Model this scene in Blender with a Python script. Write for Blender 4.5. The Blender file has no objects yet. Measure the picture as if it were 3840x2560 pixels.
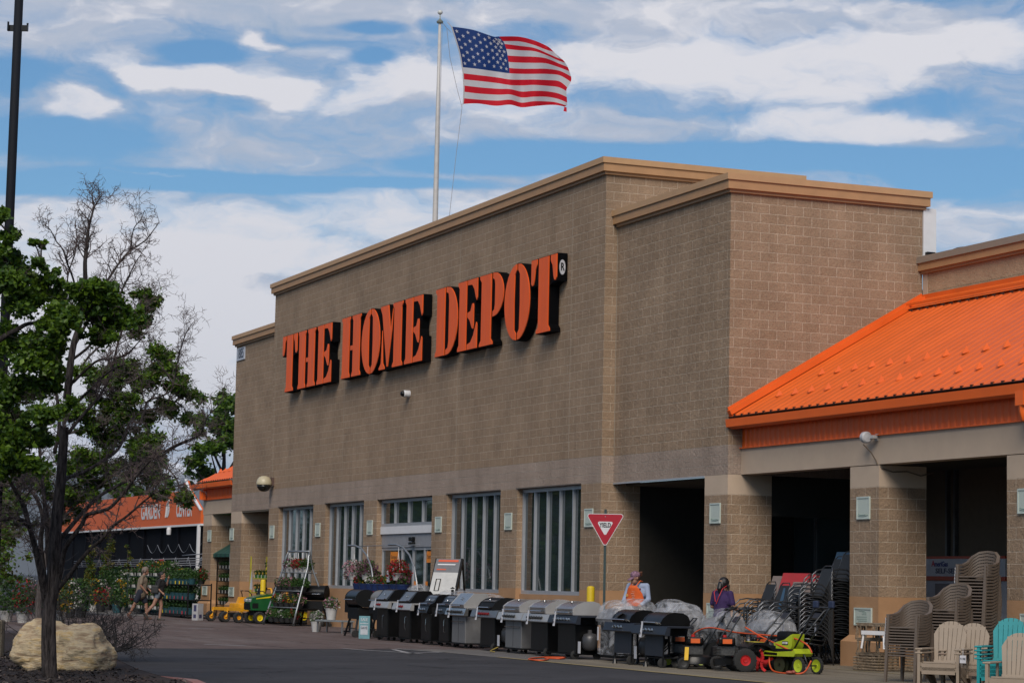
import bpy, bmesh, math, random
from mathutils import Vector, Matrix
R=math.radians
SC=bpy.context.scene
COL=SC.collection
# ------------------------------------------------------------ camera
cam=bpy.data.cameras.new('camera'); co=bpy.data.objects.new('camera',cam); COL.objects.link(co)
cam.sensor_width=36; cam.lens=82.52; cam.clip_end=30000; cam.clip_start=0.5
def _cam():
    yaw,pitch,roll=1.1830582,0.1031094,0.0210756
    cy,sy,cp,sp=math.cos(yaw),math.sin(yaw),math.cos(pitch),math.sin(pitch)
    f=Vector((-sy*cp,cy*cp,sp)); r=Vector((cy,sy,0)); u=r.cross(f)
    cr,sr=math.cos(roll),math.sin(roll)
    r2=cr*r+sr*u; u2=-sr*r+cr*u
    m=Matrix((r2,u2,-f)).transposed().to_4x4(); m.translation=Vector((48.668,-22.143,1.3775))
    co.matrix_world=m
_cam(); SC.camera=co
SC.view_settings.view_transform='Standard'; SC.view_settings.look='None'; SC.view_settings.exposure=0; SC.view_settings.gamma=1
# ------------------------------------------------------------ sun and sky
SUN_EL,SUN_AZ=R(41),R(-30)      # azimuth measured from +X towards +Y
sl=bpy.data.lights.new('sun','SUN'); sl.energy=3.4; sl.angle=R(34); sl.color=(1,.90,.78)
so=bpy.data.objects.new('sun',sl); COL.objects.link(so)
sd=Vector((math.cos(SUN_EL)*math.cos(SUN_AZ),math.cos(SUN_EL)*math.sin(SUN_AZ),math.sin(SUN_EL)))
so.rotation_euler=sd.to_track_quat('Z','Y').to_euler(); so.location=(40,-20,40)
def make_world():
    w=bpy.data.worlds.new('World'); SC.world=w; w.use_nodes=True
    nt=w.node_tree; N=nt.nodes; L=nt.links; N.clear()
    def node(t,**k):
        n=N.new(t)
        for a,b in k.items(): setattr(n,a,b)
        return n
    def math_(op,a,b=None,c=None):
        n=node('ShaderNodeMath',operation=op)
        for i,v in enumerate((a,b,c)):
            if v is None: continue
            if isinstance(v,(int,float)): n.inputs[i].default_value=v
            else: L.new(v,n.inputs[i])
        return n.outputs[0]
    sky=node('ShaderNodeTexSky'); sky.sky_type='NISHITA'; sky.sun_disc=False; sky.sun_elevation=SUN_EL; sky.sun_rotation=R(90)-SUN_AZ; sky.air_density=1; sky.dust_density=.6; sky.ozone_density=1.5
    tc=node('ShaderNodeTexCoord'); sep=node('ShaderNodeSeparateXYZ'); L.new(tc.outputs['Generated'],sep.inputs[0])
    X,Y,Z=sep.outputs
    # azimuth (deg, 0 along -X, positive towards +Y) and elevation (deg)
    az=math_('MULTIPLY',math_('ARCTAN2',Y,math_('MULTIPLY',X,-1)),57.2958)
    el=math_('MULTIPLY',math_('ARCSINE',Z),57.2958)
    cmb=node('ShaderNodeCombineXYZ'); L.new(az,cmb.inputs[0]); L.new(math_('MULTIPLY',el,2.5),cmb.inputs[1])
    P=cmb.outputs[0]
    # warp
    nw=node('ShaderNodeTexNoise',noise_dimensions='2D'); nw.inputs['Scale'].default_value=.34; nw.inputs['Detail'].default_value=7; L.new(P,nw.inputs['Vector'])
    wv=node('ShaderNodeVectorMath',operation='MULTIPLY_ADD'); L.new(nw.outputs['Color'],wv.inputs[0]); wv.inputs[1].default_value=(3.8,2.8,0); 
    sb=node('ShaderNodeVectorMath',operation='SUBTRACT'); L.new(P,sb.inputs[0]); sb.inputs[1].default_value=(1.9,1.4,0); L.new(sb.outputs[0],wv.inputs[2])
    W=wv.outputs[0]
    def noise(scale,detail,rough,src=P,off=0):
        n=node('ShaderNodeTexNoise',noise_dimensions='2D'); n.inputs['Scale'].default_value=scale; n.inputs['Detail'].default_value=detail; n.inputs['Roughness'].default_value=rough
        a=node('ShaderNodeVectorMath',operation='ADD'); L.new(src,a.inputs[0]); a.inputs[1].default_value=(off,off*1.7,0); L.new(a.outputs[0],n.inputs['Vector'])
        return n.outputs['Fac']
    big=noise(.16,6,.58,W,7.3); mid=noise(.55,8,.62,W,3.1); fine=noise(1.6,7,.6,W,11)
    cov=math_('ADD',math_('MULTIPLY',big,.75),math_('MULTIPLY',mid,.62))
    cov=math_('ADD',cov,math_('MULTIPLY_ADD',fine,.28,-.10))
    tot=cov
    bright=None
    for (a,e,ra,re,s,br) in BLOBS:
        m=node('ShaderNodeVectorMath',operation='MULTIPLY_ADD'); L.new(W if s>0 else P,m.inputs[0]); m.inputs[1].default_value=(1/ra,1/(re*2.5),0); m.inputs[2].default_value=(-a/ra,-e/re,0)
        ln=node('ShaderNodeVectorMath',operation='LENGTH'); L.new(m.outputs[0],ln.inputs[0])
        mr=node('ShaderNodeMapRange',interpolation_type='SMOOTHSTEP'); L.new(ln.outputs['Value'],mr.inputs[0]); mr.inputs[1].default_value=1.25; mr.inputs[2].default_value=.35; mr.inputs[3].default_value=0; mr.inputs[4].default_value=1
        tot=math_('MULTIPLY_ADD',mr.outputs[0],s,tot)
        if br: bright=math_('MULTIPLY',mr.outputs[0],br) if bright is None else math_('MULTIPLY_ADD',mr.outputs[0],br,bright)
    mk=node('ShaderNodeMapRange',interpolation_type='SMOOTHSTEP'); L.new(tot,mk.inputs[0]); mk.inputs[1].default_value=.42; mk.inputs[2].default_value=1.14; mk.inputs[3].default_value=.0; mk.inputs[4].default_value=.97
    mask=mk.outputs[0]
    # cloud brightness
    sh=math_('ADD',math_('MULTIPLY',noise(.42,7,.55,W,23),1.0),bright)
    sh=math_('MULTIPLY_ADD',math_('SUBTRACT',tot,.7),.35,sh)
    cr=node('ShaderNodeValToRGB'); L.new(sh,cr.inputs[0]); e=cr.color_ramp.elements
    e[0].position=.30; e[0].color=(.36,.455,.60,1); e[1].position=.84; e[1].color=(.78,.77,.81,1)
    m_=cr.color_ramp.elements.new(.6); m_.color=(.50,.545,.65,1)
    # blue sky: nishita tinted, kept saturated low down
    tint=node('ShaderNodeMix',data_type='RGBA',blend_type='MULTIPLY'); tint.inputs[0].default_value=1; L.new(sky.outputs[0],tint.inputs[6]); tint.inputs[7].default_value=(.052,.078,.096,1)
    cs=node('ShaderNodeMix',data_type='RGBA',blend_type='MIX'); L.new(mask,cs.inputs[0]); L.new(tint.outputs[2],cs.inputs[6])
    L.new(cr.outputs[0],cs.inputs[7])
    sc=node('ShaderNodeVectorMath',operation='SCALE'); L.new(cs.outputs[2],sc.inputs[0]); sc.inputs['Scale'].default_value=10
    bg=node('ShaderNodeBackground'); L.new(sc.outputs[0],bg.inputs[0]); bg.inputs[1].default_value=.1
    out=node('ShaderNodeOutputWorld'); L.new(bg.outputs[0],out.inputs[0])
    w.cycles.sampling_method='MANUAL'; w.cycles.sample_map_resolution=512
BLOBS=[(14.5, 11.98, 1.57, 0.44, 0.6, 0.6), (16.31, 11.91, 1.15, 0.47, 0.4, 0.45), (13.01, 12.27, 0.94, 0.31, 0.2, 0.2), (18.89, 12.11, 1.67, 0.73, 0.35, 0.35), (10.95, 11.3, 1.46, 0.36, 0.3, 0.3), (13.0, 9.65, 0.89, 0.09, 0.5, 0.2), (16.06, 13.07, 0.84, 0.23, 0.4, 0.25), (17.36, 12.89, 0.63, 0.26, 0.2, 0.15), (25.57, 12.66, 3.35, 0.89, 0.4, 0.35), (29.33, 12.56, 3.97, 0.99, 0.35, 0.4), (33.02, 13.13, 3.14, 0.63, 0.35, 0.3), (30.5, 11.2, 2.93, 0.4, 0.32, 0.4), (15.83, 13.76, 7.32, 0.52, 0.45, -0.1), (27.71, 13.92, 7.32, 0.52, 0.4, 0.05), (10.77, 13.07, 2.3, 0.84, 0.35, -0.05), (12.85, 8.19, 6.8, 0.94, 0.3, 0.45), (19.72, 8.97, 4.71, 0.63, 0.24, 0.4), (12.93, 5.89, 5.44, 1.88, 0.42, 0.5), (13.81, 10.44, 4.39, 0.58, 0.2, -0.05), (23.98, 11.18, 3.66, 0.47, 0.25, 0), (33.54, 8.78, 2.61, 0.52, 0.3, 0.2), (21.89, 8.28, 3.14, 0.63, 0.2, 0.1), (16.03, 7.69, 4.18, 0.63, 0.22, 0.25), (13.03, 3.37, 7.32, 1.88, 0.3, 0.05), (21.59, 12.08, 2.09, 0.84, 0.25, 0.25), (14.37, 12.65, 1.26, 0.29, -0.6, 0), (17.56, 13.32, 1.15, 0.17, -0.25, 0), (18.63, 13.44, 0.94, 0.19, -0.55, 0), (18.65, 12.73, 0.63, 0.21, -0.45, 0), (20.14, 13.56, 0.52, 0.26, -0.5, 0), (9.99, 11.94, 1.05, 0.47, -0.4, 0), (11.3, 10.41, 2.72, 0.63, -0.5, 0), (14.06, 9.56, 4.81, 0.27, -0.6, 0), (22.92, 10.47, 3.14, 0.44, -0.6, 0), (28.28, 10.47, 4.71, 0.36, -0.75, 0), (33.54, 10.18, 3.14, 0.47, -0.7, 0), (32.29, 11.7, 1.57, 0.42, -0.35, 0), (21.2, 10.17, 2.51, 0.25, -0.55, 0), (19.49, 9.7, 3.14, 0.15, -0.4, 0), (33.02, 9.72, 1.46, 0.31, -0.4, 0), (10.52, 9.23, 2.09, 0.23, -0.5, 0), (15.48, 11.45, 0.63, 0.21, -0.1, 0)]
make_world()
# ------------------------------------------------------------ materials
MATS={}
ALB=.80
def _nt(name):
    m=bpy.data.materials.new(name); m.use_nodes=True; nt=m.node_tree; nt.nodes.clear()
    o=nt.nodes.new('ShaderNodeOutputMaterial'); b=nt.nodes.new('ShaderNodeBsdfPrincipled'); nt.links.new(b.outputs[0],o.inputs[0])
    return m,nt,b
def mat(name,col,rough=.6,metal=0,var=.12,scale=6,bump=0,bscale=60,spec=.5,trans=0,alpha=1,sss=0,coat=0,col2=None,stretch=None,coords='Object'):
    if name in MATS: return MATS[name]
    m,nt,b=_nt(name); N=nt.nodes; L=nt.links
    tc=N.new('ShaderNodeTexCoord'); mp=N.new('ShaderNodeMapping'); L.new(tc.outputs[coords],mp.inputs[0])
    if stretch: mp.inputs['Scale'].default_value=stretch
    n=N.new('ShaderNodeTexNoise'); n.inputs['Scale'].default_value=scale; n.inputs['Detail'].default_value=5; n.inputs['Roughness'].default_value=.6; L.new(mp.outputs[0],n.inputs[0])
    mr=N.new('ShaderNodeMapRange'); L.new(n.outputs[0],mr.inputs[0]); mr.inputs[1].default_value=.3; mr.inputs[2].default_value=.7
    mx=N.new('ShaderNodeMix'); mx.data_type='RGBA'; L.new(mr.outputs[0],mx.inputs[0])
    c=Vector(col)*ALB; col2=tuple(Vector(col2)*ALB) if col2 else None
    c1=tuple(c*(1-var))+(1,); c2=tuple(Vector(col2) if col2 else c*(1+var))+(1,)
    if col2: c1=tuple(c)+(1,)
    mx.inputs[6].default_value=c1; mx.inputs[7].default_value=c2
    L.new(mx.outputs[2],b.inputs['Base Color'])
    b.inputs['Roughness'].default_value=rough; b.inputs['Metallic'].default_value=metal
    b.inputs['Specular IOR Level'].default_value=spec
    if rough>.12:
        rr=N.new('ShaderNodeMapRange'); L.new(n.outputs[0],rr.inputs[0]); rr.inputs[3].default_value=max(.05,rough-.08); rr.inputs[4].default_value=min(1,rough+.1); L.new(rr.outputs[0],b.inputs['Roughness'])
    if trans: b.inputs['Transmission Weight'].default_value=trans
    if alpha<1: b.inputs['Alpha'].default_value=alpha
    if coat: b.inputs['Coat Weight'].default_value=coat
    if bump:
        nb=N.new('ShaderNodeTexNoise'); nb.inputs['Scale'].default_value=bscale; nb.inputs['Detail'].default_value=4; L.new(mp.outputs[0],nb.inputs[0])
        bp=N.new('ShaderNodeBump'); bp.inputs['Strength'].default_value=bump; bp.inputs['Distance'].default_value=.02; L.new(nb.outputs[0],bp.inputs['Height']); L.new(bp.outputs[0],b.inputs['Normal'])
    MATS[name]=m; return m
def leafmat(name,c1,c2,rough=.5,tl=.35):
    c1,c2=[tuple(x*.92 for x in c) for c in (c1,c2)]
    m,nt,b=_nt(name); N=nt.nodes; L=nt.links
    g=N.new('ShaderNodeNewGeometry'); n=N.new('ShaderNodeTexNoise'); n.inputs['Scale'].default_value=2.3; n.inputs['Detail'].default_value=6; L.new(g.outputs['Position'],n.inputs[0])
    r=N.new('ShaderNodeMapRange'); L.new(n.outputs[0],r.inputs[0]); r.inputs[1].default_value=.35; r.inputs[2].default_value=.65
    ad=N.new('ShaderNodeMix'); ad.data_type='FLOAT'; ad.inputs[0].default_value=.5; L.new(r.outputs[0],ad.inputs[2]); L.new(g.outputs['Random Per Island'],ad.inputs[3])
    mx=N.new('ShaderNodeMix'); mx.data_type='RGBA'; L.new(ad.outputs[0],mx.inputs[0]); mx.inputs[6].default_value=(*c1,1); mx.inputs[7].default_value=(*c2,1)
    L.new(mx.outputs[2],b.inputs['Base Color']); b.inputs['Roughness'].default_value=rough; b.inputs['Specular IOR Level'].default_value=.35
    t=N.new('ShaderNodeBsdfTranslucent'); L.new(mx.outputs[2],t.inputs[0]); ms=N.new('ShaderNodeMixShader'); ms.inputs[0].default_value=tl
    L.new(b.outputs[0],ms.inputs[1]); L.new(t.outputs[0],ms.inputs[2]); L.new(ms.outputs[0],[x for x in N if x.type=='OUTPUT_MATERIAL'][0].inputs[0])
    MATS[name]=m; return m
HO=1.2944; CH=.2032
def blockmat(name,c1,c2,mortar,msize=.015,bump=.9,painted=False,row=CH,wid=2*CH,rows_vis=1.):
    """split-face concrete block laid in running bond, world aligned"""
    c1,c2,mortar=[tuple(x*ALB for x in c) for c in (c1,c2,mortar)]
    m,nt,b=_nt(name); N=nt.nodes; L=nt.links
    g=N.new('ShaderNodeNewGeometry'); sp=N.new('ShaderNodeSeparateXYZ'); L.new(g.outputs['Position'],sp.inputs[0])
    sn=N.new('ShaderNodeSeparateXYZ'); L.new(g.outputs['True Normal'],sn.inputs[0])
    ab=N.new('ShaderNodeMath'); ab.operation='ABSOLUTE'; L.new(sn.outputs[0],ab.inputs[0])
    gt=N.new('ShaderNodeMath'); gt.operation='GREATER_THAN'; gt.inputs[1].default_value=.6; L.new(ab.outputs[0],gt.inputs[0])
    mu=N.new('ShaderNodeMix'); mu.data_type='FLOAT'; L.new(gt.outputs[0],mu.inputs[0]); L.new(sp.outputs[0],mu.inputs[2]); L.new(sp.outputs[1],mu.inputs[3])
    zz=N.new('ShaderNodeMath'); zz.operation='SUBTRACT'; L.new(sp.outputs[2],zz.inputs[0]); zz.inputs[1].default_value=HO-40*CH
    cb=N.new('ShaderNodeCombineXYZ'); L.new(mu.outputs[0],cb.inputs[0]); L.new(zz.outputs[0],cb.inputs[1])
    # slight wobble of the joints
    nw=N.new('ShaderNodeTexNoise'); nw.inputs['Scale'].default_value=9; nw.inputs['Detail'].default_value=3; L.new(g.outputs['Position'],nw.inputs[0])
    wv=N.new('ShaderNodeVectorMath'); wv.operation='MULTIPLY_ADD'; L.new(nw.outputs['Color'],wv.inputs[0]); wv.inputs[1].default_value=(.014,.014,0); L.new(cb.outputs[0],wv.inputs[2])
    br=N.new('ShaderNodeTexBrick'); L.new(wv.outputs[0],br.inputs[0]); br.offset=.5; br.inputs['Scale'].default_value=1
    br.inputs['Brick Width'].default_value=wid; br.inputs['Row Height'].default_value=row; br.inputs['Mortar Size'].default_value=msize*.5; br.inputs['Mortar Smooth'].default_value=.25; br.inputs['Bias'].default_value=0
    br.inputs['Color1'].default_value=(*c1,1); br.inputs['Color2'].default_value=(*c2,1); br.inputs['Mortar'].default_value=(*mortar,1)
    # aggregate speckle + big stains
    n1=N.new('ShaderNodeTexNoise'); n1.inputs['Scale'].default_value=38; n1.inputs['Detail'].default_value=5; n1.inputs['Roughness'].default_value=.75; L.new(g.outputs['Position'],n1.inputs[0])
    n2=N.new('ShaderNodeTexNoise'); n2.inputs['Scale'].default_value=1.1; n2.inputs['Detail'].default_value=5; L.new(g.outputs['Position'],n2.inputs[0])
    r1=N.new('ShaderNodeMapRange'); L.new(n1.outputs[0],r1.inputs[0]); r1.inputs[1].default_value=.3; r1.inputs[2].default_value=.7; r1.inputs[3].default_value=.66; r1.inputs[4].default_value=1.34
    r2=N.new('ShaderNodeMapRange'); L.new(n2.outputs[0],r2.inputs[0]); r2.inputs[1].default_value=.3; r2.inputs[2].default_value=.7; r2.inputs[3].default_value=.86; r2.inputs[4].default_value=1.12
    mm=N.new('ShaderNodeMath'); mm.operation='MULTIPLY'; L.new(r1.outputs[0],mm.inputs[0]); L.new(r2.outputs[0],mm.inputs[1])
    ms_=N.new('ShaderNodeMapping'); ms_.inputs['Scale'].default_value=(2.2,2.2,.16); L.new(g.outputs['Position'],ms_.inputs[0])
    n4=N.new('ShaderNodeTexNoise'); n4.inputs['Scale'].default_value=1; n4.inputs['Detail'].default_value=6; n4.inputs['Roughness'].default_value=.6; L.new(ms_.outputs[0],n4.inputs[0])
    r4=N.new('ShaderNodeMapRange'); L.new(n4.outputs[0],r4.inputs[0]); r4.inputs[1].default_value=.35; r4.inputs[2].default_value=.65; r4.inputs[3].default_value=.92; r4.inputs[4].default_value=1.05
    m4=N.new('ShaderNodeMath'); m4.operation='MULTIPLY'; L.new(mm.outputs[0],m4.inputs[0]); L.new(r4.outputs[0],m4.inputs[1]); mm=m4
    sc=N.new('ShaderNodeVectorMath'); sc.operation='SCALE'; L.new(br.outputs['Color'],sc.inputs[0]); L.new(mm.outputs[0],sc.inputs['Scale'])
    L.new(sc.outputs[0],b.inputs['Base Color']); b.inputs['Roughness'].default_value=.93; b.inputs['Specular IOR Level'].default_value=.25
    n3=N.new('ShaderNodeTexNoise'); n3.inputs['Scale'].default_value=14; n3.inputs['Detail'].default_value=8; n3.inputs['Roughness'].default_value=.7; L.new(g.outputs['Position'],n3.inputs[0])
    h=N.new('ShaderNodeMath'); h.operation='MULTIPLY_ADD'; L.new(br.outputs['Fac'],h.inputs[0]); h.inputs[1].default_value=-.35; L.new(n3.outputs[0],h.inputs[2])
    bp=N.new('ShaderNodeBump'); bp.inputs['Strength'].default_value=bump; bp.inputs['Distance'].default_value=.035; L.new(h.outputs[0],bp.inputs['Height']); L.new(bp.outputs[0],b.inputs['Normal'])
    MATS[name]=m; return m
# ------------------------------------------------------------ mesh helpers
class MB:
    def __init__(s): s.v=[]; s.f=[]; s.m=[]; s.cur=0
    def add(s,vs,fs):
        o=len(s.v); s.v+= [tuple(x) for x in vs]; s.f+=[tuple(i+o for i in f) for f in fs]; s.m+=[s.cur]*len(fs); return s
    def box(s,x0,x1,y0,y1,z0,z1):
        vs=[(x,y,z) for x in (x0,x1) for y in (y0,y1) for z in (z0,z1)]
        return s.add(vs,[(0,1,3,2),(4,6,7,5),(0,4,5,1),(2,3,7,6),(0,2,6,4),(1,5,7,3)])
    def bevbox(s,x0,x1,y0,y1,z0,z1,b=.01):
        bm=bmesh.new(); bmesh.ops.create_cube(bm,size=1)
        for v in bm.verts: v.co=Vector(((x0+x1)/2+v.co.x*(x1-x0),(y0+y1)/2+v.co.y*(y1-y0),(z0+z1)/2+v.co.z*(z1-z0)))
        bmesh.ops.bevel(bm,geom=bm.edges[:],offset=b,segments=2,affect='EDGES',profile=.5)
        bm.verts.index_update(); s.add([v.co[:] for v in bm.verts],[[v.index for v in f.verts] for f in bm.faces]); bm.free(); return s
    def obox(s,p,q,w,h,up=(0,0,1)):
        """bar from p to q with cross-section w (sideways) x h (up)"""
        p,q=Vector(p),Vector(q); d=(q-p).normalized(); up=Vector(up)
        if abs(d.dot(up))>.99: up=Vector((0,1,0))
        r=d.cross(up).normalized(); u=r.cross(d)
        vs=[c+r*a*w/2+u*b*h/2 for c in (p,q) for a in (-1,1) for b in (-1,1)]
        return s.add(vs,[(0,1,3,2),(4,6,7,5),(0,4,5,1),(2,3,7,6),(0,2,6,4),(1,5,7,3)])
    def tube(s,pts,r,n=8,closed=False,caps=True):
        pts=[Vector(p) for p in pts]; m=len(pts)
        if not isinstance(r,(list,tuple)): r=[r]*m
        vs=[];fs=[];prev=None
        for i,p in enumerate(pts):
            a=pts[(i-1)%m] if (i>0 or closed) else p; b=pts[(i+1)%m] if (i<m-1 or closed) else p
            d=(b-a); d=d.normalized() if d.length>1e-9 else Vector((0,0,1))
            if prev is None:
                u=Vector((0,0,1)) if abs(d.z)<.9 else Vector((1,0,0)); u=(u-d*u.dot(d)).normalized()
            else:
                u=prev-d*prev.dot(d); u=u.normalized() if u.length>1e-6 else Vector((1,0,0))
            prev=u; w=d.cross(u)
            for k in range(n):
                t=2*math.pi*k/n; vs.append(p+(u*math.cos(t)+w*math.sin(t))*r[i])
        for i in range(m if closed else m-1):
            j=(i+1)%m
            for k in range(n): fs.append((i*n+k,i*n+(k+1)%n,j*n+(k+1)%n,j*n+k))
        if caps and not closed: fs.append(tuple(range(n))[::-1]); fs.append(tuple((m-1)*n+k for k in range(n)))
        return s.add(vs,fs)
    def cyl(s,p,q,r,r2=None,n=14): return s.tube([p,q],[r,r if r2 is None else r2],n)
    def lathe(s,prof,c=(0,0,0),n=16,axis='z',caps=True):
        vs=[];fs=[];m=len(prof)
        for (r,h) in prof:
            for k in range(n):
                t=2*math.pi*k/n; a,b=r*math.cos(t),r*math.sin(t)
                v={'z':(a,b,h),'x':(h,a,b),'y':(b,h,a)}[axis]; vs.append((v[0]+c[0],v[1]+c[1],v[2]+c[2]))
        for i in range(m-1):
            for k in range(n): fs.append((i*n+k,i*n+(k+1)%n,(i+1)*n+(k+1)%n,(i+1)*n+k))
        if caps and prof[0][0]>1e-5: fs.append(tuple(range(n))[::-1])
        if caps and prof[-1][0]>1e-5: fs.append(tuple((m-1)*n+k for k in range(n)))
        return s.add(vs,fs)
    def ell(s,c,r,n=12,m=8):
        if not isinstance(r,(tuple,list)): r=(r,r,r)
        vs=[];fs=[]
        for i in range(m+1):
            a=math.pi*i/m
            for k in range(n):
                t=2*math.pi*k/n; vs.append((c[0]+r[0]*math.sin(a)*math.cos(t),c[1]+r[1]*math.sin(a)*math.sin(t),c[2]-r[2]*math.cos(a)))
        for i in range(m):
            for k in range(n): fs.append((i*n+k,i*n+(k+1)%n,(i+1)*n+(k+1)%n,(i+1)*n+k))
        return s.add(vs,fs)
    def prism(s,poly,d0,d1,plane='xz'):
        """poly of (a,b) extruded along the third axis from d0 to d1"""
        n=len(poly); f={'xz':lambda a,b,d:(a,d,b),'yz':lambda a,b,d:(d,a,b),'xy':lambda a,b,d:(a,b,d)}[plane]
        vs=[f(a,b,d0) for a,b in poly]+[f(a,b,d1) for a,b in poly]
        return s.add(vs,[tuple(range(n))[::-1],tuple(range(n,2*n))]+[(i,(i+1)%n,n+(i+1)%n,n+i) for i in range(n)])
    def grid(s,rows):
        n=len(rows[0]); vs=[p for r in rows for p in r]
        return s.add(vs,[(i*n+j,i*n+j+1,(i+1)*n+j+1,(i+1)*n+j) for i in range(len(rows)-1) for j in range(n-1)])
    def xf(s,M,start=0):
        M=Matrix(M); s.v[start:]=[tuple(M@Vector(v)) for v in s.v[start:]]; return s
    def build(s,name,mats,parent=None,smooth=False,loc=None,fix=True):
        me=bpy.data.meshes.new(name); me.from_pydata(s.v,[],s.f); 
        if not isinstance(mats,(list,tuple)): mats=[mats]
        for m in mats: me.materials.append(m)
        me.polygons.foreach_set('material_index',s.m)
        if fix and len(s.f)<60000:
            bm=bmesh.new(); bm.from_mesh(me); bmesh.ops.recalc_face_normals(bm,faces=bm.faces); bm.to_mesh(me); bm.free()
        if smooth is True: me.polygons.foreach_set('use_smooth',[True]*len(me.polygons))
        elif smooth:
            me.polygons.foreach_set('use_smooth',[True]*len(me.polygons)); me.update()
            try: me.set_sharp_from_angle(angle=smooth)
            except Exception: pass
        me.update()
        o=bpy.data.objects.new(name,me); COL.objects.link(o)
        if parent: o.parent=parent
        if loc: o.location=loc
        return o
SM=R(35)
def _each(s,name,mats,parent=None,smooth=False):
    """every loose piece becomes a part of its own"""
    P=list(range(len(s.v)))
    def f(i):
        while P[i]!=i: P[i]=P[P[i]]; i=P[i]
        return i
    for q in s.f:
        for k in q[1:]: P[f(k)]=f(q[0])
    G={}
    for n,q in enumerate(s.f): G.setdefault(f(q[0]),[]).append(n)
    out=[]
    for r,fs in G.items():
        ids=sorted({k for n in fs for k in s.f[n]}); mp={k:i for i,k in enumerate(ids)}
        m=MB(); m.v=[s.v[k] for k in ids]; m.f=[tuple(mp[k] for k in s.f[n]) for n in fs]; m.m=[s.m[n] for n in fs]
        out.append(m.build(name,mats,parent,smooth))
    return out
MB.each=_each
def tag(o,label=None,cat=None,group=None,kind=None):
    if label: o['label']=label
    if cat: o['category']=cat
    if group: o['group']=group
    if kind: o['kind']=kind
    return o
def thing(name,label,cat,loc=(0,0,0),rz=0,group=None,kind=None):
    o=bpy.data.objects.new(name,None); COL.objects.link(o); o.location=loc; o.rotation_euler=(0,0,rz); o.empty_display_size=.3
    return tag(o,label,cat,group,kind)
def dup(root,loc,rz,label,group=None):
    def cp(o,par):
        c=o.copy(); COL.objects.link(c); c.parent=par
        for ch in [x for x in KIDS.get(o.name,[])]: cp(ch,c)
        return c
    def index(o):
        KIDS[o.name]=[x for x in bpy.data.objects if x.parent==o]
        for x in KIDS[o.name]: index(x)
    if root.name not in KIDS: index(root)
    r=cp(root,None); r.location=loc; r.rotation_euler=(0,0,rz); r['label']=label
    if group: r['group']=group
    return r
KIDS={}
def struct(o): o['kind']='structure'; return o
def text(s,size,M,m,parent,name='lettering',ext=.002,ax='CENTER',sx=1,bold=0):
    cu=bpy.data.curves.new(name,'FONT'); cu.body=s; cu.size=size; cu.extrude=ext; cu.align_x=ax; cu.align_y='CENTER'; cu.resolution_u=3; cu.offset=bold
    to=bpy.data.objects.new('tmp',cu); COL.objects.link(to)
    dg=bpy.context.evaluated_depsgraph_get(); me=bpy.data.meshes.new_from_object(to.evaluated_get(dg)); bpy.data.objects.remove(to)
    me.transform(Matrix.Diagonal((sx,1,1,1))); me.transform(M); me.materials.clear(); me.materials.append(m); me.name=name
    o=bpy.data.objects.new(name,me); COL.objects.link(o); o.parent=parent; return o
def face_front(x,y,z): # text plane facing -Y
    return Matrix.Translation((x,y,z))@Matrix.Rotation(R(90),4,'X')
def face_right(x,y,z): # text plane facing +X
    return Matrix.Translation((x,y,z))@Matrix.Rotation(R(90),4,'Z')@Matrix.Rotation(R(90),4,'X')
def blobmesh(mb,name,mats,parent,voxel=.01,smooth=2):
    """melt overlapping closed volumes into one continuous skin"""
    o=mb.build('tmp',mats,None,True)
    md=o.modifiers.new('r','REMESH'); md.mode='VOXEL'; md.voxel_size=voxel; md.use_smooth_shade=True
    if smooth: ms=o.modifiers.new('s','SMOOTH'); ms.iterations=smooth; ms.factor=.5
    dg=bpy.context.evaluated_depsgraph_get(); me=bpy.data.meshes.new_from_object(o.evaluated_get(dg)); old=o.data
    bpy.data.objects.remove(o); bpy.data.meshes.remove(old)
    me.name=name; me.polygons.foreach_set('use_smooth',[True]*len(me.polygons))
    if not me.materials: me.materials.append(mats)
    n=bpy.data.objects.new(name,me); COL.objects.link(n)
    if parent: n.parent=parent
    return n
rnd=random.Random(5)
# ------------------------------------------------------------ shared materials
M_split=blockmat('split_block',(.325,.225,.148),(.355,.25,.168),(.58,.46,.35))
M_light=blockmat('grey_block',(.365,.280,.225),(.39,.30,.242),(.50,.43,.36),msize=.010)
M_cream=blockmat('cream_block',(.50,.35,.22),(.53,.375,.24),(.42,.30,.20),msize=.008,row=.4064,wid=30)
M_stucco=mat('beige_stucco',(.56,.43,.32),.92,var=.05,scale=2.5,bump=.25,bscale=120)
M_ochre=mat('ochre_paint',(.43,.24,.12),.85,var=.08,scale=3,bump=.3,bscale=90)
M_cop1=mat('coping_tan',(.52,.31,.155),.55,var=.06,scale=4)
M_cop2=mat('coping_brown',(.46,.255,.12),.6,var=.08,scale=3,bump=.1,bscale=30)
M_cop3=mat('coping_grey',(.30,.25,.20),.6,var=.05)
M_orange=mat('orange_metal',(.82,.130,.010),.48,var=.10,scale=1.2,spec=.5)
M_orange2=mat('orange_fascia',(.95,.150,.010),.5,var=.07,scale=1.2)
M_dark=mat('dark_recess',(.030,.028,.024),.9,var=.2)
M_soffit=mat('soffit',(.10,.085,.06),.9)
M_alu=mat('aluminium',(.52,.54,.58),.38,.45,var=.06)
M_white=mat('white_paint',(.74,.74,.76),.5,var=.04)
M_black=mat('black_paint',(.005,.005,.0055),.32,var=.2,spec=.3)
M_blackm=mat('black_matte',(.006,.0065,.0075),.65,var=.2,spec=.2)
M_rubber=mat('rubber',(.018,.018,.018),.85,var=.2,bump=.3,bscale=80)
M_steel=mat('stainless',(.56,.55,.53),.28,.9,var=.06,scale=3,stretch=(1,1,14))
M_chrome=mat('chrome',(.7,.7,.7),.15,1,var=.03)
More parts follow.
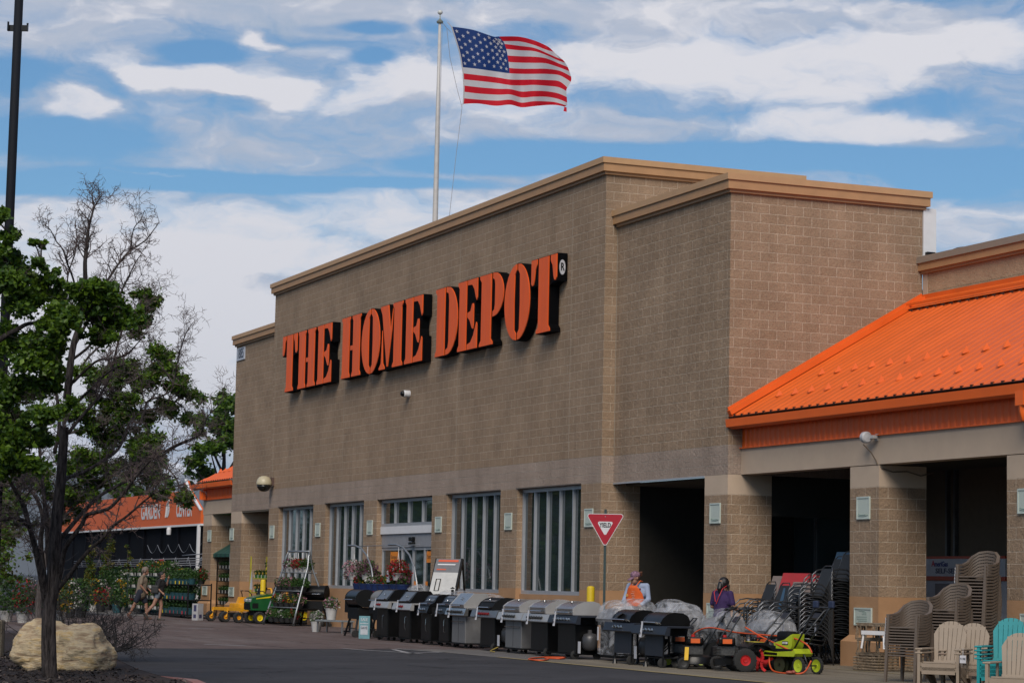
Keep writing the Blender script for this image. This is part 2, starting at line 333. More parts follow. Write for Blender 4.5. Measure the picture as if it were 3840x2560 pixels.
M_galv=mat('galvanised',(.36,.38,.40),.4,.7,var=.12,scale=14)
M_yellow=mat('safety_yellow',(.75,.52,.01),.5,var=.05)
M_glass=mat('window_glass',(.022,.036,.040),.04,var=.3,scale=1.5,spec=1.0)
M_glass.node_tree.nodes['Principled BSDF'].inputs['IOR'].default_value=1.6
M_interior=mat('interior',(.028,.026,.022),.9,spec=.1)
M_plaque=mat('pale_green_panel',(.52,.58,.52),.5,var=.04)
M_sidewalk=None

# ------------------------------------------------------------ ground
ROADMARKS=[((2.2,-5.62),(4.32,-5.42),.10),((4.3,-5.4),(5.2,-6.5),.10),((2.8,-5.9),(4.7,-6.3),.12),((5.3,-6.2),(3.4,-6.75),.12),((2.5,-6.9),(3.4,-6.7),.12),((.6,-9.3),(1.3,-8.6),.16),((-14.9,-5.8),(-14.2,-5.1),.22),((-11.6,-8.2),(-11.3,-6.6),.12)]
def flat(name,poly,z,m,kind='structure'):
    mb=MB(); mb.add([(x,y,z) for x,y in poly],[tuple(range(len(poly)))]); o=mb.build(name,m); o['kind']=kind; return o
def groundmat(name,c1,c2,c3,streak=(1,1,1),rough=.9,joints=None,cracks=0):
    c1,c2,c3=[tuple(x*ALB*1.05 for x in c) for c in (c1,c2,c3)]
    m,nt,b=_nt(name); N=nt.nodes; L=nt.links
    g=N.new('ShaderNodeNewGeometry'); mp=N.new('ShaderNodeMapping'); L.new(g.outputs['Position'],mp.inputs[0]); mp.inputs['Scale'].default_value=streak
    n1=N.new('ShaderNodeTexNoise'); n1.inputs['Scale'].default_value=.35; n1.inputs['Detail'].default_value=7; n1.inputs['Roughness'].default_value=.65; L.new(mp.outputs[0],n1.inputs[0])
    n2=N.new('ShaderNodeTexNoise'); n2.inputs['Scale'].default_value=55; n2.inputs['Detail'].default_value=3; L.new(g.outputs['Position'],n2.inputs[0])
    n3=N.new('ShaderNodeTexNoise'); n3.inputs['Scale'].default_value=2.4; n3.inputs['Detail'].default_value=6; L.new(mp.outputs[0],n3.inputs[0])
    cr=N.new('ShaderNodeValToRGB'); L.new(n1.outputs[0],cr.inputs[0]); e=cr.color_ramp.elements; e[0].position=.36; e[0].color=(*c1,1); e[1].position=.68; e[1].color=(*c3,1); x=e.new(.5); x.color=(*c2,1)
    a=N.new('ShaderNodeMapRange'); L.new(n2.outputs[0],a.inputs[0]); a.inputs[1].default_value=.3; a.inputs[2].default_value=.7; a.inputs[3].default_value=.75; a.inputs[4].default_value=1.3
    a3=N.new('ShaderNodeMapRange'); L.new(n3.outputs[0],a3.inputs[0]); a3.inputs[1].default_value=.3; a3.inputs[2].default_value=.7; a3.inputs[3].default_value=.85; a3.inputs[4].default_value=1.15
    mm=N.new('ShaderNodeMath'); mm.operation='MULTIPLY'; L.new(a.outputs[0],mm.inputs[0]); L.new(a3.outputs[0],mm.inputs[1]); v=mm.outputs[0]
    if joints:
        br=N.new('ShaderNodeTexBrick'); br.offset=0; br.inputs['Scale'].default_value=1; br.inputs['Brick Width'].default_value=joints; br.inputs['Row Height'].default_value=joints; br.inputs['Mortar Size'].default_value=.012; L.new(g.outputs['Position'],br.inputs[0])
        j=N.new('ShaderNodeMapRange'); L.new(br.outputs['Fac'],j.inputs[0]); j.inputs[3].default_value=1; j.inputs[4].default_value=.45
        k=N.new('ShaderNodeMath'); k.operation='MULTIPLY'; L.new(v,k.inputs[0]); L.new(j.outputs[0],k.inputs[1]); v=k.outputs[0]
    if cracks:
        wn=N.new('ShaderNodeTexNoise'); wn.inputs['Scale'].default_value=1.5; wn.inputs['Detail'].default_value=5; L.new(g.outputs['Position'],wn.inputs[0])
        wa=N.new('ShaderNodeVectorMath'); wa.operation='MULTIPLY_ADD'; L.new(wn.outputs['Color'],wa.inputs[0]); wa.inputs[1].default_value=(.9,.9,0); L.new(g.outputs['Position'],wa.inputs[2])
        vo=N.new('ShaderNodeTexVoronoi'); vo.feature='DISTANCE_TO_EDGE'; vo.inputs['Scale'].default_value=cracks; L.new(wa.outputs[0],vo.inputs[0])
        vm=N.new('ShaderNodeMapRange'); L.new(vo.outputs[0],vm.inputs[0]); vm.inputs[1].default_value=.002; vm.inputs[2].default_value=.012; vm.inputs[3].default_value=.30; vm.inputs[4].default_value=1
        st=N.new('ShaderNodeTexNoise'); st.inputs['Scale'].default_value=.9; st.inputs['Detail'].default_value=3; L.new(g.outputs['Position'],st.inputs[0])
        sm=N.new('ShaderNodeMapRange'); L.new(st.outputs[0],sm.inputs[0]); sm.inputs[1].default_value=.28; sm.inputs[2].default_value=.36; sm.inputs[3].default_value=.6; sm.inputs[4].default_value=1
        k=N.new('ShaderNodeMath'); k.operation='MULTIPLY'; L.new(v,k.inputs[0]); L.new(vm.outputs[0],k.inputs[1]); k2=N.new('ShaderNodeMath'); k2.operation='MULTIPLY'; L.new(k.outputs[0],k2.inputs[0]); L.new(sm.outputs[0],k2.inputs[1]); v=k2.outputs[0]
    sc=N.new('ShaderNodeVectorMath'); sc.operation='SCALE'; L.new(cr.outputs[0],sc.inputs[0]); L.new(v,sc.inputs['Scale']); L.new(sc.outputs[0],b.inputs['Base Color'])
    b.inputs['Roughness'].default_value=rough; b.inputs['Specular IOR Level'].default_value=.3
    bp=N.new('ShaderNodeBump'); bp.inputs['Strength'].default_value=.4; bp.inputs['Distance'].default_value=.01; L.new(n2.outputs[0],bp.inputs['Height']); L.new(bp.outputs[0],b.inputs['Normal'])
    return m
M_asph=groundmat('asphalt',(.028,.027,.030),(.037,.036,.040),(.052,.050,.055),(1,.5,1),cracks=.6)
M_cross=groundmat('red_paving',(.095,.067,.062),(.112,.080,.073),(.150,.125,.118),(.35,2.2,1),cracks=.25)
M_conc=groundmat('concrete',(.14,.118,.088),(.175,.148,.11),(.215,.185,.14),(.25,3,1),joints=1.55)
M_conc2=groundmat('grey_concrete',(.115,.105,.10),(.135,.125,.118),(.16,.145,.13),(.4,2,1),joints=1.55)
flat('ground',[(-12500,-9000),(3000,-9000),(3000,9000),(-12500,9000)],0,M_asph)
flat('crosswalk',[(-34,-14.5),(3.6,-14.5),(3.4,-9.2),(2.3,-5.35),(2.3,.2),(-34,.2)],.004,M_cross)
flat('pavement',[(2.3,-5.35),(8.2,-5.3),(8.2,5),(2.3,5)],.004,M_conc2)
flat('sidewalk',[(8.2,-5.3),(40,-4.9),(40,5),(8.2,5)],.004,M_conc)
flat('garden_paving',[(-75,-3.2),(-34,-3.2),(-34,12),(-75,12)],.004,M_conc2)
M_road=mat('road_paint_yellow',(.30,.235,.10),.8,var=.3,scale=3)
M_wp=mat('road_paint_white',(.30,.29,.29),.8,var=.3,scale=3)
flat('kerb_line',[(7.0,-5.33),(40,-4.93),(40,-4.80),(7.0,-5.20)],.009,M_road)
flat('kerb_line',[(11.2,-.75),(14,-.75),(14,-.69),(11.2,-.69)],.009,M_road)
def strip(p,q,w,m=M_wp):
    p,q=Vector(p),Vector(q); d=(q-p).normalized(); n=Vector((-d.y,d.x))*w/2
    return flat('road_marking',[tuple(p+n),tuple(q+n),tuple(q-n),tuple(p-n)],.009,m)
for a in ROADMARKS: strip(*a)
# planted island
ISL=[(26,-16.2),(21.7,-14.9),(20.4,-14.55),(19.4,-14.4),(18,-14.36),(15.73,-14.14),(12.1,-13.6),(7.65,-12.9),(3.2,-12.1),(-.5,-11.8),(-3,-11.9),(-3.9,-12.4),(-3.6,-13.4),(-2,-14.6),(4,-17.5),(14,-22),(24,-26),(32,-24)]
def island():
    mb=MB(); n=len(ISL)
    def off(P,d):
        o=[]
        for i in range(n):
            a,b=Vector(P[i-1]),Vector(P[(i+1)%n]); t=(b-a).normalized(); o.append(Vector(P[i])+Vector((t.y,-t.x))*d*(-1 if True else 1))
        return o
    inner=off(ISL,.16)
    # choose the side that shrinks the shape
    ar=lambda Q:abs(sum(Q[i-1][0]*Q[i][1]-Q[i][0]*Q[i-1][1] for i in range(n)))
    if ar(inner)>ar(ISL): inner=off(ISL,-.16)
    vs=[(x,y,-.05) for x,y in ISL]+[(x,y,.105 if x>18 else .02) for x,y in ISL]+[(p.x,p.y,.11 if p.x>18 else .085) for p in inner]+[(p.x,p.y,.0) for p in inner]
    fs=[]
    for r in range(3):
        for i in range(n): fs.append((r*n+i,r*n+(i+1)%n,(r+1)*n+(i+1)%n,(r+1)*n+i))
    mb.add(vs,fs); mb.m=[1 if vs[f[0]][0]<18.2 else 0 for f in fs]; o=mb.build('kerb',[mat('kerb_concrete',(.24,.17,.16),.85,var=.25,scale=5,bump=.3,col2=(.33,.10,.08)),groundmat('spilled_mulch',(.012,.008,.007),(.020,.012,.010),(.035,.020,.016),(3,3,3))]); o['kind']='structure'
    # mulch surface, domed, finely tessellated
    bm=bmesh.new(); f=bm.faces.new([bm.verts.new((p.x,p.y,.08)) for p in inner])
    bmesh.ops.triangulate(bm,faces=bm.faces[:])
    for _ in range(6):
        ed=[e for e in bm.edges if e.calc_length()>.55]
        if not ed: break
        bmesh.ops.subdivide_edges(bm,edges=ed,cuts=1); bmesh.ops.triangulate(bm,faces=bm.faces[:])
    import mathutils
    for v in bm.verts:
        if v.is_boundary: continue
        d=min((Vector(v.co[:2])-p).length for p in inner); v.co.z=.08-min(.05,d*.06)+mathutils.noise.noise(v.co*1.3)*.04
    me=bpy.data.meshes.new('mulch_bed'); bm.to_mesh(me); bm.free()
    me.polygons.foreach_set('use_smooth',[True]*len(me.polygons))
    me.materials.append(groundmat('mulch',(.012,.008,.007),(.020,.012,.010),(.035,.020,.016),(3,3,3)))
    o=bpy.data.objects.new('mulch_bed',me); COL.objects.link(o); o['kind']='structure'
    # wood chips
    mb=MB(); r=random.Random(3)
    for k in range(26000):
        x=r.uniform(6,26) ; y=r.uniform(-20.5,-13.0)
        pt=Vector((x,y)); ins=False; j=n-1
        for i in range(n):
            a,b=inner[i],inner[j]
            if (a.y>y)!=(b.y>y) and x<(b.x-a.x)*(y-a.y)/(b.y-a.y)+a.x: ins=not ins
            j=i
        if not ins: continue
        d=min((pt-p).length for p in inner); z=.08-min(.05,d*.06)+mathutils.noise.noise(Vector((x,y,.1))*1.3)*.04
        s=r.uniform(.012,.035); a=r.uniform(0,6.3); t=Vector((math.cos(a),math.sin(a),r.uniform(-.4,.6)))*s; w=Vector((-math.sin(a),math.cos(a),r.uniform(-.5,.5)))*s*.35
        c=Vector((x,y,z+.014)); mb.cur=0 if r.random()<.7 else (1 if r.random()<.8 else 2)
        mb.add([c-t-w,c+t-w,c+t+w,c-t+w],[(0,1,2,3)])
    o=mb.build('wood_chips',[mat('chip_dark',(.020,.013,.010),.95),mat('chip_mid',(.055,.034,.025),.95),mat('chip_pale',(.16,.13,.11),.95)],fix=False)
    tag(o,'dark bark chips scattered over the planted island','mulch',kind='stuff')
island()
# ------------------------------------------------------------ store building
ZH=HO+12*CH; ZB=HO+15*CH   # head of the openings 3.733, top of the pale band 4.342
store=thing('store_building','long brown split block shop building with tan coping, tall windows and orange canopy roofs','building',(0,0,0))
def wall(name,boxes,m,**k):
    mb=MB()
    for b in boxes: mb.box(*b)
    return mb.build(name,m,store)
AT=10.82; BT=9.60
# upper walls of the three blocks (front skins and returns)
wall('main_wall',[(-26.545,0,0,.30,ZB,AT),(-.30,0,.30,5.0,ZB,AT),(-26.545,-26.245,.30,5.0,ZB,AT)],M_split)
wall('corner_wall',[(0.002,5.61,.305,.605,ZB,BT),(5.31,5.61,.605,4.95,ZB,BT)],M_split)
wall('corner_wall',[(-32.26,-26.547,.305,.605,ZB,BT),(-32.26,-31.96,.605,4.95,ZB,BT)],M_split)
wall('block_band',[(-26.545,0,-.003,.30,ZH,ZB),(-.30,.003,.30,.98,ZH,ZB)],M_light)
wall('block_band',[(.004,5.613,.302,.605,ZH,ZB),(5.31,5.613,.605,4.95,ZH,ZB)],M_light)
wall('block_band',[(-32.263,-26.549,.302,.605,ZH,ZB),(-32.263,-31.96,.605,4.95,ZH,ZB)],M_light)
# control joints
mb=MB()
for x in (-18.9,-9.3,-1.9): mb.box(x,x+.014,-.004,.01,ZB+.01,AT-.02)
mb.box(-26.3,-26.286,-.004,.01,ZB+.01,AT-.02); mb.box(.006,.024,.297,.31,ZB,BT-.02)
mb.each('control_joint',mat('joint_sealant',(.34,.29,.23),.8),store)
# piers
WX=(-25.40,-20.42,-15.58,-9.87,-4.98)
PIERS=[(-26.545,WX[0]),(-21.67,WX[1]),(-16.76,WX[2]),(-11.02,WX[3]),(-6.09,WX[4]),(-1.12,0)]
for a,b in PIERS:
    d=.98 if (b==0 or a<-26) else .62
    mb=MB(); mb.box(a,b,0,d,HO,ZH); mb.build('wall_pier',M_split,store)
    mb=MB(); mb.box(a-.002,b+.002,-.002,d,0,HO); mb.build('pier_base',M_ochre,store)
def column(x0,x1,y0,y1,top,flare=True):
    mb=MB(); mb.box(x0,x1,y0,y1,HO,HO+10*CH); mb.build('column_shaft',M_split,store)
    mb=MB(); mb.box(x0,x1,y0,y1,HO+10*CH,top); mb.build('column_cap',M_stucco,store)
    mb=MB(); mb.box(x0-.002,x1+.002,y0-.002,y1+.002,.58,HO)
    f=.12; mb.box(x0-f,x1+f,y0-f,y1+f,0,.46)
    vs=[(x,y,.46) for x,y in ((x0-f,y0-f),(x1+f,y0-f),(x1+f,y1+f),(x0-f,y1+f))]+[(x,y,.58) for x,y in ((x0-.002,y0-.002),(x1+.002,y0-.002),(x1+.002,y1+.002),(x0-.002,y1+.002))]
    mb.add(vs,[(0,1,5,4),(1,2,6,5),(2,3,7,6),(3,0,4,7)]); mb.build('column_base',M_ochre,store)
column(4.57,5.61,.305,1.33,ZH)
column(10.01,11.05,.61,1.63,3.72); column(15.17,16.2,.61,1.63,3.72); column(20.33,21.36,.61,1.63,3.72)
column(-32.26,-30.9,.305,1.33,ZH); column(-37.2,-36.0,.61,1.63,3.72)
# copings
def coping(segs,z):
    """segs: outward-facing runs (x0,y0,x1,y1,nx,ny); three stepped fascia boards"""
    for nm,zz0,zz1,o,m in (('coping_cap',.25,.385,.16,M_cop1),('coping_board',.065,.25,.125,M_cop2),('coping_trim',0,.065,.06,M_cop2)):
        mb=MB()
        for (x0,x1,y0,y1) in segs: mb.box(x0-o,x1+o,y0-o,y1+o,z+zz0,z+zz1)
        mb.build(nm,m,store)
coping([(-26.545,0,0,5.0)],AT)
coping([(.13,5.61,.305,4.95)],BT); coping([(-32.26,-26.68,.305,4.95)],BT)
mb=MB(); mb.box(-26.2,-.35,.4,4.8,AT-.9,AT-.85); mb.box(-32,5.3,1,5,BT-.9,BT-.85); mb.box(-31.9,40,5.3,60,7.9,7.95)
mb.build('flat_roof',mat('roof_membrane',(.35,.35,.34),.8),store)
# metal trim above each opening head, recess ceilings and back walls
mb=MB(); mb.box(-.02,5.3,.62,4.98,ZH-.06,ZH-.01); mb.box(-30.9,-26.55,.31,4.9,ZH-.06,ZH-.01)
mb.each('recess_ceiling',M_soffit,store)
mb=MB(); mb.box(0,4.57,.29,.315,ZH-.035,ZH); mb.build('lintel_trim',M_alu,store)
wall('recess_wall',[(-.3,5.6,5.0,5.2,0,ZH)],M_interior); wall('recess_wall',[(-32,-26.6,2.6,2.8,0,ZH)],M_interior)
wall('recess_side_wall',[(-36.0,-32.3,3.0,3.2,0,4)],M_split)
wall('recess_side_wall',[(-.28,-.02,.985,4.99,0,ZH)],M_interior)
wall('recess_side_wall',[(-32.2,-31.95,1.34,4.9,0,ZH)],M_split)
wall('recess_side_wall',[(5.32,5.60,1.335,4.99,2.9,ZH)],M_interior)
mb=MB()
for x in (1.1,2.9,3.9): mb.box(x,x+.07,4.90,4.99,0,ZH-.07)
mb.each('mullion',mat('mullion_dark',(.16,.165,.17),.4,.5),store)
mb=MB(); mb.box(.1,4.5,4.94,4.96,.0,ZH-.1); mb.build('dark_glazing',M_glass,store)
# windows
def window(x0,x1,z0,z1,cols,yf=.16,dep=.07,parent=store,first=.05):
    f=MB(); w=.045
    f.box(x0,x0+w*1.4,yf-.02,yf+dep,z0,z1); f.box(x1-w,x1,yf-.02,yf+dep,z0,z1); f.box(x0+w*1.4,x1-w,yf-.02,yf+dep,z1-.09,z1); f.box(x0+w*1.4,x1-w,yf-.02,yf+dep,z0,z0+.09)
    n=len(cols)
    for c in cols: f.box(c-w/2,c+w/2,yf-.025,yf+dep,z0+.09,z1-.09)
    fr=f.build('window',M_alu,parent)
    g=MB(); e=[x0+w*1.4]+list(cols)+[x1-w]
    for i in range(len(e)-1): g.box(e[i]+.02,e[i+1]-.02,yf+.04,yf+.05,z0+.09,z1-.09)
    g.build('pane',M_glass,fr)
    return fr
ZW=1.16
for a,b in ((WX[0],-21.67),(WX[1],-16.76),(WX[3],-6.09),(WX[4],-1.12)):
    w=(b-a)/5; window(a,b,ZW,ZH-.01,[a+w*i for i in (1,2,3,4)])
    mb=MB(); mb.box(a+.002,b-.002,.10,.6,0,ZW-.002); mb.build('window_plinth',M_ochre,store)
    mb=MB(); mb.box(a-.06,b+.0,-.02,.0,ZH-.004,ZH+.022); mb.build('head_flashing',mat('flashing',(.14,.11,.09),.5),store)
# entrance
a,b=WX[2],-11.02; w=(b-a)/4
window(a,b,2.95,ZH-.01,[a+w*i for i in (1,2,3)])
mb=MB(); mb.box(a,b,.12,.34,2.74,2.95); mb.build('transom_panel',M_white,store)
mb=MB(); mb.box(a,b,.17,.34,2.36,2.74); mb.build('door_header',mat('header_grey',(.33,.335,.36),.5,.2),store)
mb=MB(); mb.bevbox(-13.0,-12.75,.05,.17,2.52,2.64,.02); mb.bevbox(-12.98,-12.72,.04,.17,2.40,2.50,.02); mb.build('door_sensor',M_black,store)
door=MB(); xs=[a,-13.9,-12.98,-12.06,b]
for i,x in enumerate(xs): door.box(x-.04 if i else x,x+.04 if i<4 else x,.19,.30,.0,2.36)
for i in range(4): door.box(xs[i]+.04,xs[i+1]-.04,.20,.28,0,.22); door.box(xs[i]+.04,xs[i+1]-.04,.20,.28,2.28,2.355)
dr=door.build('entrance_door',M_alu,store)
g=MB()
for i in range(4): g.box(xs[i]+.045,xs[i+1]-.045,.235,.245,.22,2.28)
g.build('door_glass',M_glass,dr)
for x in (-14.93,-11.95):
    mb=MB(); mb.box(x,x+.66,.222,.232,1.93,2.24); p=mb.build('door_decal',mat('decal_orange',(.80,.25,.02),.5),dr)
    text('Entrance',.15,face_front(x+.33,.219,2.09),mat('decal_ink',(.12,.07,.03),.6),p,sx=1.0)
for x in (-12.98,-12.06):
    mb=MB(); mb.box(x+.06,x+.2,.222,.232,1.30,1.42); mb.build('door_decal',mat('decal_orange',(.8,.25,.02)),dr)
text("Let's Do This",.13,face_front(-12.52,.222,1.28),M_white,dr)
mb=MB(); mb.box(-14.75,-14.45,.215,.225,1.55,1.85); mb.build('door_notice',M_white,dr)
# ------------------------------------------------------------ canopies
def canopy(x0,x1,left=False):
    mb=MB(); mb.box(x0,x1,.61,.95,3.735,4.28); mb.build('canopy_beam',M_stucco,store)
    # ribbed fascia
    mb=MB(); x=x0+.02; prof=[]
    while x<x1-.15:
        prof+=[(x,.625),(x+.10,.625),(x+.125,.60),(x+.16,.60),(x+.185,.625)]; x+=.205
    prof.append((x1,.625))
    n=len(prof); mb.add([(a,b,4.28) for a,b in prof]+[(a,b,4.80) for a,b in prof],[(i,i+1,n+i+1,n+i) for i in range(n-1)]); mb.box(x0,x1,.63,.70,4.28,4.80)
    mb.build('canopy_fascia',M_orange2,store)
    mb=MB(); mb.box(x0,x1,.56,.60,4.265,4.283); mb.build('fascia_trim',M_orange2,store)
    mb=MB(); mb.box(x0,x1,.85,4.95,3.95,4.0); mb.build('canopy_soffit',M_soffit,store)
    # gutter
    mb=MB(); gl=x0-.02 if not left else x0-.55
    mb.prism([(.26,4.70),(.40,4.66),(.42,4.66),(.42,4.87),(.40,4.87),(.40,4.70),(.28,4.72),(.265,4.86),(.24,4.86)],gl,x1,'yz')
    mb.build('gutter',M_orange2,store)
    # roof sheet with trapezoid ribs running up the slope
    y0,z0,y1,z1=.30,4.92,4.95,7.60
    sl=(z1-z0)/(y1-y0)
    mb=MB(); ta=[]; x=x0
    while x<x1:
        ta+=[(x,0),(x+.225,0),(x+.25,.015),(x+.285,.015),(x+.31,0)]; x+=.3101
    n=len(ta); lo=[];hi=[]
    for a,h in ta:
        yt=y1
        if left: yt=min(y1,max(y0+.02,y0+(a-x0)*.98))
        lo.append((a,y0,z0+h)); hi.append((a,yt,z0+(yt-y0)*sl+h))
    mb.add(lo+hi,[(i,i+1,n+i+1,n+i) for i in range(n-1)])
    rf=mb.build('canopy_roof',M_orange,store)
    # closures seen as dark gaps at eave
    mb=MB(); mb.box(x0,x1,y0-.003,y0+.02,z0-.016,z0-.003); x=x0+.225
    while x<x1-.1: mb.box(x+.006,x+.078,y0-.004,y0+.03,z0-.004,z0+.03); x+=.3101
    mb.build('rib_end',mat('gap_dark',(.05,.012,.004),.9),rf)
    # snow guards, two staggered rows
    mb=MB(); k=0; x=x0+.9
    while x<min(x1-.2,17.6):
        for row,yy in ((0,.95),(1,1.75)):
            xx=x+.33*row
            if left and (yy-y0)>(xx-x0)*.9: continue
            zz=z0+(yy-y0)*sl
            mb.add([(xx-.045,yy-.05,zz),(xx+.045,yy-.05,zz),(xx+.045,yy+.09,zz+.05),(xx-.045,yy+.09,zz+.05),(xx,yy+.05,zz+.16),(xx,yy-.04,zz+.04)],[(0,1,5),(0,5,4,3),(1,2,4,5),(2,3,4)])
        x+=.66
    mb.each('snow_guard',M_orange,rf)
    return rf,sl,y0,z0,y1,z1
rf,sl,y0,z0,y1,z1=canopy(5.612,30)
mb=MB()  # trim along the block wall and along the top
mb.obox((5.69,y0-.02,z0+.07),(5.69,y1,z1+.07),.13,.10); mb.obox((5.62,y0,z0+.13),(5.62,y1,z1+.13),.03,.12)
mb.box(5.62,30,y1-.42,y1-.40,z1-.12,z1-.07)
mb.add([(5.65,y1-.45,z1-.20),(30,y1-.45,z1-.20),(30,y1-.02,z1+.06),(5.65,y1-.02,z1+.06),(5.65,y1-.02,z1+.15),(30,y1-.02,z1+.15)],[(0,1,2,3),(3,2,5,4)])
mb.build('roof_trim',M_orange,rf)
mb=MB(); mb.box(5.8,30,y1-.468,y1-.45,z1-.278,z1-.262); x=5.837
while x<30: mb.box(x+.006,x+.1,y1-.47,y1-.44,z1-.265,z1-.22); x+=.3101
mb.build('rib_end',mat('gap_dark',(.05,.012,.004),.9),rf)
# downspout
mb=MB(); mb.tube([(16.05,.33,4.72),(16.05,.33,4.40),(16.05,.36,4.30),(16.1,.50,4.22),(16.12,.55,4.12),(16.12,.55,3.8)],.075,10); mb.box(15.93,16.17,.25,.42,4.5,4.74)
mb.build('downspout',M_orange2,store,SM)
# beige wall above the canopy
wall('upper_wall',[(5.62,30,4.97,5.2,7.4,8.2)],M_cream)
mb=MB(); mb.box(5.62,5.80,4.955,4.97,7.6,8.2); mb.build('corner_board',M_stucco,store)
for nm,a,b,o,m in (('coping_cap',.22,.36,.17,M_cop3),('coping_board',.06,.22,.13,M_cop2),('coping_trim',0,.06,.07,M_cop2)):
    mb=MB(); mb.box(5.45+.17-o,30,4.97-o,5.3,8.2+a,8.2+b); mb.build(nm,m,store)
mb=MB(); mb.box(5.58,5.64,4.96,5.28,8.56,9.64); mb.build('wall_flashing',M_white,store)
mb=MB(); mb.box(5.62,5.74,5.0,5.2,8.5,8.68); mb.ell((6.3,5.5,8.5),(.6,.3,.25)); mb.build('roof_scupper',M_black,store)
wall('back_wall',[(5.6,40,5.0,5.2,0,4.6)],mat('back_wall_brown',(.17,.125,.085),.9,var=.1))
mb=MB()
for x in (6.6,6.9,12.1): mb.box(x,x+.06,4.9,4.99,0,3.95)
mb.each('mullion',mat('mullion_dark',(.16,.165,.17)),store)
# left canopy
canopy(-37.3,-32.27,left=True)
mb=MB(); mb.box(-36.9,-36.75,.34,.55,4.28,4.72); mb.build('downspout',M_orange2,store)
# floor inside recesses
for (a,b) in ((0.0,5.6),): pass

# ------------------------------------------------------------ big wall sign
M_face=mat('letter_face_orange',(.92,.125,.016),.5,var=.10,scale=.9,stretch=(5,1,.7),spec=.2)
M_can=mat('letter_return_black',(.0025,.0025,.003),.8,var=.2,spec=.05)
def arc(cx,cz,rx,rz,a0,a1,n=10): return [(cx+rx*math.cos(R(a0+(a1-a0)*i/n)),cz+rz*math.sin(R(a0+(a1-a0)*i/n))) for i in range(n+1)]
def serif_stem(a,b,s,e,top=True,bot=True,ls=True,rs=True):
    """stem between a,b with small bracketed feet of reach s; ends at height 0..1"""
    L=a-s if ls else a; Rr=b+s if rs else b
    p=[]
    if bot: p+=[(L,0),(Rr,0),(Rr,.035),(b,.085)]
    else: p+=[(a,0),(b,0)]
    if top: p+=[(b,.915),(Rr if True else b,.965),(Rr,1),(L,1),(L,.965),(a,.915)]
    else: p+=[(b,1),(a,1)]
    if bot: p+=[(a,.085),(L,.035)]
    return p
Eg=[[(0,0),(.44,0),(.44,1),(0,1),(0,.96),(.07,.91),(.07,.09),(0,.04)],
 [(.50,0),(1,0),(1,.34),(.965,.37),(.93,.33),(.82,.19),(.68,.10),(.50,.075)],
 [(.50,.47),(.62,.42),(.74,.30),(.80,.285),(.82,.33),(.82,.60),(.80,.65),(.74,.65),(.66,.55),(.50,.53)],
 [(.50,1),(1,1),(1,.72),(.965,.685),(.93,.72),(.84,.85),(.72,.925),(.50,.93)]]
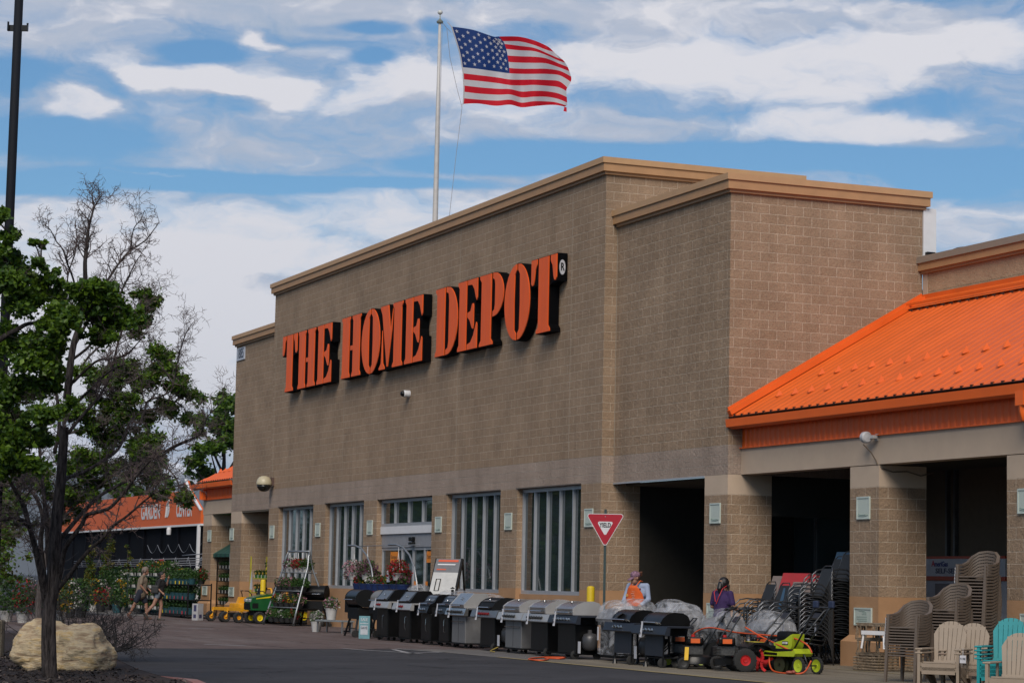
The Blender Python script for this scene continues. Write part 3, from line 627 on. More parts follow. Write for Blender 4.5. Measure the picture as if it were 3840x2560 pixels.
GL={'T':([[(.22,0),(.76,0),(.76,.035),(.69,.085),(.69,1),(.30,1),(.30,.085),(.22,.035)],
      [(0,1),(.23,1),(.23,.93),(.16,.86),(.12,.72),(.09,.665),(.04,.655),(0,.69)],
      [(1,1),(.77,1),(.77,.93),(.84,.86),(.88,.72),(.91,.665),(.96,.655),(1,.69)]],
      [(.2,-.01),(.78,-.01),(.78,.04),(.71,.09),(.71,.6),(.86,.64),(1.01,.64),(1.01,1.01),(-.01,1.01),(-.01,.64),(.28,.64),(.28,.09),(.2,.04)]),
 'H':([serif_stem(.04,.40,.04,0),[(1,0),(.55,0),(.55,.035),(.60,.085),(.60,.44),(.47,.44),(.47,.515),(.60,.515),(.60,.915),(.55,.965),(.55,1),(1,1),(1,.965),(.95,.915),(.95,.085),(1,.035)]],
      [(-.01,-.01),(1.01,-.01),(1.01,.04),(.965,.09),(.965,.91),(1.01,.96),(1.01,1.01),(-.01,1.01),(-.01,.96),(.025,.91),(.025,.09),(-.01,.04)]),
 'E':(Eg,[(-.01,-.01),(1.01,-.01),(1.01,.38),(.9,.38),(.86,.5),(.9,.67),(1.01,.68),(1.01,1.01),(-.01,1.01),(-.01,.96),(.055,.91),(.055,.09),(-.01,.04)]),
 'O':([ [(.47,1.02),(.47,.94)]+[(.40,.88),(.385,.5),(.40,.12),(.47,.07),(.47,-.02)]+arc(.5,.5,.5,.525,-93,-267,16)[1:-1],
        [(.53,-.02),(.53,.07),(.60,.12),(.615,.5),(.60,.88),(.53,.94),(.53,1.02)]+arc(.5,.5,.5,.525,87,-87,16)[1:-1]],
      arc(.5,.5,.51,.535,0,345,23)),
 'D':([[(0,0),(.42,0),(.42,1),(0,1),(0,.96),(.06,.91),(.06,.09),(0,.04)],
       [(.48,0)]+arc(.52,.5,.48,.5,-90,90,14)+[(.48,1),(.48,.925),(.58,.90),(.61,.8),(.61,.2),(.58,.10),(.48,.075)]],
      [(-.01,-.01)]+arc(.52,.5,.49,.51,-90,90,14)+[(-.01,1.01),(-.01,.96),(.045,.91),(.045,.09),(-.01,.04)]),
 'P':([[(0,0),(.56,0),(.56,.035),(.48,.085),(.48,1),(0,1),(0,.96),(.07,.91),(.07,.085),(0,.035)],
       [(.55,.385)]+arc(.60,.695,.40,.305,-85,90,12)+[(.55,1),(.55,.925),(.62,.90),(.645,.83),(.645,.55),(.62,.48),(.55,.46)]],
      [(-.01,-.01),(.57,-.01),(.57,.04),(.495,.09),(.495,.375)]+arc(.60,.695,.41,.315,-90,90,12)+[(-.01,1.01),(-.01,.96),(.055,.91),(.055,.09),(-.01,.04)]),
 'M':([[(0,0),(.24,0),(.24,.03),(.165,.10),(.12,.62),(.085,.10),(0,.03)],
       [(.04,1),(.37,1),(.47,.58),(.565,.93),(.53,.60),(.38,.03),(.34,.03),(.11,.87),(.04,.955)],
       serif_stem(.62,.93,.05,0)],
      [(-.01,-.01),(1.01,-.01),(1.01,.04),(.955,.09),(.955,.91),(1.01,.96),(1.01,1.01),(.56,1.01),(.47,.64),(.375,1.01),(.02,1.01),(.02,.95),(.09,.87),(.09,.10),(-.01,.03)])}
sign=thing('wall_sign','row of big orange stencil letters on deep black boxes across the brown front wall','sign',(-14,0,7.4))
LET=[('T',-24.56,-22.98),('H',-22.81,-21.04),('E',-20.83,-19.41),('H',-18.40,-16.62),('O',-16.52,-14.89),('M',-14.92,-12.92),('E',-12.76,-11.36),('D',-10.32,-8.66),('E',-8.64,-7.26),('P',-7.08,-5.46),('O',-5.39,-3.76),('T',-3.68,-2.13)]
for ch,xa,xb in LET:
    faces,can=GL[ch]; z0,hh=7.41,1.815; w=xb-xa
    mb=MB(); mb.prism([(xa+14+x*w,z*hh+.01) for x,z in can],-.27,-.02)
    c=mb.build('letter_box',M_can,sign)
    mb=MB()
    for fpoly in faces: mb.prism([(xa+14+x*w,z*hh+.01) for x,z in fpoly],-.292,-.271)
    f=mb.build('letter_face',M_face,c); f['label']='orange acrylic face of the letter '+ch
c=[o for o in bpy.data.objects if o.name.startswith('letter_box')][-1]
mb=MB(); mb.lathe([(.0,.0),(.125,.0),(.125,.02),(0,.021)],(0,0,0),20,'x'); 
mb.xf(Matrix.Diagonal((1,1,1.45,1))); mb.xf(Matrix.Translation((-2.13+14+.016,-.16,1.50))); 
M_badge=mat('badge_white',(.50,.50,.54),.5)
mb.v=[(x,(y+.16)*.62-.155,z) for x,y,z in mb.v]
bd=mb.build('trademark_disc',M_badge,c)
text('R',.26,Matrix.Translation((-2.13+14+.039,-.155,1.50))@Matrix.Rotation(R(90),4,'Z')@Matrix.Rotation(R(90),4,'X'),M_can,bd,sx=.62,bold=.006)
# ------------------------------------------------------------ number plate
np_=thing('address_plate','pale street number plate at the far upper corner of the block wall','sign',(-31.6,.30,9.3))
mb=MB(); mb.box(-.52,.50,-.03,-.002,-.22,.22); mb.build('plate',mat('plate_pale',(.55,.58,.66),.5),np_)
text('1885',.50,Matrix.Translation((-.02,-.034,0))@Matrix.Rotation(R(90),4,'X'),mat('ink_navy',(.01,.015,.04),.5),np_,'number',sx=.82,bold=.006)
# ------------------------------------------------------------ pale panels on piers
M_emb=mat('panel_emboss',(.36,.46,.40),.5)
def panel(x,y,z,w,h,label,swirl=True,grp='pale green panels on the block piers'):
    t=thing('wall_panel',label,'panel',(x,y,z),0,grp)
    mb=MB(); mb.box(-w/2,w/2,-.022,-.002,0,h); mb.build('board',M_plaque,t)
    mb=MB(); 
    for a in ((-w/2,w/2,-.034,-.0225,h-.03,h),(-w/2,w/2,-.034,-.0225,0,.02),(-w/2,-w/2+.02,-.034,-.0225,.02,h-.03),(w/2-.02,w/2,-.034,-.0225,.02,h-.03)): mb.box(*a)
    mb.build('frame',mat('panel_rim',(.53,.60,.56),.5),t)
    if swirl:
        mb=MB(); mb.tube([(.36*w*math.cos(R(a)),-.028,.085+.028*math.sin(R(a))) for a in range(150,390,15)],.006,5); mb.tube([(.26*w*math.cos(R(a))-.01,-.028,.10+.02*math.sin(R(a))) for a in range(170,350,20)],.005,5)
        mb.build('swirl_mark',M_emb,t)
    else:
        mb=MB(); 
        for k,(xx,zz,ww) in enumerate(((-.05,.8,.35),(.1,.72,.25),(.1,.62,.25),(-.05,.48,.6),(-.05,.36,.6),(.0,.25,.5),(-.2,.14,.3))): mb.box(xx*w-ww*w/2,xx*w+ww*w/2,-.027,-.0225,zz*h,zz*h+.012)
        mb.build('printed_lines',M_emb,t)
PX=[(-35.95,.61,'on the outermost pillar at the far garden end'),(-31.8,.305,'on the pillar with the striped green awning beside it'),(-26.05,0,'on the pier under the domed wall lamp'),(-21.09,0,'on the pier right of the farthest tall window'),(-16.12,0,'on the pier left of the entrance'),(-10.45,0,'on the pier right of the entrance'),(-5.5,0,'on the pier between the two nearest tall windows'),(-.62,0,'half hidden behind the triangular road sign'),(5.10,.305,'on the first pillar of the near canopy'),(10.53,.61,'on the middle pillar of the near canopy'),(15.75,.61,'on the pillar cut by the right edge of the photo')]
for x,y,l in PX: panel(x+(-.25 if x<-30 else 0),y-.003,2.73,.46,.42,'pale green upright panel '+l)
panel(10.54,.605,.76,.62,.33,'pale green square panel low on the ochre base of the middle pillar',False)
panel(15.9,.605,.72,.62,.36,'pale green square panel low on the ochre base of the rightmost pillar',False)
panel(5.1,.30,.76,.62,.33,'pale green square panel low on the ochre base of the first near pillar',False)
panel(-32.0+.15,.30,.76,.62,.33,'pale green square panel low on the pillar behind the yellow mowers',False)
panel(-36.6,.605,.76,.62,.33,'pale green square panel low on the far garden pillar',False)
# ------------------------------------------------------------ lamps and cameras
t=thing('wall_lamp','domed cream and black security lamp on the far end of the front wall','lamp',(-26.1,0,4.47))
mb=MB(); mb.lathe([(0,.30),(.08,.295),(.16,.26),(.22,.19),(.25,.10),(.255,.03),(.25,0)],(0,-.33,0),20); mb.build('dome',mat('lamp_cream',(.50,.44,.30),.4),t,True)
mb=MB(); mb.lathe([(.235,0),(.22,-.08),(.16,-.17),(.08,-.21),(0,-.22)],(0,-.33,0),20); mb.build('lens',mat('lamp_black',(.01,.01,.01),.15),t,True)
mb=MB(); mb.box(-.06,.06,-.10,0,-.02,.26); mb.build('bracket',mat('bracket_brown',(.10,.06,.05),.6),t)
t=thing('security_camera','small white and black dome camera under the big letters','camera',(-13.05,0,6.62))
mb=MB(); mb.lathe([(.10,0),(.10,-.16),(.085,-.18),(0,-.18)],(0,0,0),16,'y'); mb.build('housing',M_white,t,SM)
mb=MB(); mb.ell((0,-.19,0),(.085,.085,.085)); mb.build('lens',M_black,t,True)
t=thing('wireless_antenna','white round antenna bracketed to the beige canopy beam','antenna',(10.95,.61,4.23)); t.scale=(.72,.72,.72)
mb=MB(); mb.lathe([(.0,-.02),(.10,-.015),(.15,0),(.15,.12),(.12,.15),(0,.16)],(-.12,-.28,.0),18,'x'); mb.build('dish',mat('dish_white',(.48,.48,.50),.5),t,SM)
mb=MB(); mb.obox((.0,-.28,0),(.0,-.02,.0),.04,.04); mb.box(-.02,.10,-.03,0,-.08,.10); mb.box(.02,.2,-.22,-.10,-.03,.05); mb.build('bracket',mat('bracket_pale',(.5,.5,.5),.5),t)
o=MB().tube([(10.93,.34,4.10),(10.95,.50,3.95),(10.97,.592,3.80),(11.0,.60,3.74),(11.07,.66,3.66),(11.07,.9,3.60),(11.07,1.2,3.62),(11.07,1.5,3.55),(11.07,1.75,3.62)],.012,6).build('antenna_cable',mat('cable_brown',(.14,.10,.07),.7)); tag(o,'thin brown cable looping from the antenna across the middle pillar','cable')
# ------------------------------------------------------------ flagpole and flag
PXY=(-20.6,3.42)
t=thing('flagpole','tall white tapered flagpole behind the parapet','flagpole',(*PXY,9.9))
mb=MB(); mb.tube([(0,0,0),(0,0,3),(0,0,6.2),(0,0,9.35)],[.095,.085,.065,.045],14); mb.build('pole',mat('pole_white',(.52,.51,.50),.45,var=.08),t,True)
mb=MB(); mb.lathe([(.0,9.30),(.10,9.31),(.11,9.36),(.05,9.42),(.02,9.46),(.015,9.60),(0,9.60)],n=16); mb.build('truck',mat('truck_metal',(.30,.32,.28),.4,.5),t,SM)
mb=MB(); mb.ell((0,0,9.66),(.085,.085,.075)); mb.build('finial',mat('finial_white',(.6,.62,.6),.3),t,True)
M_rope=mat('halyard',(.30,.30,.33),.8)
mb=MB(); mb.tube([(.03,.08,9.32),(.10,.20,9.15),(.18,.33,9.0)],.008,4); mb.tube([(.10,.20,9.15),(.11,.33,8.2),(.16,.58,7.2),(.2,.75,6.6),(.15,.6,5.0),(.1,.3,1.5)],.008,4); mb.tube([(.06,.06,9.32),(.09,.05,5),(.1,.06,.5)],.006,4)
mb.build('halyard',M_rope,t)
FL=[[[-19.885,3.552,18.957],[-19.877,3.624,18.765],[-19.87,3.691,18.585],[-19.864,3.753,18.405],[-19.859,3.815,18.225],[-19.859,3.864,18.044],[-19.861,3.909,17.863],[-19.866,3.946,17.683],[-19.873,3.983,17.485],[-19.886,4.003,17.296],[-19.898,4.028,17.103],[-19.915,4.039,16.91],[-19.938,4.041,16.692],[-19.959,4.037,16.522]],[[-19.729,4.211,18.893],[-19.701,4.243,18.709],[-19.67,4.281,18.508],[-19.637,4.319,18.319],[-19.607,4.351,18.131],[-19.582,4.379,17.956],[-19.562,4.407,17.794],[-19.552,4.434,17.609],[-19.571,4.419,17.406],[-19.585,4.429,17.237],[-19.611,4.445,17.029],[-19.643,4.462,16.839],[-19.692,4.46,16.638],[-19.739,4.455,16.535]],[[-19.522,4.815,18.702],[-19.552,4.868,18.609],[-19.577,4.92,18.496],[-19.597,4.971,18.356],[-19.608,5.019,18.19],[-19.619,5.04,18.021],[-19.622,5.059,17.825],[-19.619,5.076,17.59],[-19.611,5.064,17.414],[-19.593,5.061,17.224],[-19.565,5.067,17.041],[-19.54,5.062,16.843],[-19.521,5.046,16.64],[-19.525,4.973,16.473]],[[-19.502,5.029,18.716],[-19.462,5.175,18.554],[-19.451,5.198,18.5],[-19.43,5.259,18.328],[-19.414,5.305,18.111],[-19.398,5.335,17.903],[-19.382,5.354,17.701],[-19.361,5.37,17.54],[-19.358,5.357,17.328],[-19.345,5.37,17.133],[-19.327,5.378,17.032],[-19.323,5.394,16.835],[-19.33,5.387,16.675],[-19.34,5.395,16.517]],[[-19.034,5.51,18.665],[-19.079,5.571,18.525],[-19.138,5.612,18.393],[-19.199,5.652,18.286],[-19.266,5.698,18.093],[-19.328,5.741,17.907],[-19.384,5.782,17.716],[-19.43,5.804,17.579],[-19.469,5.824,17.389],[-19.493,5.838,17.214],[-19.506,5.848,17.014],[-19.504,5.851,16.82],[-19.488,5.848,16.651],[-19.46,5.84,16.496]],[[-19.02,6.033,18.6],[-19.03,6.053,18.435],[-19.036,6.058,18.363],[-19.044,6.063,18.273],[-19.061,6.074,18.079],[-19.078,6.086,17.886],[-19.095,6.097,17.692],[-19.108,6.106,17.547],[-19.13,6.106,17.353],[-19.143,6.115,17.195],[-19.16,6.126,17.001],[-19.178,6.138,16.803],[-19.188,6.145,16.682],[-19.203,6.155,16.517]],[[-18.644,6.3,18.382],[-18.646,6.304,18.242],[-18.652,6.335,18.135],[-18.679,6.348,18.088],[-18.734,6.347,18.005],[-18.8,6.378,17.848],[-18.866,6.437,17.682],[-18.945,6.473,17.553],[-19.031,6.514,17.363],[-19.112,6.552,17.196],[-19.186,6.587,17.04],[-19.25,6.618,16.869],[-19.299,6.642,16.731],[-19.328,6.657,16.626]],[[-18.833,6.546,18.343],[-18.828,6.606,18.279],[-18.805,6.76,18.05],[-18.81,6.803,17.994],[-18.822,6.837,17.901],[-18.839,6.874,17.759],[-18.858,6.884,17.677],[-18.876,6.908,17.534],[-18.914,6.889,17.341],[-18.943,6.878,17.16],[-18.962,6.891,16.954],[-18.975,6.9,16.771],[-18.997,6.859,16.66],[-19.004,6.837,16.585]],[[-18.866,6.609,18.287],[-18.821,6.657,18.229],[-18.7,6.955,17.975],[-18.676,6.972,17.923],[-18.634,7.077,17.759],[-18.625,7.107,17.642],[-18.611,7.187,17.462],[-18.628,7.203,17.311],[-18.719,7.074,17.092],[-18.748,7.067,17.043],[-18.781,7.112,16.818],[-18.817,7.148,16.643],[-18.858,7.151,16.551],[-18.915,7.092,16.544]]]
def flag():
    rows=14; cols=len(FL); S=7
    def cr(p0,p1,p2,p3,t): return .5*((2*p1)+(-p0+p2)*t+(2*p0-5*p1+4*p2-p3)*t*t+(-p0+3*p1-3*p2+p3)*t**3)
    g=[]  # columns of stripe boundaries, resampled
    C=[[Vector(p) for p in c] for c in FL]
    for i in range(cols-1):
        for s in range(S):
            t=s/S; g.append([cr(C[max(i-1,0)][k],C[i][k],C[i+1][k],C[min(i+2,cols-1)][k],t) for k in range(rows)])
    g.append(C[-1]); canton_end=3*S
    org=Vector(FL[0][13]); 
    tt=thing('national_flag','red and white striped flag with a starry blue corner flying from the pole','flag',tuple(org))
    mb=MB(); n=len(g)
    vs=[(p-org) for col in g for p in col]
    fs=[];ms=[]
    for i in range(n-1):
        for k in range(rows-1):
            fs.append((i*rows+k,(i+1)*rows+k,(i+1)*rows+k+1,i*rows+k+1)); ms.append(2 if (i<canton_end and k<7) else (0 if k%2==0 else 1))
    mb.add(vs,fs); mb.m=ms
    def fm(nm,c):
        m,nt,b=_nt(nm); N=nt.nodes;L=nt.links
        nn=N.new('ShaderNodeTexNoise'); nn.inputs['Scale'].default_value=5; tc=N.new('ShaderNodeTexCoord'); L.new(tc.outputs['Object'],nn.inputs[0])
        mx=N.new('ShaderNodeMix'); mx.data_type='RGBA'; L.new(nn.outputs[0],mx.inputs[0]); mx.inputs[6].default_value=(*[x*.85 for x in c],1); mx.inputs[7].default_value=(*c,1)
        L.new(mx.outputs[2],b.inputs['Base Color']); b.inputs['Roughness'].default_value=.75
        t=N.new('ShaderNodeBsdfTranslucent'); L.new(mx.outputs[2],t.inputs[0]); ms_=N.new('ShaderNodeMixShader'); ms_.inputs[0].default_value=.5; L.new(b.outputs[0],ms_.inputs[1]); L.new(t.outputs[0],ms_.inputs[2]); L.new(ms_.outputs[0],[x for x in N if x.type=='OUTPUT_MATERIAL'][0].inputs[0]); return m
    red,wh,bl=fm('flag_red',(.72,.004,.022)),fm('flag_white',(.72,.69,.70)),fm('flag_blue',(.004,.040,.19))
    cl=mb.build('cloth',[red,wh,bl],tt,True,fix=False); cl.modifiers.new('ss','SUBSURF').levels=1; cl.modifiers['ss'].render_levels=1
    # stars stitched on the canton
    nr=Vector((.92,-.38,-.1)); sm_=fm('flag_star',(.66,.66,.72))
    for r in range(9):
        for c in range(6 if r%2==0 else 5):
            u=(1+2*c+(r%2))/12; v=(r+1)/10
            def at(u,v):
                a=u*canton_end; i=min(int(a),canton_end-1); f=a-i; k=v*7; j=min(int(k),6); h=k-j
                return ((g[i][j]*(1-h)+g[i][j+1]*h)*(1-f)+(g[i+1][j]*(1-h)+g[i+1][j+1]*h)*f)-org
            p=at(u,v); du=(at(min(u+.03,1),v)-p).normalized(); dv=(p-at(u,min(v+.04,1))).normalized()
            nrm=du.cross(dv).normalized(); nrm=nrm if nrm.dot(nr)>0 else -nrm
            mb=MB()
            for sgn in (.016,-.016):
                pts=[p+nrm*sgn]+[p+nrm*sgn+(du*math.sin(math.pi*k/5)*.9+dv*math.cos(math.pi*k/5))*(.072 if k%2==0 else .029) for k in range(10)]
                mb.add(pts,[(0,k+1,(k+1)%10+1) for k in range(10)])
            mb.build('star',sm_,cl,fix=False)
    mb=MB(); mb.tube([g[0][k]-org for k in range(rows)],.02,6); mb.tube([g[0][0]-org,g[0][0]-org+Vector((-.02,-.14,.14))],.012,5); mb.tube([g[0][13]-org,g[0][13]-org+Vector((-.02,-.06,-.08))],.012,5); mb.build('hoist_rope',wh,tt)
    mb=MB(); e=g[-1][13]-org; mb.add([e,e+Vector((.02,.07,-.03)),e+Vector((.03,.07,-.17)),e+Vector((.0,-.03,-.15))],[(0,1,2,3)]); mb.build('torn_corner',red,tt,fix=False)
flag()
# ------------------------------------------------------------ tall dark lot light pole at the left
t=thing('light_pole','tall dark lot light pole rising out of the left trees','light pole',(9.1,-15.2,0))
mb=MB(); mb.tube([(0,0,.6),(0,0,13.5)],[.088,.07],14); mb.build('pole',mat('pole_dark',(.007,.009,.014),.75,spec=.2),t,True)
mb=MB(); mb.lathe([(.22,0),(.22,.6),(.2,.62),(0,.62)],n=18); mb.build('footing',M_conc,t)
mb=MB(); mb.obox((-.07,-.16,10.62),(.07,.16,10.62),.05,.10); mb.obox((-.02,-.16,10.58),(-.02,-.16,10.72),.03,.03); mb.obox((.02,.16,10.58),(.02,.16,10.72),.03,.03); mb.build('bracket',M_black,t)
# ------------------------------------------------------------ yield sign
def yield_sign():
    t=thing('road_sign','red and white triangular yield sign on a dark green post','road sign',(4.85,-2.1,0),R(62))
    # local -Y faces the camera
    mb=MB(); mb.box(-.025,.025,-.0,.035,0,2.95); 
    mb.build('post',mat('post_green',(.035,.06,.06),.5,.3),t)
    def tri(w,top,y0,y1,r,name,m,par):
        h=w*.866; P=[(-w/2,top),(w/2,top),(0,top-h)]; poly=[]
        for i in range(3):
            a,b,c=Vector(P[i-1]),Vector(P[i]),Vector(P[(i+1)%3]); u=(a-b).normalized(); v=(c-b).normalized(); q=(u+v).normalized(); ce=b+q*(r/math.sin(math.acos(max(-1,min(1,u.dot(v))))/2))
            s=ce-b; pa=b+u*(s.dot(u)); pb=b+v*(s.dot(v))
            for k in range(5):
                tt=k/4; d=((pa-ce)*(1-tt)+(pb-ce)*tt).normalized()*r; poly.append(tuple(ce+d))
        mb=MB(); mb.prism(poly,y0,y1); return mb.build(name,m,par)
    pl=tri(.80,2.86,-.022,-.016,.045,'sign_plate',mat('sign_white',(.68,.68,.70),.4),t)
    tri(.762,2.849,-.0235,-.0222,.036,'red_border',mat('sign_red',(.40,.003,.018),.35,var=.05),pl)
    tri(.345,2.70,-.025,-.0237,.03,'white_field',mat('sign_white2',(.66,.66,.68),.4),pl)
    text('YIELD',.125,Matrix.Translation((0,-.027,2.625))@Matrix.Rotation(R(90),4,'X'),mat('sign_ink',(.01,.01,.012),.5),pl,sx=.72,bold=.004)
    mb=MB(); 
    for z in (2.80,2.24): mb.lathe([(0,-.030),(.009,-.029),(.009,-.024)],(0,0,z),8,'y')
    mb.each('bolt',M_galv,pl)
yield_sign()
def bollard(x,y,h,label):
    t=thing('bollard',label,'bollard',(x,y,0),0,'yellow bollards by the shop front')
    mb=MB(); mb.lathe([(.085,0),(.085,h-.05),(.078,h-.02),(.055,h),(0,h+.006)],n=18); mb.build('sleeve',M_yellow,t,SM)
    mb=MB(); mb.lathe([(.14,0),(.14,.03),(.1,.04),(.086,.04)],n=18); mb.build('footing',M_conc,t)
bollard(2.85,-1.5,1.38,'yellow bollard by the red triangular road sign')
bollard(-24.4,-.75,1.37,'yellow bollard standing behind the green ride-on mower')

# ------------------------------------------------------------ barbecue grills
M_tag=mat('paper_tag',(.58,.58,.62),.7,var=.05)
M_gpanel=mat('lid_grey',(.20,.21,.22),.35,.6,var=.06)
M_silver=mat('silver_paint',(.50,.49,.48),.35,.45,var=.06,scale=4)
M_silver2=mat('cabinet_grey',(.22,.22,.225),.45,.45,var=.08)
M_navy=mat('cabinet_navy',(.012,.016,.026),.5,var=.15)
M_knobk=mat('knob_black',(.02,.02,.02),.3)
M_knobr=mat('knob_red',(.17,.006,.008),.3)
LIDS={'trap':[(-.28,0),(-.29,.07),(-.06,.31),(.22,.31),(.27,.22),(.27,0)],
 'wedge':[(-.27,0),(-.27,.03),(-.10,.25),(.02,.27),(.22,.27),(.28,.20),(.28,0)],
 'curve':[(-.28,0),(-.27,.03),(-.17,.08),(-.12,.17),(-.06,.23),(.05,.25),(.2,.24),(.26,.19),(.28,.08),(.28,0)],
 'round':[(-.30,0),(-.31,.05),(-.24,.15),(-.13,.22),(.0,.25),(.15,.24),(.25,.19),(.29,.10),(.29,0)],
 'box':[(-.29,0),(-.30,.11),(-.20,.19),(-.06,.245),(.12,.255),(.24,.22),(.29,.14),(.29,0)],
 'dome':[(-.27,0),(-.29,.04),(-.24,.12),(-.15,.19),(-.02,.22),(.14,.21),(.23,.16),(.27,.08),(.27,0)]}
def grill(x,y,label,lid='wedge',lm=None,front=None,end=None,pm=None,nk=4,km=None,cm=None,door='one',base='caster',W=.62,LW=None,PW=None,sh=True,zc=.72,rz=0.0,name='gas_grill',tagon=True,emblem=True,tank=False):
    t=thing(name,label,'grill',(x,y,0),rz,'grills lined up along the pavement')
    LW=LW or W; PW=PW or W+.5; cm=cm or M_black; pm=pm or M_black; lm=lm or M_black; km=km or M_chrome
    zl=zc+.135; pf=LIDS[lid]
    mb=MB(); mb.prism([(a,b+zl) for a,b in pf],-LW/2+.02,LW/2-.02,'yz')
    L_=mb.build('lid',lm,t,SM)
    em=end or lm
    mb=MB()
    for s in (-1,1):
        q=[(a*1.03,b*1.03+zl-.004) for a,b in pf]; mb.prism(q,s*(LW/2-.018),s*(LW/2+.018),'yz')
    mb.each('lid_end',em,L_,SM)
    if front:
        # insert plate laid on the sloping front
        a,b=pf[1],pf[2]
        if lid in('curve','round','box'): a,b=pf[2],pf[4]
        n=Vector((a[1]-b[1],b[0]-a[0])).normalized(); n=n if n.x<0 else -n; 
        mb=MB(); d=.012
        A=(a[0]+n.x*d,a[1]+n.y*d+zl+.01); B_=(b[0]+n.x*d,b[1]+n.y*d+zl-.01)
        mb.prism([(A[0],A[1]),(B_[0],B_[1]),(B_[0]-n.x*.01,B_[1]-n.y*.01),(A[0]-n.x*.01,A[1]-n.y*.01)],-LW/2+.07,LW/2-.07,'yz'); mb.build('lid_plate',front,L_)
    mid=pf[2]; 
    if emblem:
        a,b=pf[2],pf[3]
        if lid in('trap','wedge'): a,b=pf[1],pf[2]
        cx,cz=(a[0]+b[0])/2,(a[1]+b[1])/2+zl; n=Vector((0,-(b[1]-a[1]),(b[0]-a[0]))).normalized()
        mb=MB(); mb.lathe([(0,0),(.034,0),(.034,.012),(.026,.014),(.024,.010),(0,.010)],n=14); mb.xf(Matrix.Translation((0,cx,cz))@n.to_track_quat('Z','Y').to_matrix().to_4x4()@Matrix.Translation((0,0,.013))); mb.build('thermometer',M_chrome,L_)
    hz=zl+.045; hy=pf[1][0]-.055
    mb=MB(); mb.cyl((-LW*.42,hy,hz),(LW*.42,hy,hz),.012,n=8)
    for s in (-1,1): mb.cyl((s*LW*.38,hy,hz),(s*LW*.38,pf[1][0]+.03,hz),.010,n=6)
    mb.build('handle',M_chrome,L_)
    # firebox under lid and control panel
    mb=MB(); mb.prism([(-.27,zc+.13),(.27,zc+.13),(.22,zc-.05),(-.22,zc-.05)],-LW/2,LW/2,'yz'); mb.build('firebox',M_blackm,t)
    mb=MB(); mb.prism([(-.36,zc-.02),(-.34,zc-.04),(-.26,zc-.04),(-.25,zc+.12),(-.31,zc+.12)],-PW/2,PW/2,'yz'); p=mb.build('control_panel',pm,t)
    for i in range(nk):
        kx=(i-(nk-1)/2)*min(.13,(PW*.75)/max(nk,1))
        mb=MB(); mb.lathe([(0,-.05),(.022,-.045),(.027,0),(.037,.004),(.037,.010),(0,.012)],(kx,-.345,zc+.045),10,'y'); mb.build('knob',km,p,SM)
    if sh:
        for s in (-1,1):
            mb=MB(); mb.bevbox(min(s*LW/2,s*PW/2),max(s*LW/2,s*PW/2),-.27,.20,zc+.09,zc+.125,.008); mb.build('side_shelf',pm if pm!=M_black else M_blackm,t)
    # cabinet
    if base!='cart':
        mb=MB(); mb.bevbox(-W/2,W/2,-.25,.23,.11,zc-.045,.012); c=mb.build('cabinet',cm,t)
        if door=='two':
            mb=MB(); mb.box(-.004,.004,-.2535,-.249,.14,zc-.07); mb.build('door_gap',M_blackm,c)
            for s in (-1,1):
                mb=MB(); mb.cyl((s*.03,-.285,zc-.16),(s*(W/2-.03),-.285,zc-.16),.008,n=6); mb.cyl((s*.05,-.285,zc-.16),(s*.05,-.245,zc-.16),.007,n=6); mb.cyl((s*(W/2-.05),-.285,zc-.16),(s*(W/2-.05),-.245,zc-.16),.007,n=6); mb.build('door_handle',M_chrome,c)
        elif door=='one':
            mb=MB(); mb.tube([(W*.12,-.25,.30),(W*.12,-.28,.33),(W*.12,-.285,.45),(W*.12,-.28,.57),(W*.12,-.25,.60)],.008,6); mb.build('door_handle',M_chrome,c)
            mb=MB(); mb.box(-W/2+.02,W/2-.02,-.256,-.251,.14,zc-.07); mb.build('door',cm,c)
        mb=MB(); mb.box(-W/2-.03,W/2+.03,-.27,.25,.085,.11); mb.build('bottom_shelf',M_blackm,t)
    else:
        mb=MB(); mb.box(-W/2,W/2,-.24,-.215,.20,zc-.05); c=mb.build('front_shield',cm,t)
        for sx,sy in ((-1,-1),(1,-1),(-1,1),(1,1)):
            mb=MB(); mb.obox((sx*W*.48,sy*.21,zc),(sx*W*.48,sy*.23,.05),.03,.03); mb.build('leg',M_blackm,t)
        mb=MB(); mb.box(-W/2,W/2,-.22,.22,.16,.175); mb.build('bottom_shelf',M_blackm,t)
        for sx,sy in ((-1,-1),(-1,1)):
            mb=MB(); mb.lathe([(.0,.0),(.055,0),(.035,.05),(.015,.1),(0,.1)],(sx*W*.48,sy*.23,0),8); mb.build('foot',M_black,t)
    if base=='caster':
        for sx,sy in ((-1,-1),(1,-1),(-1,1),(1,1)):
            px,py=sx*W*.42,sy*.19-.01
            mb=MB(); mb.lathe([(.0,-.012),(.038,-.012),(.04,0),(.038,.012),(0,.012)],(px,py,.04),12,'x'); mb.cyl((px,py,.05),(px,py,.09),.012,n=6); mb.build('caster',M_rubber,t)
    else:
        for sy in (-1,1):
            mb=MB(); mb.lathe([(.0,-.022),(.07,-.022),(.085,-.012),(.085,.012),(.07,.022),(0,.022)],(W*.46,sy*.23,.085),16,'x'); mb.build('wheel',M_rubber,t,SM)
    if tank:
        mb=MB(); mb.lathe([(0,.17),(.10,.18),(.15,.24),(.155,.40),(.12,.48),(.04,.50),(.04,.56),(0,.56)],(W*.62,.02,0),14); mb.build('gas_bottle',mat('bottle_grey',(.07,.07,.075),.4,.3),t,True)
        mb=MB(); mb.box(W*.55,W*.68,-.20,-.19,.12,.34); mb.build('paper_tag',M_tag,t)
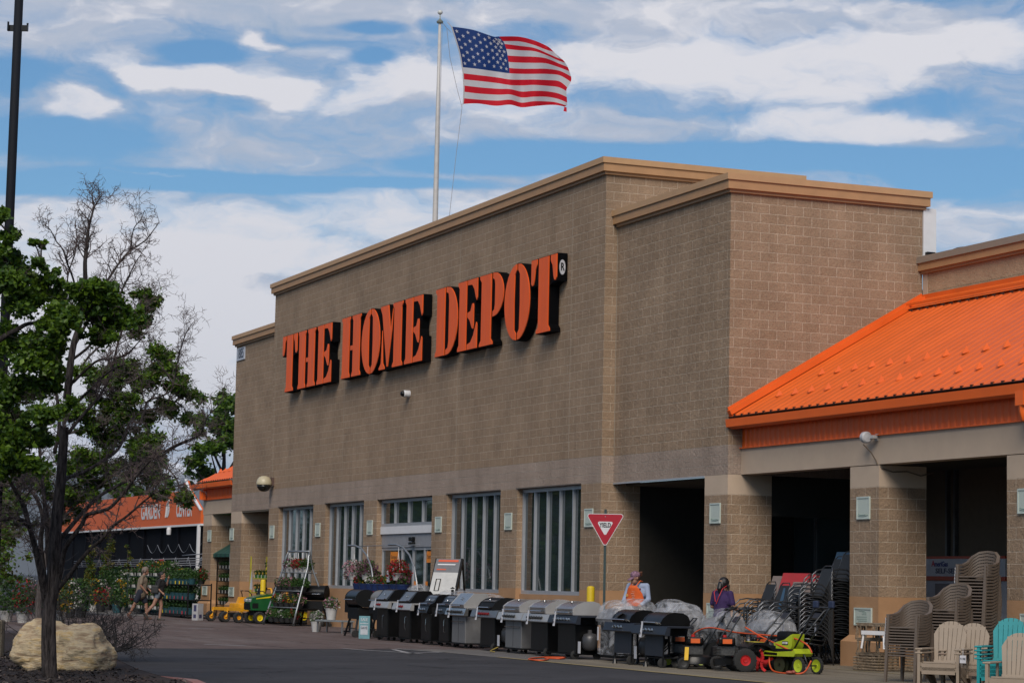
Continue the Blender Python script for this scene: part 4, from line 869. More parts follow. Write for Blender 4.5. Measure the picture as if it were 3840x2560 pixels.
    if tagon:
        r=random.Random(int(x*100)); tx=-LW*.32
        mb=MB(); mb.grid([[(tx-.03+.01*math.sin(k),hy-.016-.008*k,hz+.01-.055*k),(tx+.035,hy-.014-.006*k,hz+.01-.055*k)] for k in range(6)]); pt=mb.build('price_tag',M_tag,t,fix=False)
        mb=MB(); mb.box(tx-.018,tx+.02,hy-.062,hy-.058,hz-.20,hz-.17); mb.build('tag_print',mat('tag_ink',(.04,.04,.05)),pt)
    return t
GY=lambda x:-3.5-(x+9)*.0345+.27
grill(-4.42,GY(-4.4),'black gas grill with grey lid plate beside the teal price board','wedge',M_black,M_gpanel,None,M_silver,2,M_knobr,W=.80,zc=.80)
grill(-2.68,GY(-2.7),'black gas grill with grey lid plate, silver shelves and red knobs','wedge',M_black,M_gpanel,None,M_silver,2,M_knobr,W=.76,zc=.78)
grill(-1.12,GY(-1.1),'small black gas grill with scooped lid, left one of the narrow pair','curve',M_black,M_gpanel,None,M_black,3,M_chrome,W=.62,PW=.66,sh=False,zc=.74)
grill(.14,GY(.1),'small black gas grill with scooped lid, right one of the narrow pair','curve',M_black,M_gpanel,None,M_black,2,M_chrome,W=.60,PW=.64,sh=False,zc=.74)
grill(1.12,GY(1.1),'large stainless gas grill with angular lid and grey double doors','trap',M_steel,None,M_silver,M_steel,7,M_knobk,M_silver2,'two',W=.80,PW=1.15,zc=.73)
grill(2.95,GY(2.9),'black gas grill with rounded black lid, grey control panel and red knobs','round',M_blackm,M_gpanel,M_blackm,M_gpanel,5,M_knobr,M_black,'none','wheel',W=.80,PW=1.45,zc=.72,tank=True)
grill(4.50,GY(4.5),'stainless lid gas grill with silver panel and grey double door cabinet','box',M_steel,None,M_silver,M_silver,5,M_knobk,M_silver2,'two',W=.84,PW=1.3,zc=.70)
grill(5.95,GY(5.9),'stainless lid gas grill with silver panel and black cabinet','box',M_steel,None,M_silver,M_silver,6,M_knobk,M_black,'none','wheel',W=.82,PW=1.3,zc=.70)
grill(7.40,GY(7.4),'stainless lid gas grill with black panel and black cabinet','box',M_steel,None,M_silver,M_navy,6,M_chrome,M_black,'none','wheel',W=.80,PW=1.35,zc=.70,tank=True)
grill(10.12,GY(10.1),'black domed cart grill with white instruction sheet on its lid','dome',M_black,None,None,M_navy,3,M_chrome,M_navy,'none','cart',W=.72,PW=1.25,zc=.62,tagon=False,emblem=False,tank=True)
g=grill(11.50,GY(11.5),'black domed cart grill, nearest the tillers','dome',M_black,None,None,M_navy,3,M_chrome,M_navy,'none','cart',W=.70,PW=1.35,zc=.60,emblem=False)
mb=MB(); mb.add([(9.9,-4.2,.80),(10.08,-4.24,.86),(10.18,-4.13,.93),(10.0,-4.08,.90)],[(0,1,2,3)]); o=mb.build('instruction_sheet',M_tag,fix=False); tag(o,'white paper sheet lying on the lid of the left domed cart grill','paper')
# pellet smokers
def smoker(x,y,rz,label,bm,scale=1,chimney=False):
    t=thing('pellet_smoker',label,'grill',(x,y,0),rz,'barrel smokers near the entrance'); t.scale=(scale,)*3
    P=[(.27*math.cos(R(a)),.95+.23*math.sin(R(a))*(1 if a<180 else .9)) for a in range(0,360,20)]
    mb=MB(); mb.prism(P,-.42,.42,'yz'); b=mb.build('barrel',bm,t,SM)
    mb=MB(); mb.prism([(a*1.03,(c-.95)*1.03+.95) for a,c in P],-.435,-.42,'yz'); mb.prism([(a*1.03,(c-.95)*1.03+.95) for a,c in P],.42,.435,'yz'); mb.each('barrel_end',M_blackm,b,SM)
    mb=MB(); mb.cyl((-.34,-.33,.93),(.34,-.33,.93),.011,n=8); mb.cyl((-.3,-.33,.93),(-.3,-.25,.93),.01,n=6); mb.cyl((.3,-.33,.93),(.3,-.25,.93),.01,n=6); mb.build('handle',M_chrome,b)
    mb=MB(); mb.box(-.40,.38,-.20,.20,.45,.73); mb.build('belly',M_blackm,t)
    mb=MB(); mb.bevbox(-.66,-.44,-.2,.2,.60,1.0,.01); mb.build('pellet_hopper',M_blackm,t)
    for sx,sy in ((-1,-1),(-1,1),(1,-1),(1,1)):
        mb=MB(); mb.obox((sx*.30,sy*.16,.50),(sx*.42,sy*.26,0.02 if sx<0 else .1),.05,.03); mb.build('leg',M_black,t)
    mb=MB(); mb.obox((-.36,-.21,.22),(.36,-.21,.22),.04,.02); mb.obox((-.36,.21,.22),(.36,.21,.22),.04,.02); mb.each('brace',M_black,t)
    for sy in (-1,1):
        mb=MB(); mb.lathe([(.0,-.025),(.08,-.025),(.09,-.012),(.09,.012),(.08,.025),(0,.025)],(.43,sy*.27,.09),14,'x'); mb.build('wheel',M_rubber,t,SM)
    if chimney:
        mb=MB(); mb.cyl((.46,.05,1.0),(.46,.05,1.30),.035,n=10); mb.lathe([(.07,1.32),(.0,1.37)],(.46,.05,0),12); mb.build('chimney',M_blackm,t)
    return t
smoker(-19.75,-.55,R(55),'black barrel smoker standing beside the rolling flower rack',M_black,1.05)
smoker(-7.35,-3.2,R(0),'black barrel smoker at the left end of the grill row',M_black)
smoker(-6.0,-3.0,R(0),'grey lidded barrel smoker tucked behind the teal price board',mat('smoker_taupe',(.23,.215,.195),.4,.3))
smoker(-3.2,-2.55,R(0),'black smoker with a chimney behind the grill row',M_black,.95,True)
# grills still in clear wrap, second row
M_wrap,ntw,bw=_nt('clear_wrap')
def _wrap():
    N=ntw.nodes;L=ntw.links
    g=N.new('ShaderNodeNewGeometry'); n=N.new('ShaderNodeTexNoise'); n.inputs['Scale'].default_value=3.2; n.inputs['Detail'].default_value=4; n.inputs['Roughness'].default_value=.55; n.inputs['Distortion'].default_value=1.8; L.new(g.outputs['Position'],n.inputs[0])
    mr=N.new('ShaderNodeMapRange'); L.new(n.outputs[0],mr.inputs[0]); mr.inputs[1].default_value=.38; mr.inputs[2].default_value=.66; mr.inputs[3].default_value=.08; mr.inputs[4].default_value=.48; L.new(mr.outputs[0],bw.inputs['Alpha'])
    bp=N.new('ShaderNodeBump'); bp.inputs['Strength'].default_value=.6; bp.inputs['Distance'].default_value=.07; L.new(n.outputs[0],bp.inputs['Height']); L.new(bp.outputs[0],bw.inputs['Normal'])
    bw.inputs['Base Color'].default_value=(.50,.51,.54,1); bw.inputs['Roughness'].default_value=.13
_wrap()
import mathutils
def wrapped(x,y,label,w=.95,h=1.15,d=.62,long=True,seed=0,rz=0):
    t=thing('wrapped_grill',label,'grill',(x,y,0),rz,'plastic wrapped grills of the second row')
    mb=MB(); mb.prism([(a,b+h-.40) for a,b in LIDS['round']],-w*.36,w*.36,'yz'); mb.build('lid',mat('inner_grey',(.25,.25,.26),.4,.3),t,SM)
    mb=MB(); mb.bevbox(-w*.33,w*.33,-.22,.22,.06,h-.42,.01); mb.build('cabinet',M_blackm,t)
    mb=MB(); mb.bevbox(-w*.48,w*.48,-.27,.2,h-.47,h-.40,.01); mb.build('side_shelf',M_blackm,t)
    # draped film: rings from the crown down, pinched at shelf height
    bm=bmesh.new(); n=56; rings=[]; prof=[(0.02,h+.0),(.30,h-.0),(.62,h-.04),(.84,h-.14),(.93,h-.26),(.99,h-.36),(1.0,h-.46),(.90,h-.58),(.84,h-.72),(.86,h-.9),(.92,.12 if long else h-.7)]
    bot=.10 if long else h*.42
    vs=[]
    for i,(r,z) in enumerate(prof):
        z=max(z,bot); row=[]
        for k in range(n):
            a=2*math.pi*k/n; c,s=math.cos(a),math.sin(a)
            q=(abs(c)**4+abs(s)**4)**(-.25)
            X=w/2*r*c*q; Y=d/2*r*s*q
            nn=mathutils.noise.noise(Vector((X*3+seed*7.1,Y*3,z*2.4)))*.09+mathutils.noise.noise(Vector((X*7+seed,Y*7,z*5)))*.03+mathutils.noise.noise(Vector((math.cos(a)*4,math.sin(a)*4+seed,z*.8)))*.08*(1 if i>3 else .3)
            row.append((X*(1+nn),Y*(1+nn),z+nn*.45*(1 if i<4 else .3)))
        row.append(row[0]); vs.append(row)
    mb=MB(); mb.grid(vs); o=mb.build('plastic_wrap',M_wrap,t,True,fix=False)
    s=o.modifiers.new('s','SUBSURF'); s.levels=1; s.render_levels=1
    mb=MB(); mb.box(-w*.2,-w*.2+.05,-d/2-.03,-d/2-.02,h-.75,h-.5); mb.build('paper_tag',M_tag,t)
    return t
for k,(x,y,l,w,h) in enumerate([(8.45,-3.45,'plastic wrapped grill just right of the nearest stainless lid',.95,1.13),(7.8,-2.75,'plastic wrapped grill in front of the worker in the orange apron',1.0,1.17),(8.9,-2.6,'plastic wrapped grill behind the left domed cart grill',1.0,1.16),(10.05,-2.9,'plastic wrapped grill behind the right domed cart grill',1.0,1.12),(10.95,-2.55,'plastic wrapped grill below the worker in purple',1.0,1.03),(12.1,-2.2,'plastic wrapped grill at the right end beside the sling chairs',1.1,1.02),(-5.9,-2.2,'plastic wrapped grill with a peaked bag beside the entrance flowers',.8,1.34),(-3.9,-2.1,'plastic wrapped grill behind the two grey-plated grills',1.1,1.2),(-2.4,-2.4,'plastic wrapped grill right of the smoker chimney',1.0,1.22),(.55,-2.85,'plastic wrapped grill with pale lid behind the stainless angular grill',.9,1.16),(4.0,-2.7,'plastic wrapped grill behind the stainless lids',1.0,1.10)]):
    wrapped(x,y,l,w,h,seed=k,long=x>6)
# ------------------------------------------------------------ price boards
t=thing('price_board','small teal and white price board standing on the pavement by the grills','sign',(-5.75,-3.62,0),R(35))
mb=MB(); mb.prism([(-.02,0),(.0,0),(.0,.55),(-.02,.55)],-.16,.16,'yz'); mb.build('board',mat('teal_board',(.18,.36,.40),.5,var=.25,scale=9),t)
mb=MB(); mb.box(-.11,.11,-.026,-.021,.10,.32); mb.box(-.12,.12,-.026,-.021,.36,.38); mb.build('white_field',mat('board_white',(.55,.58,.62)),t)
text('SAVE',.09,face_front(0,-.028,.26),mat('ink_navy',(.01,.015,.04)),t); text('SALE',.10,face_front(0,-.026,.46),M_white,t)
t=thing('display_board','tall white leaning display board with grey and orange header behind the grills','sign',(-4.9,-1.9,0),R(48))
mb=MB(); mb.prism([(-.30,.9),(-.27,.9),(.12,1.62),(.09,1.64)],-.33,.33,'yz'); mb.build('white_panel',mat('marble_board',(.52,.52,.51),.5,var=.12,scale=5),t)
mb=MB(); mb.prism([(.09,1.64),(.12,1.62),(.30,1.95),(.27,1.97)],-.33,.33,'yz'); h_=mb.build('header',mat('header_dark',(.15,.155,.17),.5),t)
mb=MB(); mb.prism([(.222,1.90),(.232,1.893),(.258,1.94),(.248,1.948)],-.26,.26,'yz'); mb.prism([(.115,1.70),(.125,1.693),(.14,1.72),(.13,1.728)],-.26,-.02,'yz'); mb.build('orange_lettering',mat('print_orange',(.65,.09,.03)),h_)
mb=MB(); mb.prism([(.18,1.822),(.19,1.815),(.203,1.84),(.193,1.847)],-.26,.2,'yz'); mb.build('white_lettering',M_white,h_)
mb=MB(); mb.tube([(-.21,-.155,1.20),(-.10,-.155,1.20),(-.10,-.005,1.48),(-.21,-.005,1.48)],.012,5,True); mb.build('door_outline',M_black,t)
mb=MB(); mb.obox((-.34,-.25,.9),(-.34,.30,1.97),.03,.06); mb.obox((.34,-.25,.9),(.34,.30,1.97),.05,.08); mb.obox((.34,.3,1.95),(.34,.55,.9),.04,.04); mb.obox((-.3,-.1,0),(-.3,-.2,1.0),.04,.04); mb.obox((.3,-.1,0),(.3,-.2,1.0),.04,.04); mb.obox((0,.55,0),(0,.5,1.0),.04,.04); mb.build('stand',M_black,t)
# ------------------------------------------------------------ cords
M_cord=mat('cord_orange',(.62,.085,.015),.55)
def cord(label,pts,m=M_cord,r=.014):
    C=[Vector(p) for p in pts]; P=[]
    for i in range(len(C)-1):
        a,b,c,d=C[max(i-1,0)],C[i],C[i+1],C[min(i+2,len(C)-1)]
        for k in range(5):
            t=k/5; P.append(.5*((2*b)+(c-a)*t+(2*a-5*b+4*c-d)*t*t+(-a+3*b-3*c+d)*t**3))
    P.append(C[-1]); o=MB().tube(P,r,6).build('extension_cord',m,None,True); tag(o,label,'cord')
cord('orange cord looped on the pavement in front of the stainless grills',[(7.3,-4.0,.02),(7.2,-4.35,.02),(7.6,-4.75,.02),(8.2,-5.15,.02),(8.75,-5.3,.02),(8.9,-5.15,.02),(8.2,-4.75,.02),(7.7,-4.6,.02),(8.0,-4.45,.02),(7.6,-4.15,.02)])
cord('orange cord strung loosely between the tiller handles',[(11.0,-3.25,.35),(11.1,-3.2,.58),(11.5,-3.1,.70),(12.3,-3.0,.64),(13.2,-2.9,.62),(13.9,-2.8,.60),(14.25,-2.7,.50),(14.35,-2.65,.36)])
cord('orange cord drooping from the tiller handle to the lime cultivator',[(12.75,-3.05,.74),(13.1,-2.95,.60),(13.6,-2.9,.48),(13.9,-2.85,.40),(14.1,-2.8,.34)])
cord('orange cord looped under the lime cultivator deck',[(13.45,-2.95,.30),(13.5,-2.98,.14),(13.75,-3.02,.03),(14.3,-3.0,.02),(14.45,-2.85,.05),(14.5,-2.75,.24)])
cord('yellow gas hose lying beside the gas bottle',[(3.6,-3.9,.10),(3.7,-4.1,.03),(3.95,-4.2,.02),(4.2,-4.22,.02)],mat('hose_yellow',(.35,.26,.06)),.012)

# ------------------------------------------------------------ mowers, tillers, tractors
M_eng=mat('engine_metal',(.09,.09,.09),.5,.5,var=.4,scale=30)
M_red=mat('tiller_red',(.50,.012,.012),.4)
M_lime=mat('lime_plastic',(.42,.52,.02),.45)
M_org=mat('sticker_orange',(.75,.13,.02),.5)
M_deere=mat('tractor_green',(.010,.105,.030),.3,coat=.4)
M_dyel=mat('tractor_yellow',(.78,.60,.01),.4)
M_cub=mat('mower_amber',(.78,.36,.015),.4)
M_tube=mat('handle_tube',(.030,.034,.040),.4,.3)
def wheel(par,x,y,r,w,hub,hubr=.55,name='wheel',spokes=0,axis='x'):
    f=(lambda p:p)
    mb=MB(); mb.lathe([(r*hubr,-w*.4),(r*.85,-w*.5),(r*.97,-w*.38),(r,-w*.15),(r,w*.15),(r*.97,w*.38),(r*.85,w*.5),(r*hubr,w*.4)],(x,y,r),20,axis,False)
    if axis=='x':
        for k in range(16):
            a=2*math.pi*k/16; c,s=math.cos(a),math.sin(a); mb.obox((x-w*.4,y+c*r*.99,r+s*r*.99),(x+w*.4,y+c*r*.99,r+s*r*.99),.018,.012,(0,c,s))
    o=mb.build(name,M_rubber,par,SM)
    mb=MB(); mb.lathe([(0,-w*.30),(r*.18,-w*.34),(r*.2,-w*.2),(r*hubr*.8,-w*.22),(r*hubr+.002,-w*.42),(r*hubr+.002,w*.42),(r*hubr*.8,w*.22),(r*.2,w*.2),(r*.18,w*.34),(0,w*.30)],(x,y,r),18,axis); mb.build('rim',hub,o,SM)
    return o
def engine(par,c,s=1,top=M_black,sticker=None):
    x,y,z=c
    mb=MB(); mb.bevbox(x-.13*s,x+.13*s,y-.14*s,y+.14*s,z,z+.18*s,.02)
    for k in range(6): mb.box(x-.15*s,x+.15*s,y-.20*s,y-.12*s,z+.02*s+k*.026*s,z+.032*s+k*.026*s)
    e=mb.build('engine',M_eng,par)
    mb=MB(); mb.lathe([(.15*s,z+.18*s),(.17*s,z+.20*s),(.17*s,z+.26*s),(.12*s,z+.30*s),(0,z+.31*s)],(x,y,0),16); mb.build('recoil_cover',top,e,SM)
    mb=MB(); mb.bevbox(x+.04*s,x+.22*s,y-.18*s,y+.12*s,z+.20*s,z+.33*s,.03); mb.build('fuel_tank',M_black,e)
    mb=MB(); mb.cyl((x+.1*s,y-.05*s,z+.32*s),(x+.1*s,y-.05*s,z+.37*s),.035*s,n=10); mb.build('fuel_cap',M_red if top==M_black else M_black,e)
    if sticker:
        mb=MB(); mb.box(x+.221*s,x+.226*s,y-.12*s,y+.05*s,z+.22*s,z+.30*s); mb.build('sticker',sticker,e)
    return e
def handlebar(par,base,top,w,grip=M_black,cross=.6):
    (bx,by,bz),(tx,ty,tz)=base,top
    mb=MB()
    for s in (-1,1): mb.tube([(s*w*.45,by,bz),(s*w*.48,by+(ty-by)*.5,bz+(tz-bz)*.52),(s*w*.5,by+(ty-by)*.86,bz+(tz-bz)*.93),(s*w*.5,ty,tz)],.014,7)
    f=cross; mb.obox((-w*.48,by+(ty-by)*f,bz+(tz-bz)*f),(w*.48,by+(ty-by)*f,bz+(tz-bz)*f),.015,.015)
    mb.tube([(-w*.5,ty,tz),(-w*.5,ty+.02,tz+.02),(w*.5,ty+.02,tz+.02),(w*.5,ty,tz)],.014,7)
    h=mb.build('handlebar',M_tube,par,True)
    for s in (-1,1):
        mb=MB(); mb.cyl((s*w*.5,ty-.02,tz-.01),(s*w*.5,ty+.14,tz+.05),.021,n=8); mb.build('grip',M_blackm,h)
    mb=MB(); mb.obox((-w*.3,by+(ty-by)*.8,bz+(tz-bz)*.80),(w*.3,by+(ty-by)*.8,bz+(tz-bz)*.80),.035,.11,(0,.6,.8)); mb.build('console',M_black,h)
    return h
def tiller(x,y,rz,label,hub,tine,hood,big=True,lime=False):
    t=thing('tiller',label,'tiller',(x,y,0),rz,'garden machines parked beside the grills')
    r=.20 if big else .15
    for s in (-1,1): wheel(t,s*.30,-.05,r,.10,hub,.44)
    engine(t,(0,-.30,.26),.95,M_black,M_org)
    mb=MB(); P=[(-.02,.30),(.0,.42),(.12,.50),(.32,.50),(.50,.40),(.52,.22),(.48,.22),(.46,.37),(.30,.46),(.12,.46),(.04,.40),(.02,.30)]; mb.prism(P,-.30,.30,'yz'); hd=mb.build('tine_hood',hood,t,SM)
    mb=MB(); mb.box(-.26,-.05,.10,.30,.502,.506); mb.box(.0,.24,.12,.30,.502,.506); mb.build('warning_label',mat('label_yellow',(.6,.5,.05),.5),hd)
    for i,xx in enumerate((-.22,-.08,.08,.22)):
        mb=MB()
        for k in range(4):
            a=k*math.pi/2+i*.4; q=[]
            for j in range(5):
                rr=.03+.15*j/4; aa=a+j*.16; q.append((xx+(.05 if j==4 else 0)*(1 if i%2 else -1),.27+rr*math.cos(aa),.20+rr*math.sin(aa)))
            for j in range(4): mb.obox(q[j],q[j+1],.045,.012,(1,0,0))
        mb.cyl((xx-.02,.27,.20),(xx+.02,.27,.20),.03,n=8); mb.build('tine',tine,t)
    handlebar(t,(0,.25,.42),(0,.86,1.08),.50)
    mb=MB(); mb.box(.10,.17,.66,.663,.62,.82); mb.build('price_tag',M_tag,t)
    mb=MB(); mb.obox((0,-.5,.15),(0,.3,.25),.12,.12); mb.build('gearbox',M_black,t)
    return t
def mower(x,y,rz,label,deck,hub,top,tagc=None,sc=1):
    t=thing('lawn_mower',label,'lawn mower',(x,y,0),rz,'garden machines parked beside the grills'); t.scale=(sc,)*3
    mb=MB(); mb.lathe([(0,.24),(.18,.24),(.24,.21),(.27,.15),(.28,.09),(.265,.09)],(0,0,0),24); mb.v=[(a*.95,b*1.25,c) for a,b,c in mb.v]; mb.build('deck',deck,t,SM)
    for sx,sy,r in ((-1,-.28,.10),(1,-.28,.10),(-1,.30,.12),(1,.30,.12)): wheel(t,sx*.27,sy,r,.05,hub,.6)
    engine(t,(0,-.03,.24),.95,top,M_org)
    handlebar(t,(0,.28,.22),(0,.80,1.02),.52)
    mb=MB(); mb.prism([(.28,.12),(.62,.16),(.72,.36),(.60,.48),(.30,.38)],-.2,.2,'yz'); mb.build('grass_bag',M_blackm,t,SM)
    if tagc:
        mb=MB(); mb.obox((.27,-.22,.38),(.31,-.24,.16),.07,.005); mb.build('hang_tag',tagc,t)
    return t
RZ=R(200)
mower(11.15,-3.45,R(-20),'black lawn mower with an orange sticker at the left of the garden machines',M_black,M_lime,M_black,None)
mower(12.1,-3.65,R(-15),'black lawn mower with a yellow hang tag and red filler cap',M_black,mat('hub_dark',(.03,.03,.03)),M_black,mat('tag_yellow',(.75,.45,.02)))
tiller(13.15,-3.30,R(-12),'rear tine tiller with a red wheel hub and red blades',M_red,M_red,M_black)
tiller(12.75,-2.45,R(-10),'black tiller behind the red bladed one',mat('hub_dark',(.03,.03,.03)),M_black,M_black,False)
# broadcast spreader left of the mowers
t=thing('spreader','black push spreader with a hopper beside the nearest cart grill','spreader',(10.75,-3.75,0),R(-10),'garden machines parked beside the grills')
mb=MB(); mb.lathe([(.05,.25),(.10,.28),(.22,.46),(.23,.48),(.20,.48),(.08,.30)],(0,0,0),16); mb.build('hopper',M_blackm,t,SM)
for s in (-1,1): wheel(t,s*.20,0,.11,.05,M_black,.6)
mb=MB(); mb.tube([(-.08,.05,.2),(-.08,.5,.62),(-.12,.7,.85),(.12,.7,.85),(.08,.5,.62),(.08,.05,.2)],.012,6); mb.tube([(-.1,-.02,.11),(-.12,-.3,.04),(.12,-.3,.04),(.1,-.02,.11)],.01,6); mb.build('frame',M_tube,t,True)
# lime cultivator
t=thing('cultivator','lime green and black cordless cultivator with lime wheels and an angled handle','cultivator',(13.72,-2.75,0),R(-78),'garden machines parked beside the grills')
mb=MB(); mb.prism([(-.42,.28),(-.44,.30),(-.38,.37),(-.18,.35),(.32,.38),(.36,.42),(.40,.34),(.36,.29),(.10,.285)],-.19,.19,'yz'); dk=mb.build('deck',M_lime,t,SM)
mb=MB(); mb.prism([(-.20,.40),(-.22,.50),(.05,.56),(.20,.64),(.26,.66),(.24,.46),(.20,.40)],-.13,.13,'yz'); mb.build('motor_cover',M_lime,t,SM)
mb=MB(); mb.bevbox(-.12,.12,-.18,.14,.52,.70,.05); mb.bevbox(-.14,.14,-.34,-.16,.38,.46,.02); mb.prism([(-.30,.37),(-.24,.41),(.20,.41),(.28,.37)],-.15,.15,'yz'); mb.build('battery_cover',M_blackm,t,SM)
mb=MB(); mb.prism([(-.40,.305),(-.38,.345),(-.06,.338),(-.06,.30)],-.1955,-.192,'yz'); mb.prism([(-.40,.305),(-.38,.345),(-.06,.338),(-.06,.30)],.192,.1955,'yz'); b_=mb.each('side_label',M_black,dk)
mb=MB(); mb.bevbox(.131,.135,.0,.15,.475,.535,.001); mb.build('brand_plate',M_black,t)
text('RYOBI',.045,face_right(.137,.075,.505),mat('print_white',(.7,.7,.7)),t,'lettering',sx=1,bold=.002)
for s in (-1,1): wheel(t,s*.20,.50,.145,.05,M_lime,.72)
for i,xx in enumerate((-.12,-.04,.04,.12)):
    mb=MB()
    for k in range(6):
        a=k*math.pi/3+i*.3; mb.obox((xx,-.08,.14),(xx,-.08+.135*math.cos(a),.14+.135*math.sin(a)),.05,.01,(1,0,0))
    mb.lathe([(.11,-.004),(.135,-.004),(.135,.004),(.11,.004)],(xx,-.08,.14),18,'x'); mb.build('tine',mat('tine_dark',(.05,.06,.03),.5,.4),t)
mb=MB(); mb.tube([(-.12,.28,.40),(-.14,.55,.72),(-.16,.78,1.02),(-.17,.86,1.14)],.016,7); mb.tube([(.12,.28,.40),(.14,.55,.72),(.16,.78,1.02),(.17,.86,1.14)],.016,7); mb.tube([(-.15,.62,.83),(0,.66,.80),(.15,.62,.83)],.014,7); mb.tube([(0,.30,.38),(0,.42,.30),(0,.5,.145)],.015,6); mb.cyl((-.2,.5,.145),(.2,.5,.145),.012,n=8); h=mb.build('handlebar',M_tube,t,True)
for s in (-1,1):
    mb=MB(); mb.bevbox(s*.17-.03,s*.17+.03,.82,.94,1.10,1.22,.02); mb.build('grip',mat('grip_blue',(.02,.03,.07),.5),h)
mb=MB(); mb.ell((0,-.62,.04),(.08,.06,.03)); mb.ell((.06,-.58,.05),(.05,.04,.03)); o=mb.build('plug_bag',mat('bag_red',(.35,.08,.05),.5,var=.6,scale=20),None,True,loc=(14.35,-2.45,0)); tag(o,'crumpled red plastic bag on the pavement under the lime cultivator','bag')
# ride-on mowers far left
def ztr(x,y,rz,label):
    t=thing('riding_mower',label,'ride-on mower',(x,y,0),rz,'ride-on mowers by the garden pillars')
    mb=MB(); mb.obox((-.55,-.95,.42),(.55,-.95,.42),.07,.10); mb.obox((-.42,-.95,.42),(-.42,.3,.42),.08,.10); mb.obox((.42,-.95,.42),(.42,.3,.42),.08,.10); mb.bevbox(-.45,.45,-.45,.10,.36,.60,.03); mb.prism([(-.2,.58),(-.12,.80),(.1,.80),(.15,.58)],-.5,-.3,'yz'); mb.prism([(-.2,.58),(-.12,.80),(.1,.80),(.15,.58)],.3,.5,'yz'); mb.build('frame',M_cub,t,SM)
    for s in (-1,1):
        mb=MB(); mb.obox((s*.52,-.95,.46),(s*.52,-.95,.36),.10,.10); mb.obox((s*.52,-.95,.38),(s*.47,-1.02,.16),.05,.09); mb.build('caster_fork',M_cub,t)
        wheel(t,s*.52,-1.05,.17,.13,M_cub,.4)
        wheel(t,s*.50,.55,.28,.25,M_cub,.45)
    mb=MB(); mb.bevbox(-.62,.62,-.55,.25,.14,.30,.03); mb.build('mowing_deck',M_blackm,t)
    mb=MB(); mb.bevbox(-.24,.24,.02,.42,.60,.72,.04); mb.prism([(.34,.68),(.46,.70),(.58,1.12),(.50,1.14)],-.24,.24,'yz'); mb.build('seat',M_black,t,SM)
    for s in (-1,1):
        mb=MB(); mb.tube([(s*.38,0,.62),(s*.38,-.04,.9),(s*.30,-.12,1.0),(s*.06,-.14,1.0)],.016,7); mb.build('steering_lever',M_black,t,True)
    mb=MB(); mb.tube([(-.40,.62,.5),(-.40,.66,1.0),(-.34,.66,1.08),(.34,.66,1.08),(.40,.66,1.0),(.40,.62,.5)],.03,8); mb.build('roll_bar',M_cub,t,True)
    mb=MB(); mb.bevbox(-.3,.3,.45,.95,.5,.85,.04); mb.build('engine',M_blackm,t)
    return t
ztr(-25.25,-1.0,R(8),'amber zero-turn mower at the left end beside the white box')
ztr(-24.05,-.85,R(8),'amber zero-turn mower nearest the green tractor')
mb=MB(); mb.add([(-.12,0,0),(.16,0,0),(.05,0,.62)],[(0,1,2)]); mb.add([(-.12,.02,0),(.16,.02,0),(.05,.02,.62)],[(2,1,0)]); o=mb.build('pennant',mat('pennant_white',(.6,.62,.65),.7),fix=False,loc=(-24.95,-1.0,1.05)); tag(o,'white triangular paper pennant above the amber mowers','flag')
def tractor(x,y,rz):
    t=thing('lawn_tractor','green lawn tractor with yellow stripe and yellow wheel rims','lawn tractor',(x,y,0),rz)
    mb=MB()
    P=[(-1.02,.42),(-1.05,.60),(-.98,.80),(-.60,.90),(-.10,.96),(-.02,.94),(-.02,.40)]
    mb.prism(P,-.27,.27,'yz'); hd=mb.build('hood',M_deere,t,SM)
    mb=MB(); mb.prism([(-.86,.765),(-.1,.845),(-.04,.845),(-.04,.88),(-.3,.87),(-.86,.79)],-.276,-.2705,'yz'); mb.prism([(-.86,.765),(-.1,.845),(-.04,.845),(-.04,.88),(-.3,.87),(-.86,.79)],.2705,.276,'yz'); mb.each('yellow_stripe',M_dyel,hd)
    mb=MB(); mb.box(-.24,.24,-1.058,-1.03,.45,.64); 
    for s in (-1,1): mb.box(s*.271-.004,s*.271+.004,-.98,-.78,.48,.64)
    mb.build('grille',M_blackm,hd)
    for s in (-1,1):
        mb=MB(); mb.bevbox(s*.15-.09,s*.15+.09,-1.065,-.99,.67,.77,.02); mb.build('headlight',mat('headlight',(.45,.46,.48),.15,.3),hd)
    mb=MB(); mb.bevbox(-.30,.30,-.05,.45,.36,.42,.02); mb.prism([(.30,.40),(.32,.66),(.40,.74),(.98,.74),(1.08,.60),(1.05,.50),(.95,.62),(.45,.62),(.42,.40)],-.50,.50,'yz'); mb.build('fender',M_deere,t,SM)
    mb=MB(); mb.bevbox(-.25,.25,.42,.88,.74,.84,.05); mb.prism([(.80,.82),(.92,.84),(1.0,1.18),(.92,1.20)],-.24,.24,'yz'); mb.build('seat',M_black,t,SM)
    mb=MB(); mb.tube([(0,-.05,.9),(0,.12,1.06)],.02,8); mb.tube([(.17*math.cos(R(a)),.13+.05*math.sin(R(a)),1.07+.15*math.sin(R(a))) for a in range(0,360,20)],.014,6,True); mb.build('steering_wheel',M_black,t,True)
    mb=MB(); mb.bevbox(-.55,.55,-.45,.30,.12,.26,.04); mb.build('mowing_deck',M_deere,t)
    for s in (-1,1):
        wheel(t,s*.37,-.78,.19,.15,M_dyel,.52); wheel(t,s*.44,.66,.27,.24,M_dyel,.50)
    mb=MB(); mb.box(-.2,.2,-.9,.9,.26,.42); mb.build('chassis',M_blackm,t)
    return t
tractor(-22.75,-.72,R(6))
o=tractor(-23.65,-.45,R(6)); o['label']='second green lawn tractor mostly hidden behind the first one'
t=thing('carton','tall narrow white carton with printed sides at the end of the plant racks','box',(-26.75,-2.25,0),R(30))
mb=MB(); mb.bevbox(-.13,.13,-.13,.13,0,.55,.006); mb.build('carton_body',mat('carton_white',(.42,.42,.44),.7),t)
